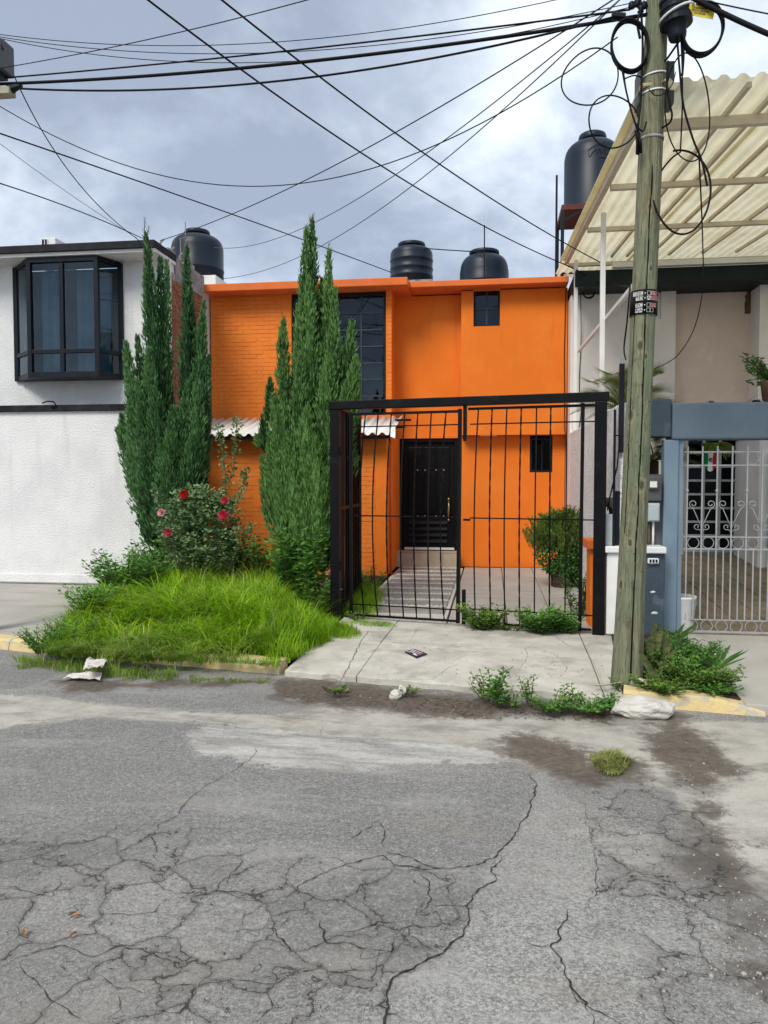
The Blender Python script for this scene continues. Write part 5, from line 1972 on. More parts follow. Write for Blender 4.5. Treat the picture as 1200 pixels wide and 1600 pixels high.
nl = MB()
for k in range(26):
    z_ = rng.uniform(.9, 2.4)
    c_, r_0 = pole_at(z_)
    a_ = -math.pi / 2 + rng.uniform(-1.1, 1.1)
    p_ = Vector((c_.x + (r_0 + .002) * math.cos(a_), c_.y + (r_0 + .002) * math.sin(a_), z_))
    nl.bar(p_, p_ + Vector((math.cos(a_), math.sin(a_), .2)) * .008, .005)
nl.build('nails', 'frame_dark', UP)['kind'] = 'stuff'
zs0, zs1 = atY(1005, 489, 6.2).z, atY(1005, 451, 6.2).z
stk = band(zs0, zs1 - zs0, .008, 'black_sheet', 'sticker_band', UP)


def on_pole(arc, z, d=.013):
    """arc: metres round the shaft from the side that faces the street (left to right)."""
    c, r = pole_at(z)
    a = -math.pi / 2 - .19 + arc / r
    return (c.x + (r + d) * math.cos(a), c.y + (r + d) * math.sin(a), z)


M['sticker_white'] = surf('sticker_white', (.62, .62, .60), None, 9, .5, .3, 0)
M['sticker_pink'] = surf('sticker_pink', (.62, .26, .27), None, 9, .5, .3, 0)
hh = (zs1 - zs0)
rows = [(.865, '1ZC.#JY'), (.665, ' TO.AZEA'), (.375, ' ZC.#EY'), (.165, ' RA.##')]
cw = .0255
for fz_, txt in rows:
    zc_ = zs0 + hh * (fz_ - .03)
    ch_ = hh * .17
    for i, c in enumerate(txt):
        if c == ' ':
            continue
        arc = (i - 3.2) * cw + .012
        w2 = cw / 2 - .0012
        if c == '.':
            mb = MB()
            mb.add([on_pole(arc - .004, zc_ - .004), on_pole(arc + .004, zc_ - .004), on_pole(arc + .004, zc_ + .004), on_pole(arc - .004, zc_ + .004)], [(0, 1, 2, 3)])
            mb.build('dot', 'sticker_white', stk)
            continue
        pink = i > 4
        mb = MB()
        cor = lambda w, h, d: [on_pole(arc - w, zc_ - h, d), on_pole(arc + w, zc_ - h, d), on_pole(arc + w, zc_ + h, d), on_pole(arc - w, zc_ + h, d)]
        if c == '#':
            o_, n_ = cor(w2, ch_ / 2, .0125), cor(w2 - .0022, ch_ / 2 - .0022, .0125)
            mb.add(o_ + n_, [(k, (k + 1) % 4, 4 + (k + 1) % 4, 4 + k) for k in range(4)]).build('letter_box', 'sticker_white', stk)
        else:
            mb.add(cor(w2, ch_ / 2, .0125), [(0, 1, 2, 3)]).build('letter_tile', 'sticker_pink' if pink else 'sticker_white', stk)
            tv, tf = ltr(c, ch_ * 1.05)
            MB().add([on_pole(arc + p[0], zc_ + p[1], .0140) for p in tv], tf).build('letter', 'black_sheet', stk)

for v, t in ((108, .015), (135, .012)):
    band(atY(1024, v, 6.2).z, .012, .006, 'rope_white', 'white_tie', UP, tilt=t)
band(atY(1024, 210, 6.2).z, .02, .004, 'grey_block', 'strap', UP)
for (u, v0, v1, Y) in ((1003, 112, 166, 6.42), (1045, 100, 166, 6.44)):
    p, q = atY(u, v0, Y), atY(u, v1, Y)
    MB().box(p.x - .035, p.x + .035, Y - .05, Y + .12, q.z, p.z).build('terminal_box', 'meter_grey', UP, bevel=.008)
# insulator hardware at the left of the top
hw = MB()
for u, v in ((987, 8), (996, 4), (1001, 14), (1006, 8)):
    p = atY(u, v, 6.3)
    hw.lathe([(.008, -.03), (.026, -.022), (.014, -.004), (.026, .014), (.008, .03)], 10, p)
p, q = atY(982, 8, 6.3), atY(1014, 10, 6.3)
hw.bar(p, q, .02)
hw.build('insulators', 'frame_dark', UP, smooth=True)
p, q = atY(958, 25, 6.3), atY(975, 27, 6.3)
clp = thing('cable_clamp', 'small ribbed black clamp on the lower street cable beside the pole top', 'clamp', p)
for k in range(5):
    a = p.lerp(q, k / 4)
    part(MB().tube([a - Vector((.01, 0, 0)), a + Vector((.01, 0, 0))], .032, 8), 'rib', 'frame_dark', clp)

# fibre splice dome hanging on the right of the pole
sd_ = thing('splice_closure', 'ribbed black splice dome strapped to the right of the pole top', 'splice closure', atY(1056, 30, 6.2))
c = atY(1056, 32, 6.17)
ax = Vector((.10, -.02, -1)).normalized()
mb = MB()
path_ = []
rad_ = []
for t, r in ((-.30, .03), (-.28, .085), (-.16, .098), (-.15, .108), (-.13, .108), (-.12, .098), (-.10, .098), (-.09, .108), (-.07, .108), (-.06, .098), (-.04, .098), (-.03, .110), (0, .118), (.035, .118), (.04, .080), (.05, .072), (.125, .064), (.14, .058)):
    path_.append(c + ax * t)
    rad_.append(r)
part(mb.tube(path_, rad_, 24), 'dome', 'frame_dark', sd_, smooth=False)
part(MB().tube([c + Vector((.12 * math.cos(a), .12 * math.sin(a) - .01, .035 + .03 * math.sin(a * 1) * 0 + .05 * math.cos(a))) for a in [math.pi * (1.0 + k / 10) for k in range(11)]], .009, 6), 'tie', 'rope_white', sd_, smooth=True)
yt = thing('cable_tag', 'yellow plastic identification tag on the thick cable right of the pole', 'tag', atY(1096, 18, 6.1))
tl, tr_ = atY(1077, 6, 6.12), atY(1118, 11, 6.12)
bl_, br_ = atY(1076, 23, 6.12), atY(1114, 30, 6.12)
tgm = MB().add([bl_, br_, tr_, tl], [(0, 1, 2, 3)])
o = part(tgm, 'plate', 'yellow_tag', yt)
o.modifiers.new('s', 'SOLIDIFY').thickness = .003
for k, (f0, f1) in enumerate(((.2, .72), (.14, .8), (.22, .66))):
    t = .72 - k * .22
    A, B = bl_.lerp(tl, t), br_.lerp(tr_, t)
    d = Vector((0, -.004, 0))
    P0, P1 = A.lerp(B, f0), A.lerp(B, f1)
    h = Vector((0, 0, .006))
    dash = MB()
    kk = 9
    for q in range(kk):
        a, b = P0.lerp(P1, q / kk), P0.lerp(P1, (q + rng.uniform(.5, .9)) / kk)
        dash.add([a + d - h, b + d - h, b + d + h, a + d + h], [(0, 1, 2, 3)])
    part(dash, 'print', 'bare_brown', yt)


# ------------------------------------------------------------------ overhead wires
def smoothpath(P, n=14):
    """Catmull-Rom through the points."""
    P = [Vector(p) for p in P]
    out = []
    for i in range(len(P) - 1):
        p0, p1, p2, p3 = P[max(i - 1, 0)], P[i], P[i + 1], P[min(i + 2, len(P) - 1)]
        for k in range(n):
            t = k / n
            out.append(.5 * ((2 * p1) + (p2 - p0) * t + (2 * p0 - 5 * p1 + 4 * p2 - p3) * t * t + (3 * p1 - p0 - 3 * p2 + p3) * t ** 3))
    out.append(P[-1])
    return out


def wire(label, pts, r=.006, mat='rubber', group=None, name='overhead_cable'):
    """pts: (u, v, depth); the first, the last and one sagging middle point give one smooth hanging curve."""
    P = [atY(*p) for p in pts]
    if len(P) == 3:
        a, m_, b = P
        tm = (m_ - a).length / ((m_ - a).length + (b - m_).length)
        out = []
        for k in range(41):
            t = k / 40
            out.append(a * ((t - tm) * (t - 1) / (tm)) + m_ * (t * (t - 1) / (tm * (tm - 1))) + b * (t * (t - tm) / (1 - tm)))
    elif len(P) == 2:
        out = P
    else:
        out = smoothpath(P)
    o = MB().tube(out, r, 6).build(name, mat, smooth=True)
    return tag(o, label, 'cable', group)


wire('thickest black street cable crossing the sky to the pole top', [(-60, 133, 7.4), (500, 94, 6.9), (1016, 22, 6.3)], .0165)
wire('black street cable just above the thickest one', [(-60, 127, 7.4), (500, 74, 6.9), (985, 15, 6.3)], .0085)
wire('lowest black street cable ending at the ribbed clamp by the pole', [(-60, 132, 7.4), (500, 119, 6.9), (962, 26, 6.3)], .0105)
wire('topmost thin street line sagging across the upper sky', [(-60, 45, 7.6), (350, 70, 7.2), (985, -28, 6.4)], .004, 'rubber')
wire('second thin street line just under the topmost one', [(-60, 47, 7.6), (340, 84, 7.2), (990, 4, 6.4)], .004)
wire('third thin street line nearly touching the cable below it', [(-60, 46, 7.6), (340, 98, 7.2), (990, 10, 6.4)], .004)
wire('thin straight line rising from the left edge to the top of the sky', [(-40, 113, 7.3), (230, 62, 6.6), (620, -40, 5.6)], .0045)
wire('thick diagonal drop cable ending at the right end of the orange cornice', [(90, -110, 5.6), (480, 182, 8.2), (884, 414, 13.7)], .0095)
wire('diagonal drop cable ending under the cream carport roof', [(230, -95, 5.4), (600, 195, 8.0), (946, 414, 12.6)], .0085)
wire('sagging drop cable curving low from the left edge up to the pole', [(-60, 128, 8.5), (410, 291, 8.0), (965, 58, 6.3)], .0055)
wire('drop cable from the left edge down to the squat orange roof tank', [(-60, 188, 6.6), (290, 309, 9.2), (612, 426, 14.0)], .008)
wire('thin faint line from the left edge to the white roof corner', [(-60, 178, 7), (80, 283, 9), (214, 372, 11.4)], .0035, 'grey_cable')
wire('lower black line from the left edge to the white roof corner', [(-60, 268, 7), (100, 321, 9), (226, 374, 11.4)], .007)
wire('steep line from the left street box down to the white roof corner', [(2, 70, 7.2), (95, 250, 9.0), (218, 376, 11.4)], .006)
wire('long drop line from the pole top down to the white parapet', [(985, -18, 6.3), (600, 217, 8.2), (250, 376, 11.6)], .0062)
wire('faint grey line from the pole top to behind the left roof tank', [(975, -6, 6.3), (640, 258, 9), (330, 386, 16.4)], .006, 'grey_cable')
wire('fainter grey line beside it ending behind the cypress tips', [(972, -4, 6.3), (680, 262, 9), (340, 436, 17)], .006, 'grey_cable')
wire('short line between the two orange roof tanks', [(662, 388, 17.2), (705, 391, 16.8), (757, 394, 15.95)], .011)
wire('thick cable leaving the pole top to the right', [(1048, -22, 6.15), (1100, 6, 6.1), (1700, 190, 5.3)], .021)
wire('thin wire above the thick cable right of the pole', [(1040, -14, 6.15), (1120, 5, 6.1), (1700, 80, 5.3)], .006)
wire('thin wire hanging from the carport roof to the pale pilaster', [(1092, 236, 6.7), (1098, 380, 9.5), (1098, 452, 13.2), (1085, 512, 13.3), (1058, 556, 13.3), (1022, 577, 13.45)], .008)
wire('tangled cable over the white posts at the carport corner', [(880, 412, 13.5), (905, 424, 13.0), (930, 440, 13.0), (962, 445, 12.5), (990, 449, 10.5)], .012)
wire('thin dark line down the pale wall behind the white post', [(906, 424, 13.4), (908, 520, 13.55), (905, 600, 13.58), (908, 640, 13.58), (904, 672, 13.58)], .007)
wire('black cable hanging at the left face of the pole', [(985, 440, 6.6), (980, 500, 6.6), (975, 545, 6.9), (978, 562, 8.2)], .007)


def loop(label, u, v, ru, rv, Y, r, strands=1, tilt=0., name='cable_loop', cat='cable coil', mat='rubber', part_deg=360, a0=0):
    mb = MB()
    s = Y / FPX
    c = atY(u, v, Y)
    for k in range(strands):
        pts = []
        n = 44
        off = rng.uniform(0, 6)
        for i in range(n if part_deg == 360 else n + 1):
            a = math.radians(a0) + math.radians(part_deg) * i / n
            w = 1 + (.022 * math.sin(a * 2 + off) + .03 * (k - strands / 2) / max(1, strands)) * (strands > 1) + .03 * math.sin(3 * a + off) * (strands == 1)
            x, z = ru * s * w * math.cos(a), rv * s * w * math.sin(a)
            x, z = x * math.cos(tilt) - z * math.sin(tilt), x * math.sin(tilt) + z * math.cos(tilt)
            pts.append((c.x + x, c.y + .03 * math.sin(a + off) * (1 if strands > 1 else 1.5), c.z + z))
        mb.tube(pts, r, 6, closed=part_deg == 360)
    return tag(mb.build(name, mat, smooth=True), label, cat)


loop('thick bundled cable coil hanging at the left of the pole top', 984, 72, 26, 37, 6.25, .008, 6, .12, 'cable_coil')
loop('thick cable coil hanging right of the pole below the yellow tag', 1098, 46, 28, 37, 6.15, .009, 5, -.1, 'cable_coil')
loop('large thin cable loop furthest left of the pole', 922, 121, 40, 41, 6.2, .006, 1, .3)
loop('thin cable loop just above the navy tank lid', 958, 190, 37, 38, 6.2, .006, 1, .2)
loop('tall thin cable loop hanging right of the pole over the roof sheets', 1074, 170, 29, 76, 6.2, .0055, 1, .12)
loop('big low cable loop hanging before the carport roof', 1064, 298, 42, 64, 6.25, .008, 1, .05, part_deg=270, a0=-170)
loop('small coil of spare cable on the pale wall by the carport corner', 920, 456, 8.5, 9, 13.45, .012, 4, 0, 'cable_coil')

for lab, pts, r in (
        ('cable pair dropping down the left face of the pole', [(1000, -10, 6.3), (1004, 60, 6.28), (1003, 110, 6.24), (1001, 160, 6.24), (997, 200, 6.22), (1000, 232, 6.22)], .009),
        ('thin cable running down from the left coil to the knot', [(974, 112, 6.25), (978, 140, 6.2), (986, 172, 6.2), (996, 205, 6.2), (999, 225, 6.2)], .007),
        ('second thin cable from the left coil crossing the loops', [(972, 110, 6.22), (980, 150, 6.18), (992, 190, 6.18), (1004, 205, 6.18), (1010, 190, 6.2)], .006),
        ('short cable bridging the left coil and the terminal box', [(974, 124, 6.2), (990, 118, 6.2), (1002, 121, 6.25)], .006),
        ('long thin drop from the splice dome down before the roof', [(1058, 60, 6.17), (1062, 110, 6.17), (1068, 165, 6.17), (1082, 215, 6.2), (1096, 250, 6.2), (1105, 290, 6.2)], .008),
        ('straight drop from the splice dome to the roof purlin height', [(1064, 58, 6.17), (1066, 110, 6.17), (1066, 170, 6.2), (1063, 238, 6.25)], .006),
        ('thin drop ending in a sleeve under the splice dome', [(1067, 58, 6.17), (1068, 90, 6.17), (1066, 118, 6.17)], .009),
        ('cable crossing behind the pole from the right coil', [(1072, 48, 6.2), (1060, 66, 6.22), (1042, 92, 6.26), (1034, 100, 6.3)], .009),
        ('curled wire hugging the right face of the pole', [(1044, 95, 6.2), (1042, 130, 6.2), (1047, 165, 6.2), (1050, 180, 6.2), (1046, 192, 6.22), (1034, 200, 6.25)], .008),
        ('thin wire looping across the pole under the white ties', [(1014, 140, 6.2), (1024, 149, 6.18), (1038, 146, 6.18), (1050, 132, 6.2), (1056, 112, 6.2)], .004),
        ('thin branch wire from the low loop back to the pole', [(1063, 238, 6.25), (1052, 245, 6.25), (1040, 258, 6.28), (1030, 272, 6.3)], .007),
        ('wire bundle from the top hardware into the left coil', [(1006, 2, 6.3), (1000, 20, 6.28), (996, 36, 6.26), (1000, 60, 6.25)], .010)):
    o = MB().tube(smoothpath([atY(*p) for p in pts]), r, 6).build('drop_cable', 'rubber', smooth=True)
    tag(o, lab, 'cable')
kn = MB()
for k in range(7):
    a = atY(995 + rng.uniform(-3, 4), 205 + rng.uniform(-4, 6), 6.2)
    b = atY(998 + rng.uniform(-4, 4), 222, 6.17 + rng.uniform(-.03, .03))
    c = atY(998 + rng.uniform(-5, 4), 238 + rng.uniform(-5, 4), 6.2)
    kn.tube(smoothpath([a, b, c], 6), .009, 5)
tag(kn.build('cable_knot', 'rubber', smooth=True), 'dark knot of bundled cable ends left of the pole', 'cable knot')
tb = thing('junction_clutter', 'dark bracket and wire ends at the corner under the carport roof', 'bracket', atY(905, 430, 13.2))
p, q = atY(897, 424, 13.2), atY(914, 438, 13.2)
part(MB().box(p.x, q.x, 13.15, 13.3, q.z, p.z), 'box', 'frame_dark', tb, bevel=.01)
part(MB().bar(atY(918, 424, 13.3), atY(920, 448, 13.4), .03), 'arm', 'frame_dark', tb)

# second pole mostly outside the frame on the left, with the box and arm the photo shows
LP = thing('utility_pole', 'far left utility pole with a grey ribbed box and timber arm at the picture edge', 'utility pole', (-5.75, 7.6, 0))
a = atY(-42, 300, 7.5)
part(MB().tube([(a.x - .02, 7.55, -.1), (a.x + .02, 7.55, 6.8)], [.115, .085], 20), 'shaft', 'pole', LP, smooth=True)
p, q = atY(-16, 66, 7.3), atY(10, 112, 7.3)
mb = MB().prism([(p.x, 7.22), (q.x - .02, 7.22), (q.x, 7.26), (q.x, 7.44), (p.x, 7.44)], q.z, p.z)
part(mb, 'equipment_box', 'meter_grey', LP, bevel=.012)
for k in range(4):
    xq = p.x + (q.x - p.x) * (.35 + .16 * k)
    part(MB().box(xq - .006, xq + .006, 7.205, 7.221, q.z + .03, p.z - .03), 'box_rib', 'steel', LP)
part(MB().box(p.x - .1, q.x - .05, 7.26, 7.40, q.z - .04, q.z - .001), 'box_base', 'frame_dark', LP)
p, q = atY(-46, 133, 7.45), atY(14, 145, 7.3)
part(MB().box(p.x, q.x, 7.30, 7.42, q.z, atY(14, 134, 7.3).z), 'timber_arm', 'wood_grey', LP, bevel=.006)
p, q = atY(15, 140, 7.36), atY(34, 133, 7.36)
part(MB().tube([p, q], [.05, .022], 8), 'dead_end_clamp', 'frame_dark', LP)

# ------------------------------------------------------------------ plants
def leaf_add(V, F, p, d, side, L, W, fold=.25):
    n = d.cross(side)
    o = len(V)
    m_ = p + d * (L * .45)
    V += [p, m_ + side * (W / 2) + n * (W * fold * .5), p + d * L, m_ - side * (W / 2) + n * (W * fold * .5)]
    F += [(o, o + 1, o + 2), (o, o + 2, o + 3)]


def rvec():
    while True:
        v = Vector((rng.uniform(-1, 1), rng.uniform(-1, 1), rng.uniform(-1, 1)))
        if .05 < v.length < 1:
            return v.normalized()


def plume(V, F, T, a, b, rad, n, tone, L=.105, W=.024):
    ax = (b - a)
    H = ax.length
    ax = ax / H
    u_ = ax.cross(Vector((0, 1, 0))).normalized()
    v_ = ax.cross(u_)
    ph = rng.uniform(0, 6)

    def prof(t):
        return min(1, t * 4.5 + .35) * max(0, 1 - t ** 2.3) ** .85 + .02

    # inner core so that the plume is not see-through
    o = len(V)
    K, S = 7, 8
    for j in range(S + 1):
        t = j / S
        r = rad * .60 * prof(t)
        for k in range(K):
            an = k * 2 * math.pi / K + j * .4
            V.append(a + ax * (H * t * .92) + (u_ * math.cos(an) + v_ * math.sin(an)) * r)
            T.append(max(0, tone - .25))  # core darkened: inner shade put into its colour
    for j in range(S):
        for k in range(K):
            F.append((o + j * K + k, o + j * K + (k + 1) % K, o + (j + 1) * K + (k + 1) % K, o + (j + 1) * K + k))
    for _ in range(n):
        t = rng.random() ** .9
        an = rng.uniform(0, 2 * math.pi)
        lump = 1 + .26 * math.sin(t * H * 8 + ph + 2 * math.sin(an)) * math.sin(an * 2 + t * H * 4.1 + 2 * ph)
        r = rad * lump * prof(t)
        out = u_ * math.cos(an) + v_ * math.sin(an)
        rel = rng.uniform(.5, 1.06)
        p = a + ax * (H * t) + out * r * rel
        d = (ax * rng.uniform(.8, 1.2) + out * rng.uniform(.1, .55) + rvec() * .20).normalized()
        sd2 = d.cross(rvec()).normalized()
        l = L * rng.uniform(.55, 1.25) * (1 - .25 * t)
        leaf_add(V, F, p, d, sd2, l, W * rng.uniform(.7, 1.3), .4)
        tb_ = tone + .95 * (rel - .85) + .26 * (lump - 1) / .26 + .18 * (t - .4) + rng.uniform(-.10, .10)  # leaves deeper in a plume darker: gap shade put into colour; tips paler growth
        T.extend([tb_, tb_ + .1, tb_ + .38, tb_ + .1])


def cypress(label, Y, plumes, trunk, sprigs, seed, fill, dens=1.0, mat='cypress'):
    global rng
    keep = rng
    rng = random.Random(seed)
    s = Y / FPX * 1.01
    base = atY(*trunk[0], Y)
    base.z = .0
    t = thing('cypress_tree', label, 'tree', base)
    V, F, T = [], [], []
    for (ub, vb, ut, vt, rp, dy_) in plumes + fill:
        a, b = atY(ub, vb, Y + dy_ * .5), atY(ut, vt, Y + dy_)
        H = (b - a).length
        rad = rp * s * (1.16 if rp > 11 else 1.22)
        tone = .33 - dy_ * 1.0 + rng.uniform(-.36, .38)  # plumes set back are darker, shade put into their colour; rest random
        plume(V, F, T, a, b, rad, int(dens * (220 + 3900 * H * rad)), tone)
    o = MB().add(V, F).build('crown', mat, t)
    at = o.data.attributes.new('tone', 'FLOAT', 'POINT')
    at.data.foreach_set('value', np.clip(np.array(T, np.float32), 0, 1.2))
    tp = [atY(u, v, Y) for u, v in trunk]
    tp[0].z = -.03
    n = len(tp)
    MB().tube(smoothpath(tp, 5), [.085 * (1 - .7 * k / ((n - 1) * 5)) for k in range((n - 1) * 5 + 1)], 9).build('trunk', 'bark', t, smooth=True)
    for (u, v, vt, lean) in sprigs:
        a, b = atY(u, v, Y), atY(u + lean, vt, Y)
        mb = MB()
        mb.tube([a, a.lerp(b, .5), b], [.006, .005, .002], 4)
        for k in range(6):
            p = a.lerp(b, .2 + .13 * k)
            d = ((b - a).normalized() + Vector((rng.choice((-1, 1)) * .7, rng.uniform(-.4, .4), 0))).normalized()
            mb.tube([p, p + d * .09 * (1 - .1 * k)], [.004, .0015], 4)
        mb.build('bare_sprig', 'twig', t)
    rng = keep
    return t


pl1 = [(258, 720, 228, 366, 12, 0), (250, 690, 228, 430, 14, .1), (258, 700, 250, 405, 9, .1), (262, 720, 261, 412, 8, .15), (292, 700, 292, 388, 11, 0), (298, 680, 298, 470, 14, .1), (256, 700, 246, 500, 16, .1), (305, 690, 318, 474, 9, 0),
       (228, 800, 197, 538, 15, -.1), (240, 800, 215, 528, 13, .1), (248, 820, 232, 548, 18, -.2), (305, 800, 326, 558, 10, -.05), (302, 790, 319, 505, 11, .1), (262, 800, 250, 600, 20, .2), (290, 800, 294, 600, 18, -.25),
       (235, 830, 202, 640, 18, -.2), (258, 850, 224, 680, 22, -.3), (282, 850, 252, 690, 24, -.35), (298, 840, 298, 680, 22, -.25), (280, 870, 280, 740, 24, -.2), (214, 780, 190, 650, 12, 0), (308, 780, 325, 640, 11, 0),
       (204, 715, 184, 672, 6, 0), (262, 760, 240, 610, 18, -.35), (276, 760, 270, 640, 16, -.4), (248, 780, 216, 600, 16, -.3), (300, 740, 308, 600, 14, -.3), (250, 860, 236, 760, 18, -.1), (296, 860, 312, 760, 15, -.1)]
fill1 = []
_r = random.Random(5)
for _ in range(22):
    u = _r.uniform(208, 312)
    v = _r.uniform(670, 830)
    if v > 770 and u < 225:
        continue
    fill1.append((u + (262 - u) * .25, v + 60, u, v - _r.uniform(25, 60), _r.uniform(10, 17), _r.uniform(-.5, .25)))
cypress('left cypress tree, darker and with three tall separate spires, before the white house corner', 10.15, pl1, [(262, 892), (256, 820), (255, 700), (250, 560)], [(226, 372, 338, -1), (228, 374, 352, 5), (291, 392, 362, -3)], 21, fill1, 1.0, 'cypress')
pl2 = [(470, 660, 479, 362, 13, 0), (492, 660, 488, 346, 10, .05), (508, 680, 514, 395, 10, 0), (500, 650, 503, 440, 12, .15), (445, 660, 442, 503, 11, 0), (536, 660, 550, 502, 9, 0), (472, 720, 474, 470, 14, -.1),
       (518, 710, 523, 455, 13, -.1), (496, 720, 498, 480, 18, .15), (458, 760, 443, 560, 15, -.1), (538, 750, 553, 566, 13, 0), (420, 660, 422, 594, 5, 0), (470, 770, 470, 560, 19, -.25), (508, 770, 514, 560, 20, -.2),
       (532, 770, 542, 600, 17, -.15), (444, 790, 428, 620, 14, -.1), (416, 710, 411, 652, 6, 0), (440, 850, 422, 680, 17, -.1), (468, 860, 450, 680, 22, -.35), (500, 860, 492, 690, 24, -.4), (518, 860, 522, 700, 19, -.2),
       (460, 890, 455, 760, 22, -.2), (495, 890, 500, 770, 20, -.25), (424, 820, 410, 718, 9, 0), (540, 680, 556, 560, 11, -.1), (530, 680, 540, 545, 12, .05), (468, 640, 468, 480, 9, 0), (484, 640, 482, 440, 14, -.15),
       (412, 700, 404, 684, 5, 0), (545, 640, 558, 590, 9, -.1), (478, 760, 480, 640, 17, -.42), (450, 760, 436, 640, 15, -.35), (512, 740, 528, 640, 14, -.35)]
fill2 = []
for _ in range(24):
    u = _r.uniform(430, 535)
    v = _r.uniform(660, 860)
    if v > 760 and (u > 515 or u < 432):
        continue
    fill2.append((u + (478 - u) * .25, v + 60, u, v - _r.uniform(25, 60), _r.uniform(10, 17), _r.uniform(-.5, .25)))
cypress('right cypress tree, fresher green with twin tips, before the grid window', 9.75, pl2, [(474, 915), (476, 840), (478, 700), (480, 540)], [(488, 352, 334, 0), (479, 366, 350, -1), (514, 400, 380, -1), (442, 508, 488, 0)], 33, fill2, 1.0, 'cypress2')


def leafy(name, label, cat, base, h, spread, nst, per, L, W, mat, lean=(0, 0), group=None, seed=None, stem='twig', whorl=False, up=.3, root_r=None, droop=.0):
    """A leafy herb: several stems from one base, leaves set along each."""
    r_ = random.Random(seed if seed is not None else rng.random())
    t = thing(name, label, cat, base, 0, group)
    V, F = [], []
    sm_ = MB()
    rr0 = root_r if root_r is not None else spread * .35
    for i in range(nst):
        an = r_.uniform(0, 6.283)
        hh_ = h * r_.uniform(.6, 1.05)
        rr_ = rr0 * math.sqrt(r_.random())
        b0 = Vector(base) + Vector((rr_ * math.cos(an), rr_ * math.sin(an), -.01))
        tip = b0 + Vector((lean[0] + spread * math.cos(an) * r_.uniform(.2, 1), lean[1] + spread * math.sin(an) * r_.uniform(.2, 1), hh_))
        mid = b0.lerp(tip, .5) + Vector((r_.uniform(-.03, .03), r_.uniform(-.03, .03), hh_ * .08))
        sm_.tube([b0, mid, tip], [.006, .0045, .002], 4, caps=False)
        for k in range(per):
            f = .12 + .88 * (k + r_.random()) / per
            p = (1 - f) ** 2 * b0 + 2 * f * (1 - f) * mid + f * f * tip
            a2 = k * 2.4 + r_.uniform(-.5, .5)
            d = Vector((math.cos(a2), math.sin(a2), up + r_.uniform(-.35, .45) - droop)).normalized()
            sd2 = d.cross(Vector((0, 0, 1)))
            if sd2.length < .01:
                continue
            sd2 = (sd2.normalized() + Vector((0, 0, r_.uniform(-.4, .4)))).normalized()
            l = L * r_.uniform(.6, 1.2) * (1.15 - .5 * f)
            pet = p + d * l * .25
            leaf_add(V, F, pet, d, sd2, l, W * r_.uniform(.75, 1.2) * (1.15 - .4 * f), .3)
            if whorl and f > .8:
                for q in range(3):
                    d2 = (Vector((math.cos(a2 + 2 * q), math.sin(a2 + 2 * q), .8))).normalized()
                    leaf_add(V, F, p, d2, d2.cross(Vector((0, 0, 1))).normalized(), l * .7, W * .6, .3)
    sm_.build('stems', stem, t)
    MB().add(V, F).build('leaves', mat, t)
    return t


def gz(u, v, z=0.):
    return gnd(u, v, z)


# rose bush with its five flowers
rb_base = atY(315, 860, 9.35)
rb_base.z = .05
RB = leafy('rose_bush', 'tall rose bush with five open flowers in front of the left cypress', 'rose bush', rb_base, 1.25, .46, 40, 30, .062, .040, 'rose_leaf', lean=(.02, -.05), seed=3, root_r=.34)
V, F = [], []
r_ = random.Random(8)
for _ in range(270):
    th_, el_ = r_.uniform(0, 6.283), r_.uniform(-.9, 1.4)
    k_ = r_.uniform(.55, 1.0)
    cc = atY(314, 832, 9.25) + Vector((.52 * k_ * math.cos(th_) * math.cos(el_), .34 * k_ * math.sin(th_) * math.cos(el_), .60 * k_ * math.sin(el_)))
    if cc.z < .1:
        continue
    for q in range(26):
        p = cc + Vector((r_.gauss(0, .045), r_.gauss(0, .045), r_.gauss(0, .035)))
        d = (Vector((r_.uniform(-1, 1), r_.uniform(-1, .6), r_.uniform(-.2, .7)))).normalized()
        sd3 = (d.cross(Vector((0, -.35, 1))) + rvec() * .35).normalized()
        leaf_add(V, F, p, d, sd3, .062 * r_.uniform(.6, 1.2), .042, .2)
st_ = MB()
for pts in ([(335, 800), (362, 740), (368, 690), (370, 655)], [(330, 800), (352, 760), (346, 700), (340, 668)], [(340, 800), (372, 780), (380, 750), (384, 735)], [(300, 840), (262, 800), (250, 785), (243, 762)], [(330, 850), (375, 835), (392, 822)]):
    P = smoothpath([atY(u, v, 9.3) for u, v in pts], 8)
    st_.tube(P, .005, 4)
    for p in P[6:]:
        for q in range(7):
            d = rvec()
            leaf_add(V, F, p + rvec() * .05, d, d.cross(rvec()).normalized(), .055 * r_.uniform(.6, 1.2), .036, .3)
st_.build('shoots', 'twig', RB)
MB().add(V, F).build('shoot_leaves', 'rose_leaf', RB)


def rose(u, v, r, mat, label):
    c = atY(u, v, 8.93)
    mb = MB()
    rr2 = random.Random(u)
    for layer, (n, rad, tilt) in enumerate(((3, .35, .2), (5, .6, .55), (6, .9, 1.0), (6, 1.05, 1.35))):
        for k in range(n):
            a = 2 * math.pi * k / n + layer * .7 + rr2.uniform(-.2, .2)
            out = Vector((math.cos(a), -.55, math.sin(a) * .8 + .25)).normalized()
            tan = out.cross(Vector((0, -1, .25))).normalized()
            fwd = Vector((0, -.9, .42))
            ctr = c + out * (r * rad * .45) + fwd * (r * (.6 - tilt * .35))
            u2 = (out * math.sin(tilt) + fwd * math.cos(tilt)).normalized()
            w = r * .55 * rad + r * .15
            P = []
            for i in range(3):
                for j in range(3):
                    x, y_ = (j - 1), i / 2
                    P.append(ctr + tan * (x * w * (.6 + .5 * y_ - .25 * y_ * y_)) + u2 * (y_ * r * .75) + out * (-abs(x) * w * .25 + .12 * r * y_ * y_))
            mb.add(P, [(0, 1, 4, 3), (1, 2, 5, 4), (3, 4, 7, 6), (4, 5, 8, 7)])
    o = mb.build('rose', mat, RB, smooth=True)
    o['label'] = label


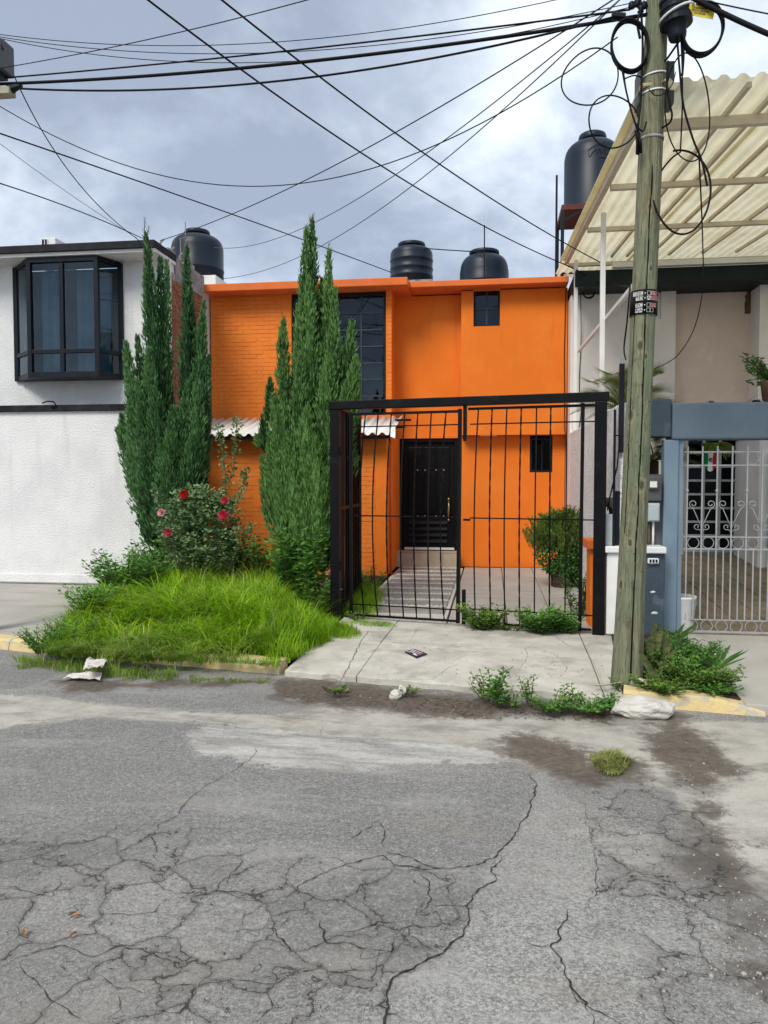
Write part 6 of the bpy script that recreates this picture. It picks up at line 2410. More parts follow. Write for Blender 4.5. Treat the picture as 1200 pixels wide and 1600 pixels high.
rose(290, 774, .055, 'petal_red', 'deep red rose')
rose(254, 802, .048, 'petal_pale', 'pale pink rose')
rose(265, 833, .048, 'petal_pink', 'bright pink rose, lowest on the bush')
rose(351, 806, .058, 'petal_pink', 'bright pink rose on the right of the bush')
rose(353, 783, .045, 'petal_pink', 'small rose above the right one')

# broad leaved weeds behind and beside the grass
weeds = [
    (465, 956, 1.0, .36, 56, 22, .13, .078, 'weed', 'tall broad leaved weed clump left of the black gate post'),
    (500, 962, .55, .25, 24, 15, .095, .052, 'weed', 'lower weed clump at the foot of the left gate post'),
    (420, 925, .80, .38, 46, 20, .115, .066, 'weed', 'dark weed clump between the two cypress trees'),
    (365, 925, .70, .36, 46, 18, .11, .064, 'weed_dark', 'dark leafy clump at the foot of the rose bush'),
    (200, 958, .56, .42, 60, 20, .115, .064, 'weed', 'leafy weed clump at the left end of the grass mound'),
    (150, 985, .36, .32, 34, 15, .09, .05, 'weed', 'low leafy weed on the left slope of the grass mound'),
    (240, 940, .64, .34, 44, 18, .11, .06, 'weed', 'weed clump between the white wall and the long grass'),
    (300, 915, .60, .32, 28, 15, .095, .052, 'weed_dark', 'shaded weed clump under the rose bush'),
    (70, 1018, .24, .24, 34, 15, .05, .030, 'weed', 'small dark creeping weed at the end of the yellow kerb'),
    (110, 1012, .28, .24, 34, 15, .055, .032, 'weed_dark', 'creeping weed beside the left edge of the long grass'),
    (558, 968, .12, .18, 14, 8, .05, .03, 'weed_yel', 'low weed patch in front of the left gate leaf'),
    (575, 925, .40, .30, 18, 14, .08, .045, 'weed', 'weed clump seen through the left gate leaf'),
]
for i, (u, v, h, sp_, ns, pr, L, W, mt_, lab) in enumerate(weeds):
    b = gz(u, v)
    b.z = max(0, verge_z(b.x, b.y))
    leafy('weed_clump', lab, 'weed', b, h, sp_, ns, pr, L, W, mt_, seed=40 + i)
for u, v, h, lab in ((150, 985, .34, 'bare dark stalk standing at the left of the grass mound'), (84, 1016, .24, 'short bare stalk beside the yellow kerb end')):
    b = gz(u, v)
    leafy('weed_stalk', lab, 'weed', b, h, .03, 2, 9, .035, .018, 'weed_dark', seed=u)
for u, v, h in ((502, 955, .62), (511, 960, .5)):
    b = gz(u, v)
    t = thing('white_seedhead', 'round white dandelion seed head %s on a thin stalk left of the gate' % ('taller' if h > .55 else 'shorter'), 'flower', b)
    MB().tube([b, b + Vector((.01, 0, h))], .003, 4).build('stalk', 'twig', t)
    mb = MB()
    for _ in range(60):
        d = rvec()
        p = b + Vector((.01, 0, h))
        mb.add([p, p + d * .026 + rvec() * .004, p + d * .026 + rvec() * .004], [(0, 1, 2)])
    mb.build('seeds', 'rope_white', t)

# weeds at the right gate leaf and along the kerb
gw = [(752, 982, .26, .25, 40, 17, .068, .048, 'weed_yel', 'bushy weed at the foot of the right gate leaf, nearest the latch'),
      (845, 988, .27, .28, 46, 17, .072, .050, 'weed', 'bushy weed at the foot of the right gate leaf, under the window'),
      (882, 988, .24, .20, 32, 16, .066, .046, 'weed', 'bushy weed against the right gate post'),
      (902, 960, .52, .20, 22, 16, .06, .036, 'weed_dark', 'darker weed just inside the right gate post'),
      (800, 984, .10, .18, 14, 9, .045, .03, 'weed_yel', 'low straggling weed between the two gate weeds'),
      (775, 1098, .31, .12, 9, 24, .062, .030, 'weed', 'tallest leafy weed at the left end of the kerb weeds'),
      (760, 1092, .20, .13, 8, 16, .055, .028, 'weed_yel', 'smaller weed leaning left at the kerb edge'),
      (828, 1098, .21, .08, 5, 18, .05, .024, 'weed_yel', 'yellowish upright weed second along the kerb'),
      (805, 1102, .13, .12, 7, 13, .04, .022, 'weed', 'short weed between the first two kerb weeds'),
      (888, 1106, .19, .08, 4, 18, .05, .026, 'weed_yel', 'single upright yellow green weed on the kerb'),
      (860, 1108, .11, .20, 18, 12, .05, .030, 'weed', 'low spreading weed at the middle of the kerb weeds'),
      (920, 1108, .10, .20, 18, 12, .05, .032, 'weed', 'low spreading weed left of the white boulder'),
      (948, 1104, .09, .14, 12, 10, .045, .028, 'weed', 'small weed touching the boulder and the yellow kerb'),
      (975, 1082, .15, .11, 16, 12, .055, .016, 'weed_yel', 'feathery weed at the foot of the wooden pole'),
      (636, 1082, .06, .12, 9, 8, .04, .018, 'weed_yel', 'tiny weed growing from the broken kerb edge'),
      (525, 1080, .06, .14, 9, 8, .04, .018, 'weed_yel', 'tiny scrubby weed at the dirty kerb edge before the apron')]
for i, (u, v, h, sp_, ns, pr, L, W, mt_, lab) in enumerate(gw):
    b = gz(u, v, -.05 if v > 1060 else 0)
    leafy('weed', lab, 'weed', b, h, sp_, ns, pr, L, W, mt_, seed=90 + i)

# planting bed beside the pole
bed = [(1060, 1060, .28, .32, 64, 22, .052, .036, 'weed', 'dense green bed plant right of the wooden pole'),
       (1095, 1075, .22, .28, 64, 20, .050, .036, 'weed_yel', 'brighter leafy plant at the right end of the pole bed'),
       (1035, 1082, .14, .22, 40, 15, .045, .032, 'weed_yel', 'fine low groundcover behind the yellow kerb stone'),
       (1115, 1084, .11, .22, 34, 12, .045, .032, 'weed', 'low groundcover beside the concrete ramp'),
       (1045, 1030, .26, .24, 26, 14, .06, .04, 'weed_dark', 'darker bed plant under the slate pillar'),
       (1088, 1040, .25, .26, 34, 14, .055, .04, 'weed', 'bed plant nearest the blue steel post')]
for i, (u, v, h, sp_, ns, pr, L, W, mt_, lab) in enumerate(bed):
    b = gz(u, v)
    leafy('bed_plant', lab, 'plant', b, h, sp_, ns, pr, L, W, mt_, seed=140 + i)
# stiff sword leaves


def blades(name, label, cat, base, specs, mat):
    t = thing(name, label, cat, base)
    for (dx, dyy, h, w, lean, bend) in specs:
        mb = MB()
        pts = []
        n = 6
        for k in range(n + 1):
            f = k / n
            pts.append(Vector(base) + Vector((dx + lean * f + bend * f * f, dyy - .04 * f, h * f)))
        V, F = [], []
        for k, p in enumerate(pts):
            f = k / n
            ww = w * (.7 + .6 * f) * (1 if f < .75 else (1 - f) / .25 + .03) * .5
            V += [p + Vector((-ww, .2 * ww, 0)), p + Vector((0, .5 * ww, 0)), p + Vector((ww, -.1 * ww, 0))]
        for k in range(n):
            for q in (0, 1):
                F.append((3 * k + q, 3 * k + q + 1, 3 * k + q + 4, 3 * k + q + 3))
        mb.add(V, F)
        mb.build('leaf', mat, t, smooth=True)
    return t


b = gz(1012, 1062)
blades('snake_plant', 'mottled snake plant with stiff upright leaves right against the pole', 'plant', b,
       [(0, 0, .42, .055, .02, 0), (.04, .02, .46, .05, .04, .02), (-.02, .03, .36, .05, -.01, -.02), (.08, 0, .36, .05, .07, .02), (.02, .05, .5, .045, .03, .01), (.10, .06, .44, .045, .03, .03), (.05, -.03, .28, .05, .10, .05)], 'snake')
b = gz(1020, 1078)
blades('fallen_leaf_blade', 'broken yellow green sword leaf leaning on the pole foot', 'plant', b, [(.05, 0, .33, .05, -.15, -.02)], 'snake')
for (u, v, sz, lab) in ((1052, 1008, .2, 'small dark spiky agave at the back of the pole bed'), (1118, 1052, .22, 'dark spiky agave at the right edge of the pole bed')):
    b = gz(u, v)
    b.z = .02
    sp_l = []
    for k in range(13):
        a = k * 2.4
        sp_l.append((0, 0, sz * rng.uniform(.6, 1.1), .03, sz * .9 * math.cos(a), .05 * math.cos(a)))
    blades('agave', lab, 'plant', b, sp_l, 'weed_dark')

# yard shrub behind the gate, in a stone like pot
sb = gz(878, 916)
sh = thing('shrub', 'feathery light tipped shrub behind the right gate leaf', 'shrub', sb)
V, F = [], []
r_ = random.Random(77)
stm = MB()
c0 = atY(878, 838, sb.y)
for i in range(520):
    a = r_.uniform(0, 6.283)
    el = r_.uniform(-.35, 1.5)
    rr_ = .52 * r_.random() ** .4
    b0 = c0 + Vector((rr_ * math.cos(a) * math.cos(el), rr_ * .8 * math.sin(a) * math.cos(el), -.10 + .38 * math.sin(el) * r_.uniform(.6, 1)))
    d0 = Vector((math.cos(a) * .45, math.sin(a) * .4, 1)).normalized()
    ln = r_.uniform(.10, .24)
    stm.tube([b0 - d0 * .08, b0 + d0 * ln], [.003, .0015], 3, caps=False)
    for k in range(18):
        p = b0 + d0 * (ln * k / 18)
        a2 = k * 2.4
        d = (d0 * .7 + Vector((math.cos(a2), math.sin(a2), .2)) * .6).normalized()
        leaf_add(V, F, p, d, d.cross(rvec()).normalized(), .055 * r_.uniform(.7, 1.2), .017, .3)
stm.tube([(sb.x, sb.y, .3), (sb.x + .02, sb.y, .9)], .03, 6)
stm.tube([(sb.x, sb.y, .3), (sb.x + .16, sb.y - .05, 1.0)], .022, 6)
stm.tube([(sb.x, sb.y, .3), (sb.x - .16, sb.y - .05, .95)], .022, 6)
stm.build('stems', 'bark', sh)
MB().add(V, F).build('leaves', 'shrub', sh)
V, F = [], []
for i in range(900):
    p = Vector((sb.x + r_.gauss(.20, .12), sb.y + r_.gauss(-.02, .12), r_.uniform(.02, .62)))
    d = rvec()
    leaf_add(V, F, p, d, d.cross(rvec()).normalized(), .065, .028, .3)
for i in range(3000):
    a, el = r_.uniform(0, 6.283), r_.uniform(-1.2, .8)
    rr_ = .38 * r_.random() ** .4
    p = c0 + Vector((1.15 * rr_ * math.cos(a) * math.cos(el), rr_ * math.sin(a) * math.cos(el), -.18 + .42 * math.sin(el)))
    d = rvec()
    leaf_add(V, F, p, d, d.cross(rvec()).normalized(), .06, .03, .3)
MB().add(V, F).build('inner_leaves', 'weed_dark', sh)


def stone(name, label, cat, c, sx_, sy_, sz_, mat, seed, amp=.22, sub=3, parent=None):
    import bmesh
    bm = bmesh.new()
    bmesh.ops.create_icosphere(bm, subdivisions=sub, radius=1)
    for v in bm.verts:
        n1 = mnoise.noise(v.co * 1.3 + Vector((seed, 0, 0)))
        n2 = mnoise.noise(v.co * 3.1 + Vector((0, seed, 0)))
        cellv = mnoise.voronoi(v.co * 1.4 + Vector((seed, seed, 0)))[0][0]
        v.co *= 1 + amp * n1 + amp * .4 * n2 + amp * .5 * (cellv - .4)
        v.co = Vector((v.co.x * sx_, v.co.y * sy_, v.co.z * sz_))
    me = bpy.data.meshes.new(name)
    bm.to_mesh(me)
    bm.free()
    me.materials.append(M[mat])
    o = bpy.data.objects.new(name, me)
    COL.objects.link(o)
    WL[o.name] = Vector(c)
    o.location = Vector(c) - (WL[parent.name] if parent else Vector())
    if parent:
        o.parent = parent
    else:
        tag(o, label, cat)
    return o


pt = thing('plant_pot', 'dark brown rough stone pot at the foot of the feathery shrub', 'pot', sb)
mbp = MB()
vs_, fs = [], []
n, m_ = 22, 6
for j in range(m_ + 1):
    z = .40 * j / m_
    for k in range(n):
        a = 2 * math.pi * k / n
        r = .155 * (1 + .09 * math.sin(a * 7) + .12 * mnoise.noise((math.cos(a) * 2, math.sin(a) * 2, z * 6))) * (1 - .15 * (z / .4 - .5) ** 2)
        vs_.append((sb.x + r * math.cos(a), sb.y + r * math.sin(a), z))
for j in range(m_):
    for k in range(n):
        fs.append((j * n + k, j * n + (k + 1) % n, (j + 1) * n + (k + 1) % n, (j + 1) * n + k))
fs.append(tuple(m_ * n + k for k in range(n)))
part(mbp.add(vs_, fs), 'pot_body', 'stump', pt)


# palms behind the boundary wall
def palm(name, label, base, crown, fr_, mat='palm', L=.75, seed=1, n_leaf=22, lw=.020):
    r_ = random.Random(seed)
    t = thing(name, label, 'palm', base)
    MB().tube([base, Vector(base).lerp(crown, .5), crown], [.07, .06, .05], 8).build('trunk', 'bark', t, smooth=True)
    for i in range(fr_):
        a = i * 2.4 + r_.uniform(-.3, .3)
        el = r_.uniform(.25, 1.25)
        V, F = [], []
        d0 = Vector((math.cos(a) * math.cos(el), math.sin(a) * math.cos(el), math.sin(el)))
        l = L * r_.uniform(.7, 1.1)
        spine = []
        for k in range(n_leaf + 1):
            f = k / n_leaf
            spine.append(Vector(crown) + d0 * (l * f) + Vector((0, 0, -.42 * l * f * f)))
        for k in range(2, n_leaf):
            tan = (spine[k + 1] - spine[k - 1]).normalized()
            sd2 = tan.cross(Vector((0, 0, 1)))
            if sd2.length < .05:
                continue
            sd2.normalize()
            f = k / n_leaf
            ll = l * .42 * math.sin(math.pi * min(1, .2 + f * .8)) + .03
            for s in (-1, 1):
                d = (tan * .75 + sd2 * s * .75 + Vector((0, 0, .15))).normalized()
                leaf_add(V, F, spine[k], d, d.cross(Vector((0, 0, 1))).normalized(), ll, lw, .2)
        mb = MB().add(V, F)
        mb.tube(spine, [.008 * (1 - .8 * k / n_leaf) for k in range(n_leaf + 1)], 4, caps=False)
        mb.build('frond', mat, t)
    return t


c = atY(962, 628, 9.3)
palm('palm_plant', 'yellow green palm whose fronds rise over the white boundary wall', (1.75, 9.3, 0), Vector((c.x + .10, 9.3, c.z - .1)), 24, L=.85, seed=4, n_leaf=30, lw=.013)
c = atY(1022, 720, 8.95)
palm('palm_plant', 'darker palm between the wooden pole and the blue steel post', (c.x, 8.95, 0), Vector((c.x, 8.95, c.z + .0)), 18, L=.6, seed=9, n_leaf=26, lw=.012)
c = atY(1116, 700, 9.2)
hb = thing('hanging_basket', 'round yellow green basket with trailing leaves above the flag pendant', 'hanging basket', (c.x, 8.9, c.z))
c = atY(1113, 699, 8.9)
part(MB().lathe([(.02, -.06), (.075, -.045), (.095, 0), (.095, .04), (.085, .05)], 20, (c.x - .02, 8.9, c.z)), 'basket', 'grass_dry', hb)
V, F = [], []
for k in range(34):
    a = rng.uniform(-1.9, 1.0)
    p0 = Vector((c.x + .04, 8.9, c.z + .04))
    d = Vector((math.cos(a) * .8, rng.uniform(-.6, .2), .25 * math.sin(a))).normalized()
    p = p0
    for q in range(5):
        nd = (d + Vector((0, 0, -.28 * q))).normalized()
        sd2 = nd.cross(Vector((0, 1, .2))).normalized()
        o = len(V)
        w = .009 * (1 - q * .17)
        V += [p - sd2 * w, p + sd2 * w]
        p = p + nd * .055
        if q:
            F.append((o - 2, o - 1, o + 1, o))
part(MB().add(V, F), 'trailing_leaves', 'palm', hb)
part(MB().tube([(c.x - .02, 8.9, c.z + .05), (c.x - .02, 8.9, c.z + .45)], .004, 4), 'cord', 'rubber', hb)
# potted plant on the beam at the right edge
c = atY(1196, 636, PY + .15)
pp = thing('potted_plant', 'potted leafy plant standing on the slate beam at the right edge', 'plant', (c.x + .03, PY + .17, zb_t))
part(MB().lathe([(.06, 0), (.085, .20), (.092, .205), (.092, .23), (.08, .23), (.07, .19)], 18, (c.x + .04, PY + .17, zb_t)), 'pot', 'terracotta', pp, smooth=True)
V, F = [], []
r_ = random.Random(31)
sm_ = MB()
for i in range(26):
    d = Vector((r_.uniform(-1, .9), r_.uniform(-.6, .6), r_.uniform(.0, 1.5))).normalized()
    b0 = Vector((c.x + .04, PY + .17, zb_t + .2))
    e = b0 + d * r_.uniform(.18, .45)
    sm_.tube([b0, b0.lerp(e, .5) + Vector((0, 0, .05)), e], .004, 4, caps=False)
    for k in range(16):
        p = b0.lerp(e, .25 + .75 * k / 16)
        q = rvec()
        leaf_add(V, F, p, q, q.cross(rvec()).normalized(), .055, .028, .3)
sm_.build('stems', 'bark', pp)
MB().add(V, F).build('leaves', 'weed_dark', pp)


# ------------------------------------------------------------------ grass
def grass(name, label, mat, areas, seed):
    """areas: (pixel polygon on the ground, blades, height, height spread, droop, width)"""
    r_ = np.random.RandomState(seed)
    Vs, Fs, off = [], [], 0
    for poly, n, h, hs, droop, wid, zoff in areas:
        pl = roadpoly(poly, zoff)
        lo, hi = pl.min(0), pl.max(0)
        pts = []
        while sum(len(p) for p in pts) < n:
            c = lo + (hi - lo) * r_.rand(n * 2, 2)
            nz = np.array([mnoise.noise((q[0] * 7, q[1] * 7, seed)) + .6 * mnoise.noise((q[0] * 19, q[1] * 19, seed)) for q in c])
            pts.append(c[sdf(c, pl) > .02 + .09 * nz])
        P = np.concatenate(pts)[:n]
        vz, dv = verge_h(P)
        z = np.where(dv > -.05, vz, zoff)
        # tufts: blades of one tuft lean the same way
        cellk = np.floor(P / .13).astype(int)
        hsh = (cellk[:, 0] * 73856093 ^ cellk[:, 1] * 19349663) % 1000 / 1000.
        an = hsh * 6.283 + r_.randn(n) * .9
        H = h * (1 + hs * r_.randn(n)) * (.72 + .5 * ((hsh * 7.3) % 1)) * np.clip(sdf(P, pl) / .22 + .40, .25, 1)
        H = np.clip(H, .03, None)
        dirx, diry = np.cos(an), np.sin(an)
        lean = H * (droop * (.4 + r_.rand(n)))
        segs = 4
        W = wid * (.7 + .6 * r_.rand(n))
        V = np.zeros((n, 2 * segs + 1, 3))
        for k in range(segs + 1):
            f = k / segs
            x = P[:, 0] + dirx * lean * f * f
            y = P[:, 1] + diry * lean * f * f
            zz_ = z + H * (f - droop * .42 * f ** 2.6)
            w = W * (1 - f) ** .7 * .5
            if k < segs:
                V[:, 2 * k, 0], V[:, 2 * k, 1], V[:, 2 * k, 2] = x - diry * w, y + dirx * w, zz_
                V[:, 2 * k + 1, 0], V[:, 2 * k + 1, 1], V[:, 2 * k + 1, 2] = x + diry * w, y - dirx * w, zz_
            else:
                V[:, 2 * k, 0], V[:, 2 * k, 1], V[:, 2 * k, 2] = x, y, zz_
        nv = 2 * segs + 1
        base = off + np.arange(n)[:, None] * nv
        for k in range(segs - 1):
            Fs.append(np.concatenate([base + 2 * k, base + 2 * k + 1, base + 2 * k + 3, base + 2 * k + 2], 1))
        tri = np.concatenate([base + 2 * segs - 2, base + 2 * segs - 1, base + 2 * segs], 1)
        Fs.append(tri)
        Vs.append(V.reshape(-1, 3))
        off += n * nv
    Vall = np.concatenate(Vs)
    loops = np.concatenate([f.ravel() for f in Fs])
    tot = np.concatenate([np.full(len(f), f.shape[1]) for f in Fs])
    st_ = np.concatenate([[0], np.cumsum(tot)[:-1]])
    me = bpy.data.meshes.new(name)
    me.vertices.add(len(Vall))
    me.vertices.foreach_set('co', Vall.ravel())
    me.loops.add(len(loops))
    me.loops.foreach_set('vertex_index', loops.astype(np.int32))
    me.polygons.add(len(tot))
    me.polygons.foreach_set('loop_start', st_.astype(np.int32))
    me.polygons.foreach_set('loop_total', tot.astype(np.int32))
    me.update(calc_edges=True)
    me.validate()
    me.materials.append(M[mat])
    o = bpy.data.objects.new(name, me)
    COL.objects.link(o)
    return tag(o, label, 'grass', kind='stuff')


grass('grass', 'long bright green grass drooping over the kerb verge', 'grass', [
    ([(120, 1018), (180, 985), (250, 965), (330, 975), (400, 985), (420, 1020), (390, 1030), (300, 1026), (180, 1022)], 6000, .36, .3, 1.25, .012, 0),
    ([(260, 985), (300, 950), (420, 955), (500, 985), (520, 1000), (470, 1025), (430, 1045), (380, 1020)], 8000, .30, .28, .65, .009, 0),
    ([(230, 960), (270, 920), (330, 905), (360, 940), (340, 965), (280, 975)], 4200, .42, .2, .6, .009, 0),
    ([(55, 1020), (80, 1000), (115, 965), (150, 935), (230, 905), (250, 960), (190, 990), (130, 1030)], 5200, .30, .35, 1.0, .010, 0),
    ([(430, 1045), (470, 1025), (520, 1000), (570, 998), (560, 985), (520, 970), (480, 965), (460, 985), (430, 1010)], 4200, .12, .3, .6, .006, 0),
    ([(540, 975), (575, 980), (620, 982), (615, 974), (560, 968)], 700, .05, .3, .6, .005, 0),
    ([(340, 960), (420, 925), (500, 940), (510, 965), (430, 965)], 3000, .34, .25, .6, .008, 0),
    ([(530, 960), (560, 915), (600, 930), (590, 965)], 1500, .22, .3, .7, .007, 0),
], 3)
grass('grass', 'short yellowing grass fringe along the verge foot and kerb', 'grass_dry', [
    ([(20, 1028), (100, 1036), (180, 1046), (290, 1053), (300, 1060), (240, 1066), (150, 1058), (30, 1044)], 1700, .10, .6, .9, .006, RZ),
    ([(290, 1056), (330, 1060), (420, 1064), (450, 1060), (430, 1068), (300, 1066)], 420, .05, .5, .9, .005, RZ),
    ([(60, 1012), (180, 1024), (290, 1030), (320, 1036), (180, 1034), (70, 1024)], 2600, .20, .4, 1.2, .008, .02),
    ([(330, 1030), (410, 1036), (440, 1034), (420, 1042), (330, 1036)], 500, .10, .4, 1.0, .007, .02),
    ([(130, 1030), (190, 1000), (330, 1010), (400, 1036), (320, 1040), (180, 1038)], 1000, .32, .25, 1.35, .010, 0),
], 4)
grass('grass_tuft', 'lone yellow green grass tuft growing in the wet dirt of the road', 'tuft', [([(922, 1180), (960, 1182), (992, 1190), (990, 1206), (960, 1212), (928, 1202)], 1300, .085, .3, 1.0, .005, RZ)], 6)
grass('grass', 'bleached straw stalks standing among the green verge grass', 'straw', [
    ([(120, 1025), (180, 985), (250, 950), (420, 955), (500, 985), (430, 1030), (300, 1030)], 420, .42, .3, .9, .006, 0)], 12)
grass('grass', 'thin green groundcover along the front of the pole bed', 'grass', [([(1010, 1074), (1060, 1070), (1140, 1074), (1150, 1088), (1020, 1088)], 1600, .06, .3, .8, .005, 0)], 7)

# ------------------------------------------------------------------ stones, rubbish, small things on the ground
c = gnd(1006, 1122, RZ)
stone('boulder', 'large pale angular rock lying in front of the yellow kerb stone', 'rock', (c.x, c.y + .06, RZ + .055), .205, .13, .078, 'rock', 4.2, .30, 4)
c = gnd(1001, 1080, -.02)
stone('stone', 'smooth rounded stone at the foot of the wooden pole', 'stone', (c.x, c.y + .02, .03), .075, .05, .045, 'rock', 7.1, .12)
c = gnd(1022, 1082, -.02)
stone('stone', 'small grey stone right of the rounded one', 'stone', (c.x, c.y, .012), .03, .03, .026, 'rock_grey', 2.1, .2)
c = gnd(628, 1082, -.04)
stone('stone', 'pale chunk of broken concrete on the kerb edge', 'stone', (c.x, c.y, -.02), .035, .03, .04, 'rock', 9.1, .35)
c = gnd(618, 1086, -.06)
stone('stone', 'larger pale concrete chunk below the broken kerb edge', 'stone', (c.x, c.y - .02, -.055), .045, .03, .04, 'rock', 5.5, .35)
pb = MB()
for k in range(900):
    if k < 200:
        u, v = rng.uniform(420, 1000), rng.uniform(1085, 1130)
    elif k < 300:
        u, v = rng.uniform(900, 1200), rng.uniform(1130, 1400)
    elif k < 420:
        u, v = rng.uniform(1050, 1200), rng.uniform(1400, 1600)
    else:
        u, v = rng.uniform(0, 1200), rng.uniform(1250, 1600)
    p = gnd(u, v, RZ)
    r = rng.uniform(.0022, .006) * (2.0 if rng.random() < .07 else 1)
    zz_ = road_z(p.x, p.y)
    a0 = rng.random() * 6
    rg = [(p.x + r * math.cos(a0 + q * 1.2566) * rng.uniform(.6, 1.3), p.y + r * math.sin(a0 + q * 1.2566) * rng.uniform(.6, 1.3), zz_ - .002) for q in range(5)]
    pb.add(rg + [(p.x + r * .2, p.y, zz_ + r * rng.uniform(.5, .9)), (p.x - r * .3, p.y + r * .2, zz_ + r * rng.uniform(.4, .8))], [(0, 1, 5), (1, 2, 5), (2, 6, 5), (2, 3, 6), (3, 4, 6), (4, 5, 6), (4, 0, 5)])
tag(pb.build('gravel', 'rock_grey'), 'scattered pale grit and small stones on the road', 'gravel', kind='stuff')


def crumple(name, label, cat, pts, mat, amp=.02, n=7, lift=.01, seed=0):
    """A bent, creased sheet lying on the ground between four corners."""
    a, b, c_, d = [Vector(p) for p in pts]
    vs_, fs = [], []
    for j in range(n + 1):
        for i in range(n + 1):
            s, t = i / n, j / n
            p = a.lerp(b, s).lerp(d.lerp(c_, s), t)
            e = 1 + .08 * mnoise.noise((s * 4, t * 4, seed))
            vs_.append((p.x, p.y, p.z + lift + amp * (abs(mnoise.noise((s * 3 + seed, t * 3, seed))) + .5 * abs(mnoise.noise((s * 7, t * 7 + seed, 2))))))
    for j in range(n):
        for i in range(n):
            k = j * (n + 1) + i
            fs.append((k, k + 1, k + n + 2, k + n + 1))
    o = MB().add(vs_, fs).build(name, mat)
    o.modifiers.new('s', 'SOLIDIFY').thickness = .004
    return tag(o, label, cat)


def gq(*px, z=RZ):
    return [gnd(u, v, z) for u, v in px]


crumple('cardboard_scrap', 'crumpled dirty cardboard scrap leaning on the grass edge', 'rubbish', [*gq((130, 1056), (160, 1052), (168, 1040), (136, 1038), z=-.02)], 'cardboard', .05, lift=.05, seed=3)
crumple('cardboard_scrap', 'flat torn cardboard scrap on the road below the grass', 'rubbish', [*gq((98, 1064), (156, 1066), (160, 1056), (116, 1055))], 'cardboard', .035, lift=.02, seed=6)
fl = gq((632, 1019), (651, 1028), (668, 1022), (647, 1014), z=0)
o = crumple('flyer', 'small dark purple printed card lying on the pale apron', 'paper', fl, 'paper_purple', .004, 4, .003, 9)
fa_, fb_, fc_, fd_ = fl
for k, (s0, s1, t0, t1) in enumerate(((.12, .88, .62, .72), (.12, .5, .42, .54), (.55, .9, .40, .5), (.2, .75, .22, .32), (.1, .35, .08, .15), (.60, .92, .06, .22))):
    P = [fa_.lerp(fb_, s).lerp(fd_.lerp(fc_, s), t) + Vector((0, 0, .0125)) for s, t in ((s0, t0), (s1, t0), (s1, t1), (s0, t1))]
    MB().add(P, [(0, 1, 2, 3)]).build('print', 'sticker_white' if k != 2 else 'petal_pale', o)
for (u, v, a, lab) in ((119, 1437, .6, 'curled orange dry leaf scrap on the asphalt'), (39, 1463, 2.1, 'flat orange brown leaf scrap near the left edge of the road'), (115, 1466, 1.2, 'thin brown leaf scrap between the other two')):
    p = gnd(u, v, RZ)
    d = Vector((math.cos(a), math.sin(a), 0))
    n_ = Vector((-d.y, d.x, 0))
    L_, W_ = (.019, .008) if u != 115 else (.015, .004)
    z = road_z(p.x, p.y) + .006
    vs_ = []
    for k in range(5):
        f = k / 4
        w = W_ * math.sin(math.pi * (.15 + .7 * f))
        for s in (-1, 0, 1):
            q = p + d * (L_ * (2 * f - 1)) + n_ * (w * s)
            vs_.append((q.x, q.y, z + .008 * abs(s) + .006 * math.sin(f * 3)))
    o = MB().add(vs_, [(3 * k + s, 3 * k + s + 1, 3 * k + s + 4, 3 * k + s + 3) for k in range(4) for s in (0, 1)]).build('dry_leaf', 'leaf_dry')
    tag(o, lab, 'leaf')
# twigs in the dirt by the kerb and the stick at the pole's foot
p = [atY(930, 1063, 6.1), atY(950, 1070, 6.12), atY(972, 1064, 6.2), atY(990, 1067, 6.2)]
for q in p:
    q.z = .02 + .01 * rng.random()
tag(MB().tube(smoothpath(p, 5), .008, 5).build('stick', 'wood_grey', smooth=True), 'thin pale stick lying at the foot of the wooden pole', 'stick')
p = [gnd(505, 1076, -.06), gnd(522, 1083, -.06), gnd(545, 1084, -.06)]
tag(MB().tube(smoothpath([q + Vector((0, 0, .015)) for q in p], 5), .009, 5).build('stick', 'bark', smooth=True), 'dark twig in the dirt before the left end of the apron', 'stick')
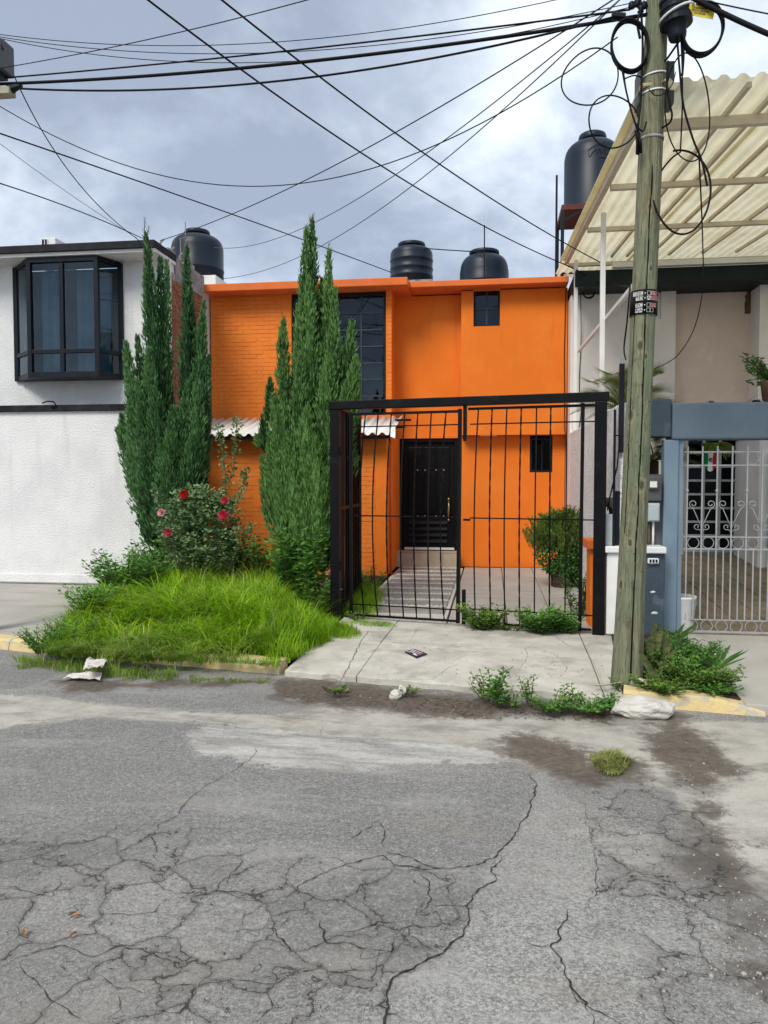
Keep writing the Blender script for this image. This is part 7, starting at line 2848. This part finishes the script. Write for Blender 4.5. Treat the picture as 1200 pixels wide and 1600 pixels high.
# leaf litter in the gutter
lb = MB()
for _ in range(420):
    if rng.random() < .55:
        u = rng.uniform(430, 960)
        v = 1078 + (u - 430) * .075 + rng.uniform(-6, 16)
    else:
        u, v = rng.uniform(700, 990), rng.uniform(1100, 1125)
    p = gnd(u, v, RZ)
    z = road_z(p.x, p.y) + .004
    a = rng.random() * 6.28
    L_, W_ = rng.uniform(.008, .022), rng.uniform(.003, .008)
    d, n_ = Vector((math.cos(a), math.sin(a), 0)), Vector((-math.sin(a), math.cos(a), 0))
    q = [p + d * L_, p + n_ * W_, p - d * L_, p - n_ * W_]
    lb.add([(x.x, x.y, z + rng.uniform(0, .008)) for x in q], [(0, 1, 2, 3)])
for _ in range(260):
    u, v = rng.uniform(560, 960), rng.uniform(965, 1060)
    p = gnd(u, v, 0)
    z = pave_z(p.x, p.y) + .006
    a = rng.random() * 6.28
    L_, W_ = rng.uniform(.005, .014), rng.uniform(.002, .005)
    d, n_ = Vector((math.cos(a), math.sin(a), 0)), Vector((-math.sin(a), math.cos(a), 0))
    lb.add([(x.x, x.y, z + rng.uniform(0, .005)) for x in (p + d * L_, p + n_ * W_, p - d * L_, p - n_ * W_)], [(0, 1, 2, 3)])
tag(lb.build('leaf_litter', 'bare_brown'), 'dry brown leaf litter in the gutter and on the apron', 'litter', kind='stuff')

# ------------------------------------------------------------------ repeats share a group
GROUPS = {'overhead_cable': 'overhead cables strung across the sky', 'drop_cable': 'drop cables round the pole top', 'cable_loop': 'cable loops hanging by the pole',
          'cable_coil': 'bundled cable coils', 'water_tank': 'dark rooftop water tanks', 'cypress_tree': 'cypress trees on the verge', 'weed': 'weeds along the kerb and the gate',
          'weed_clump': 'weed clumps round the grass mound', 'weed_stalk': 'bare stalks by the grass mound', 'bed_plant': 'plants in the bed by the pole', 'agave': 'agaves in the bed by the pole',
          'palm_plant': 'palms behind the boundary wall', 'stone': 'loose stones by the kerb', 'dry_leaf': 'dry leaf scraps on the road', 'cardboard_scrap': 'cardboard scraps by the grass',
          'antenna_mast': 'thin masts on the roofs', 'utility_pole': 'wooden utility poles', 'white_seedhead': 'seed heads by the gate post', 'stick': 'sticks on the ground',
          'house': 'houses along the street'}
for o in scene.objects:
    if o.parent is None and o.get('label') and not o.get('kind') and not o.get('group'):
        g = GROUPS.get(o.name.split('.')[0])
        if g:
            o['group'] = g
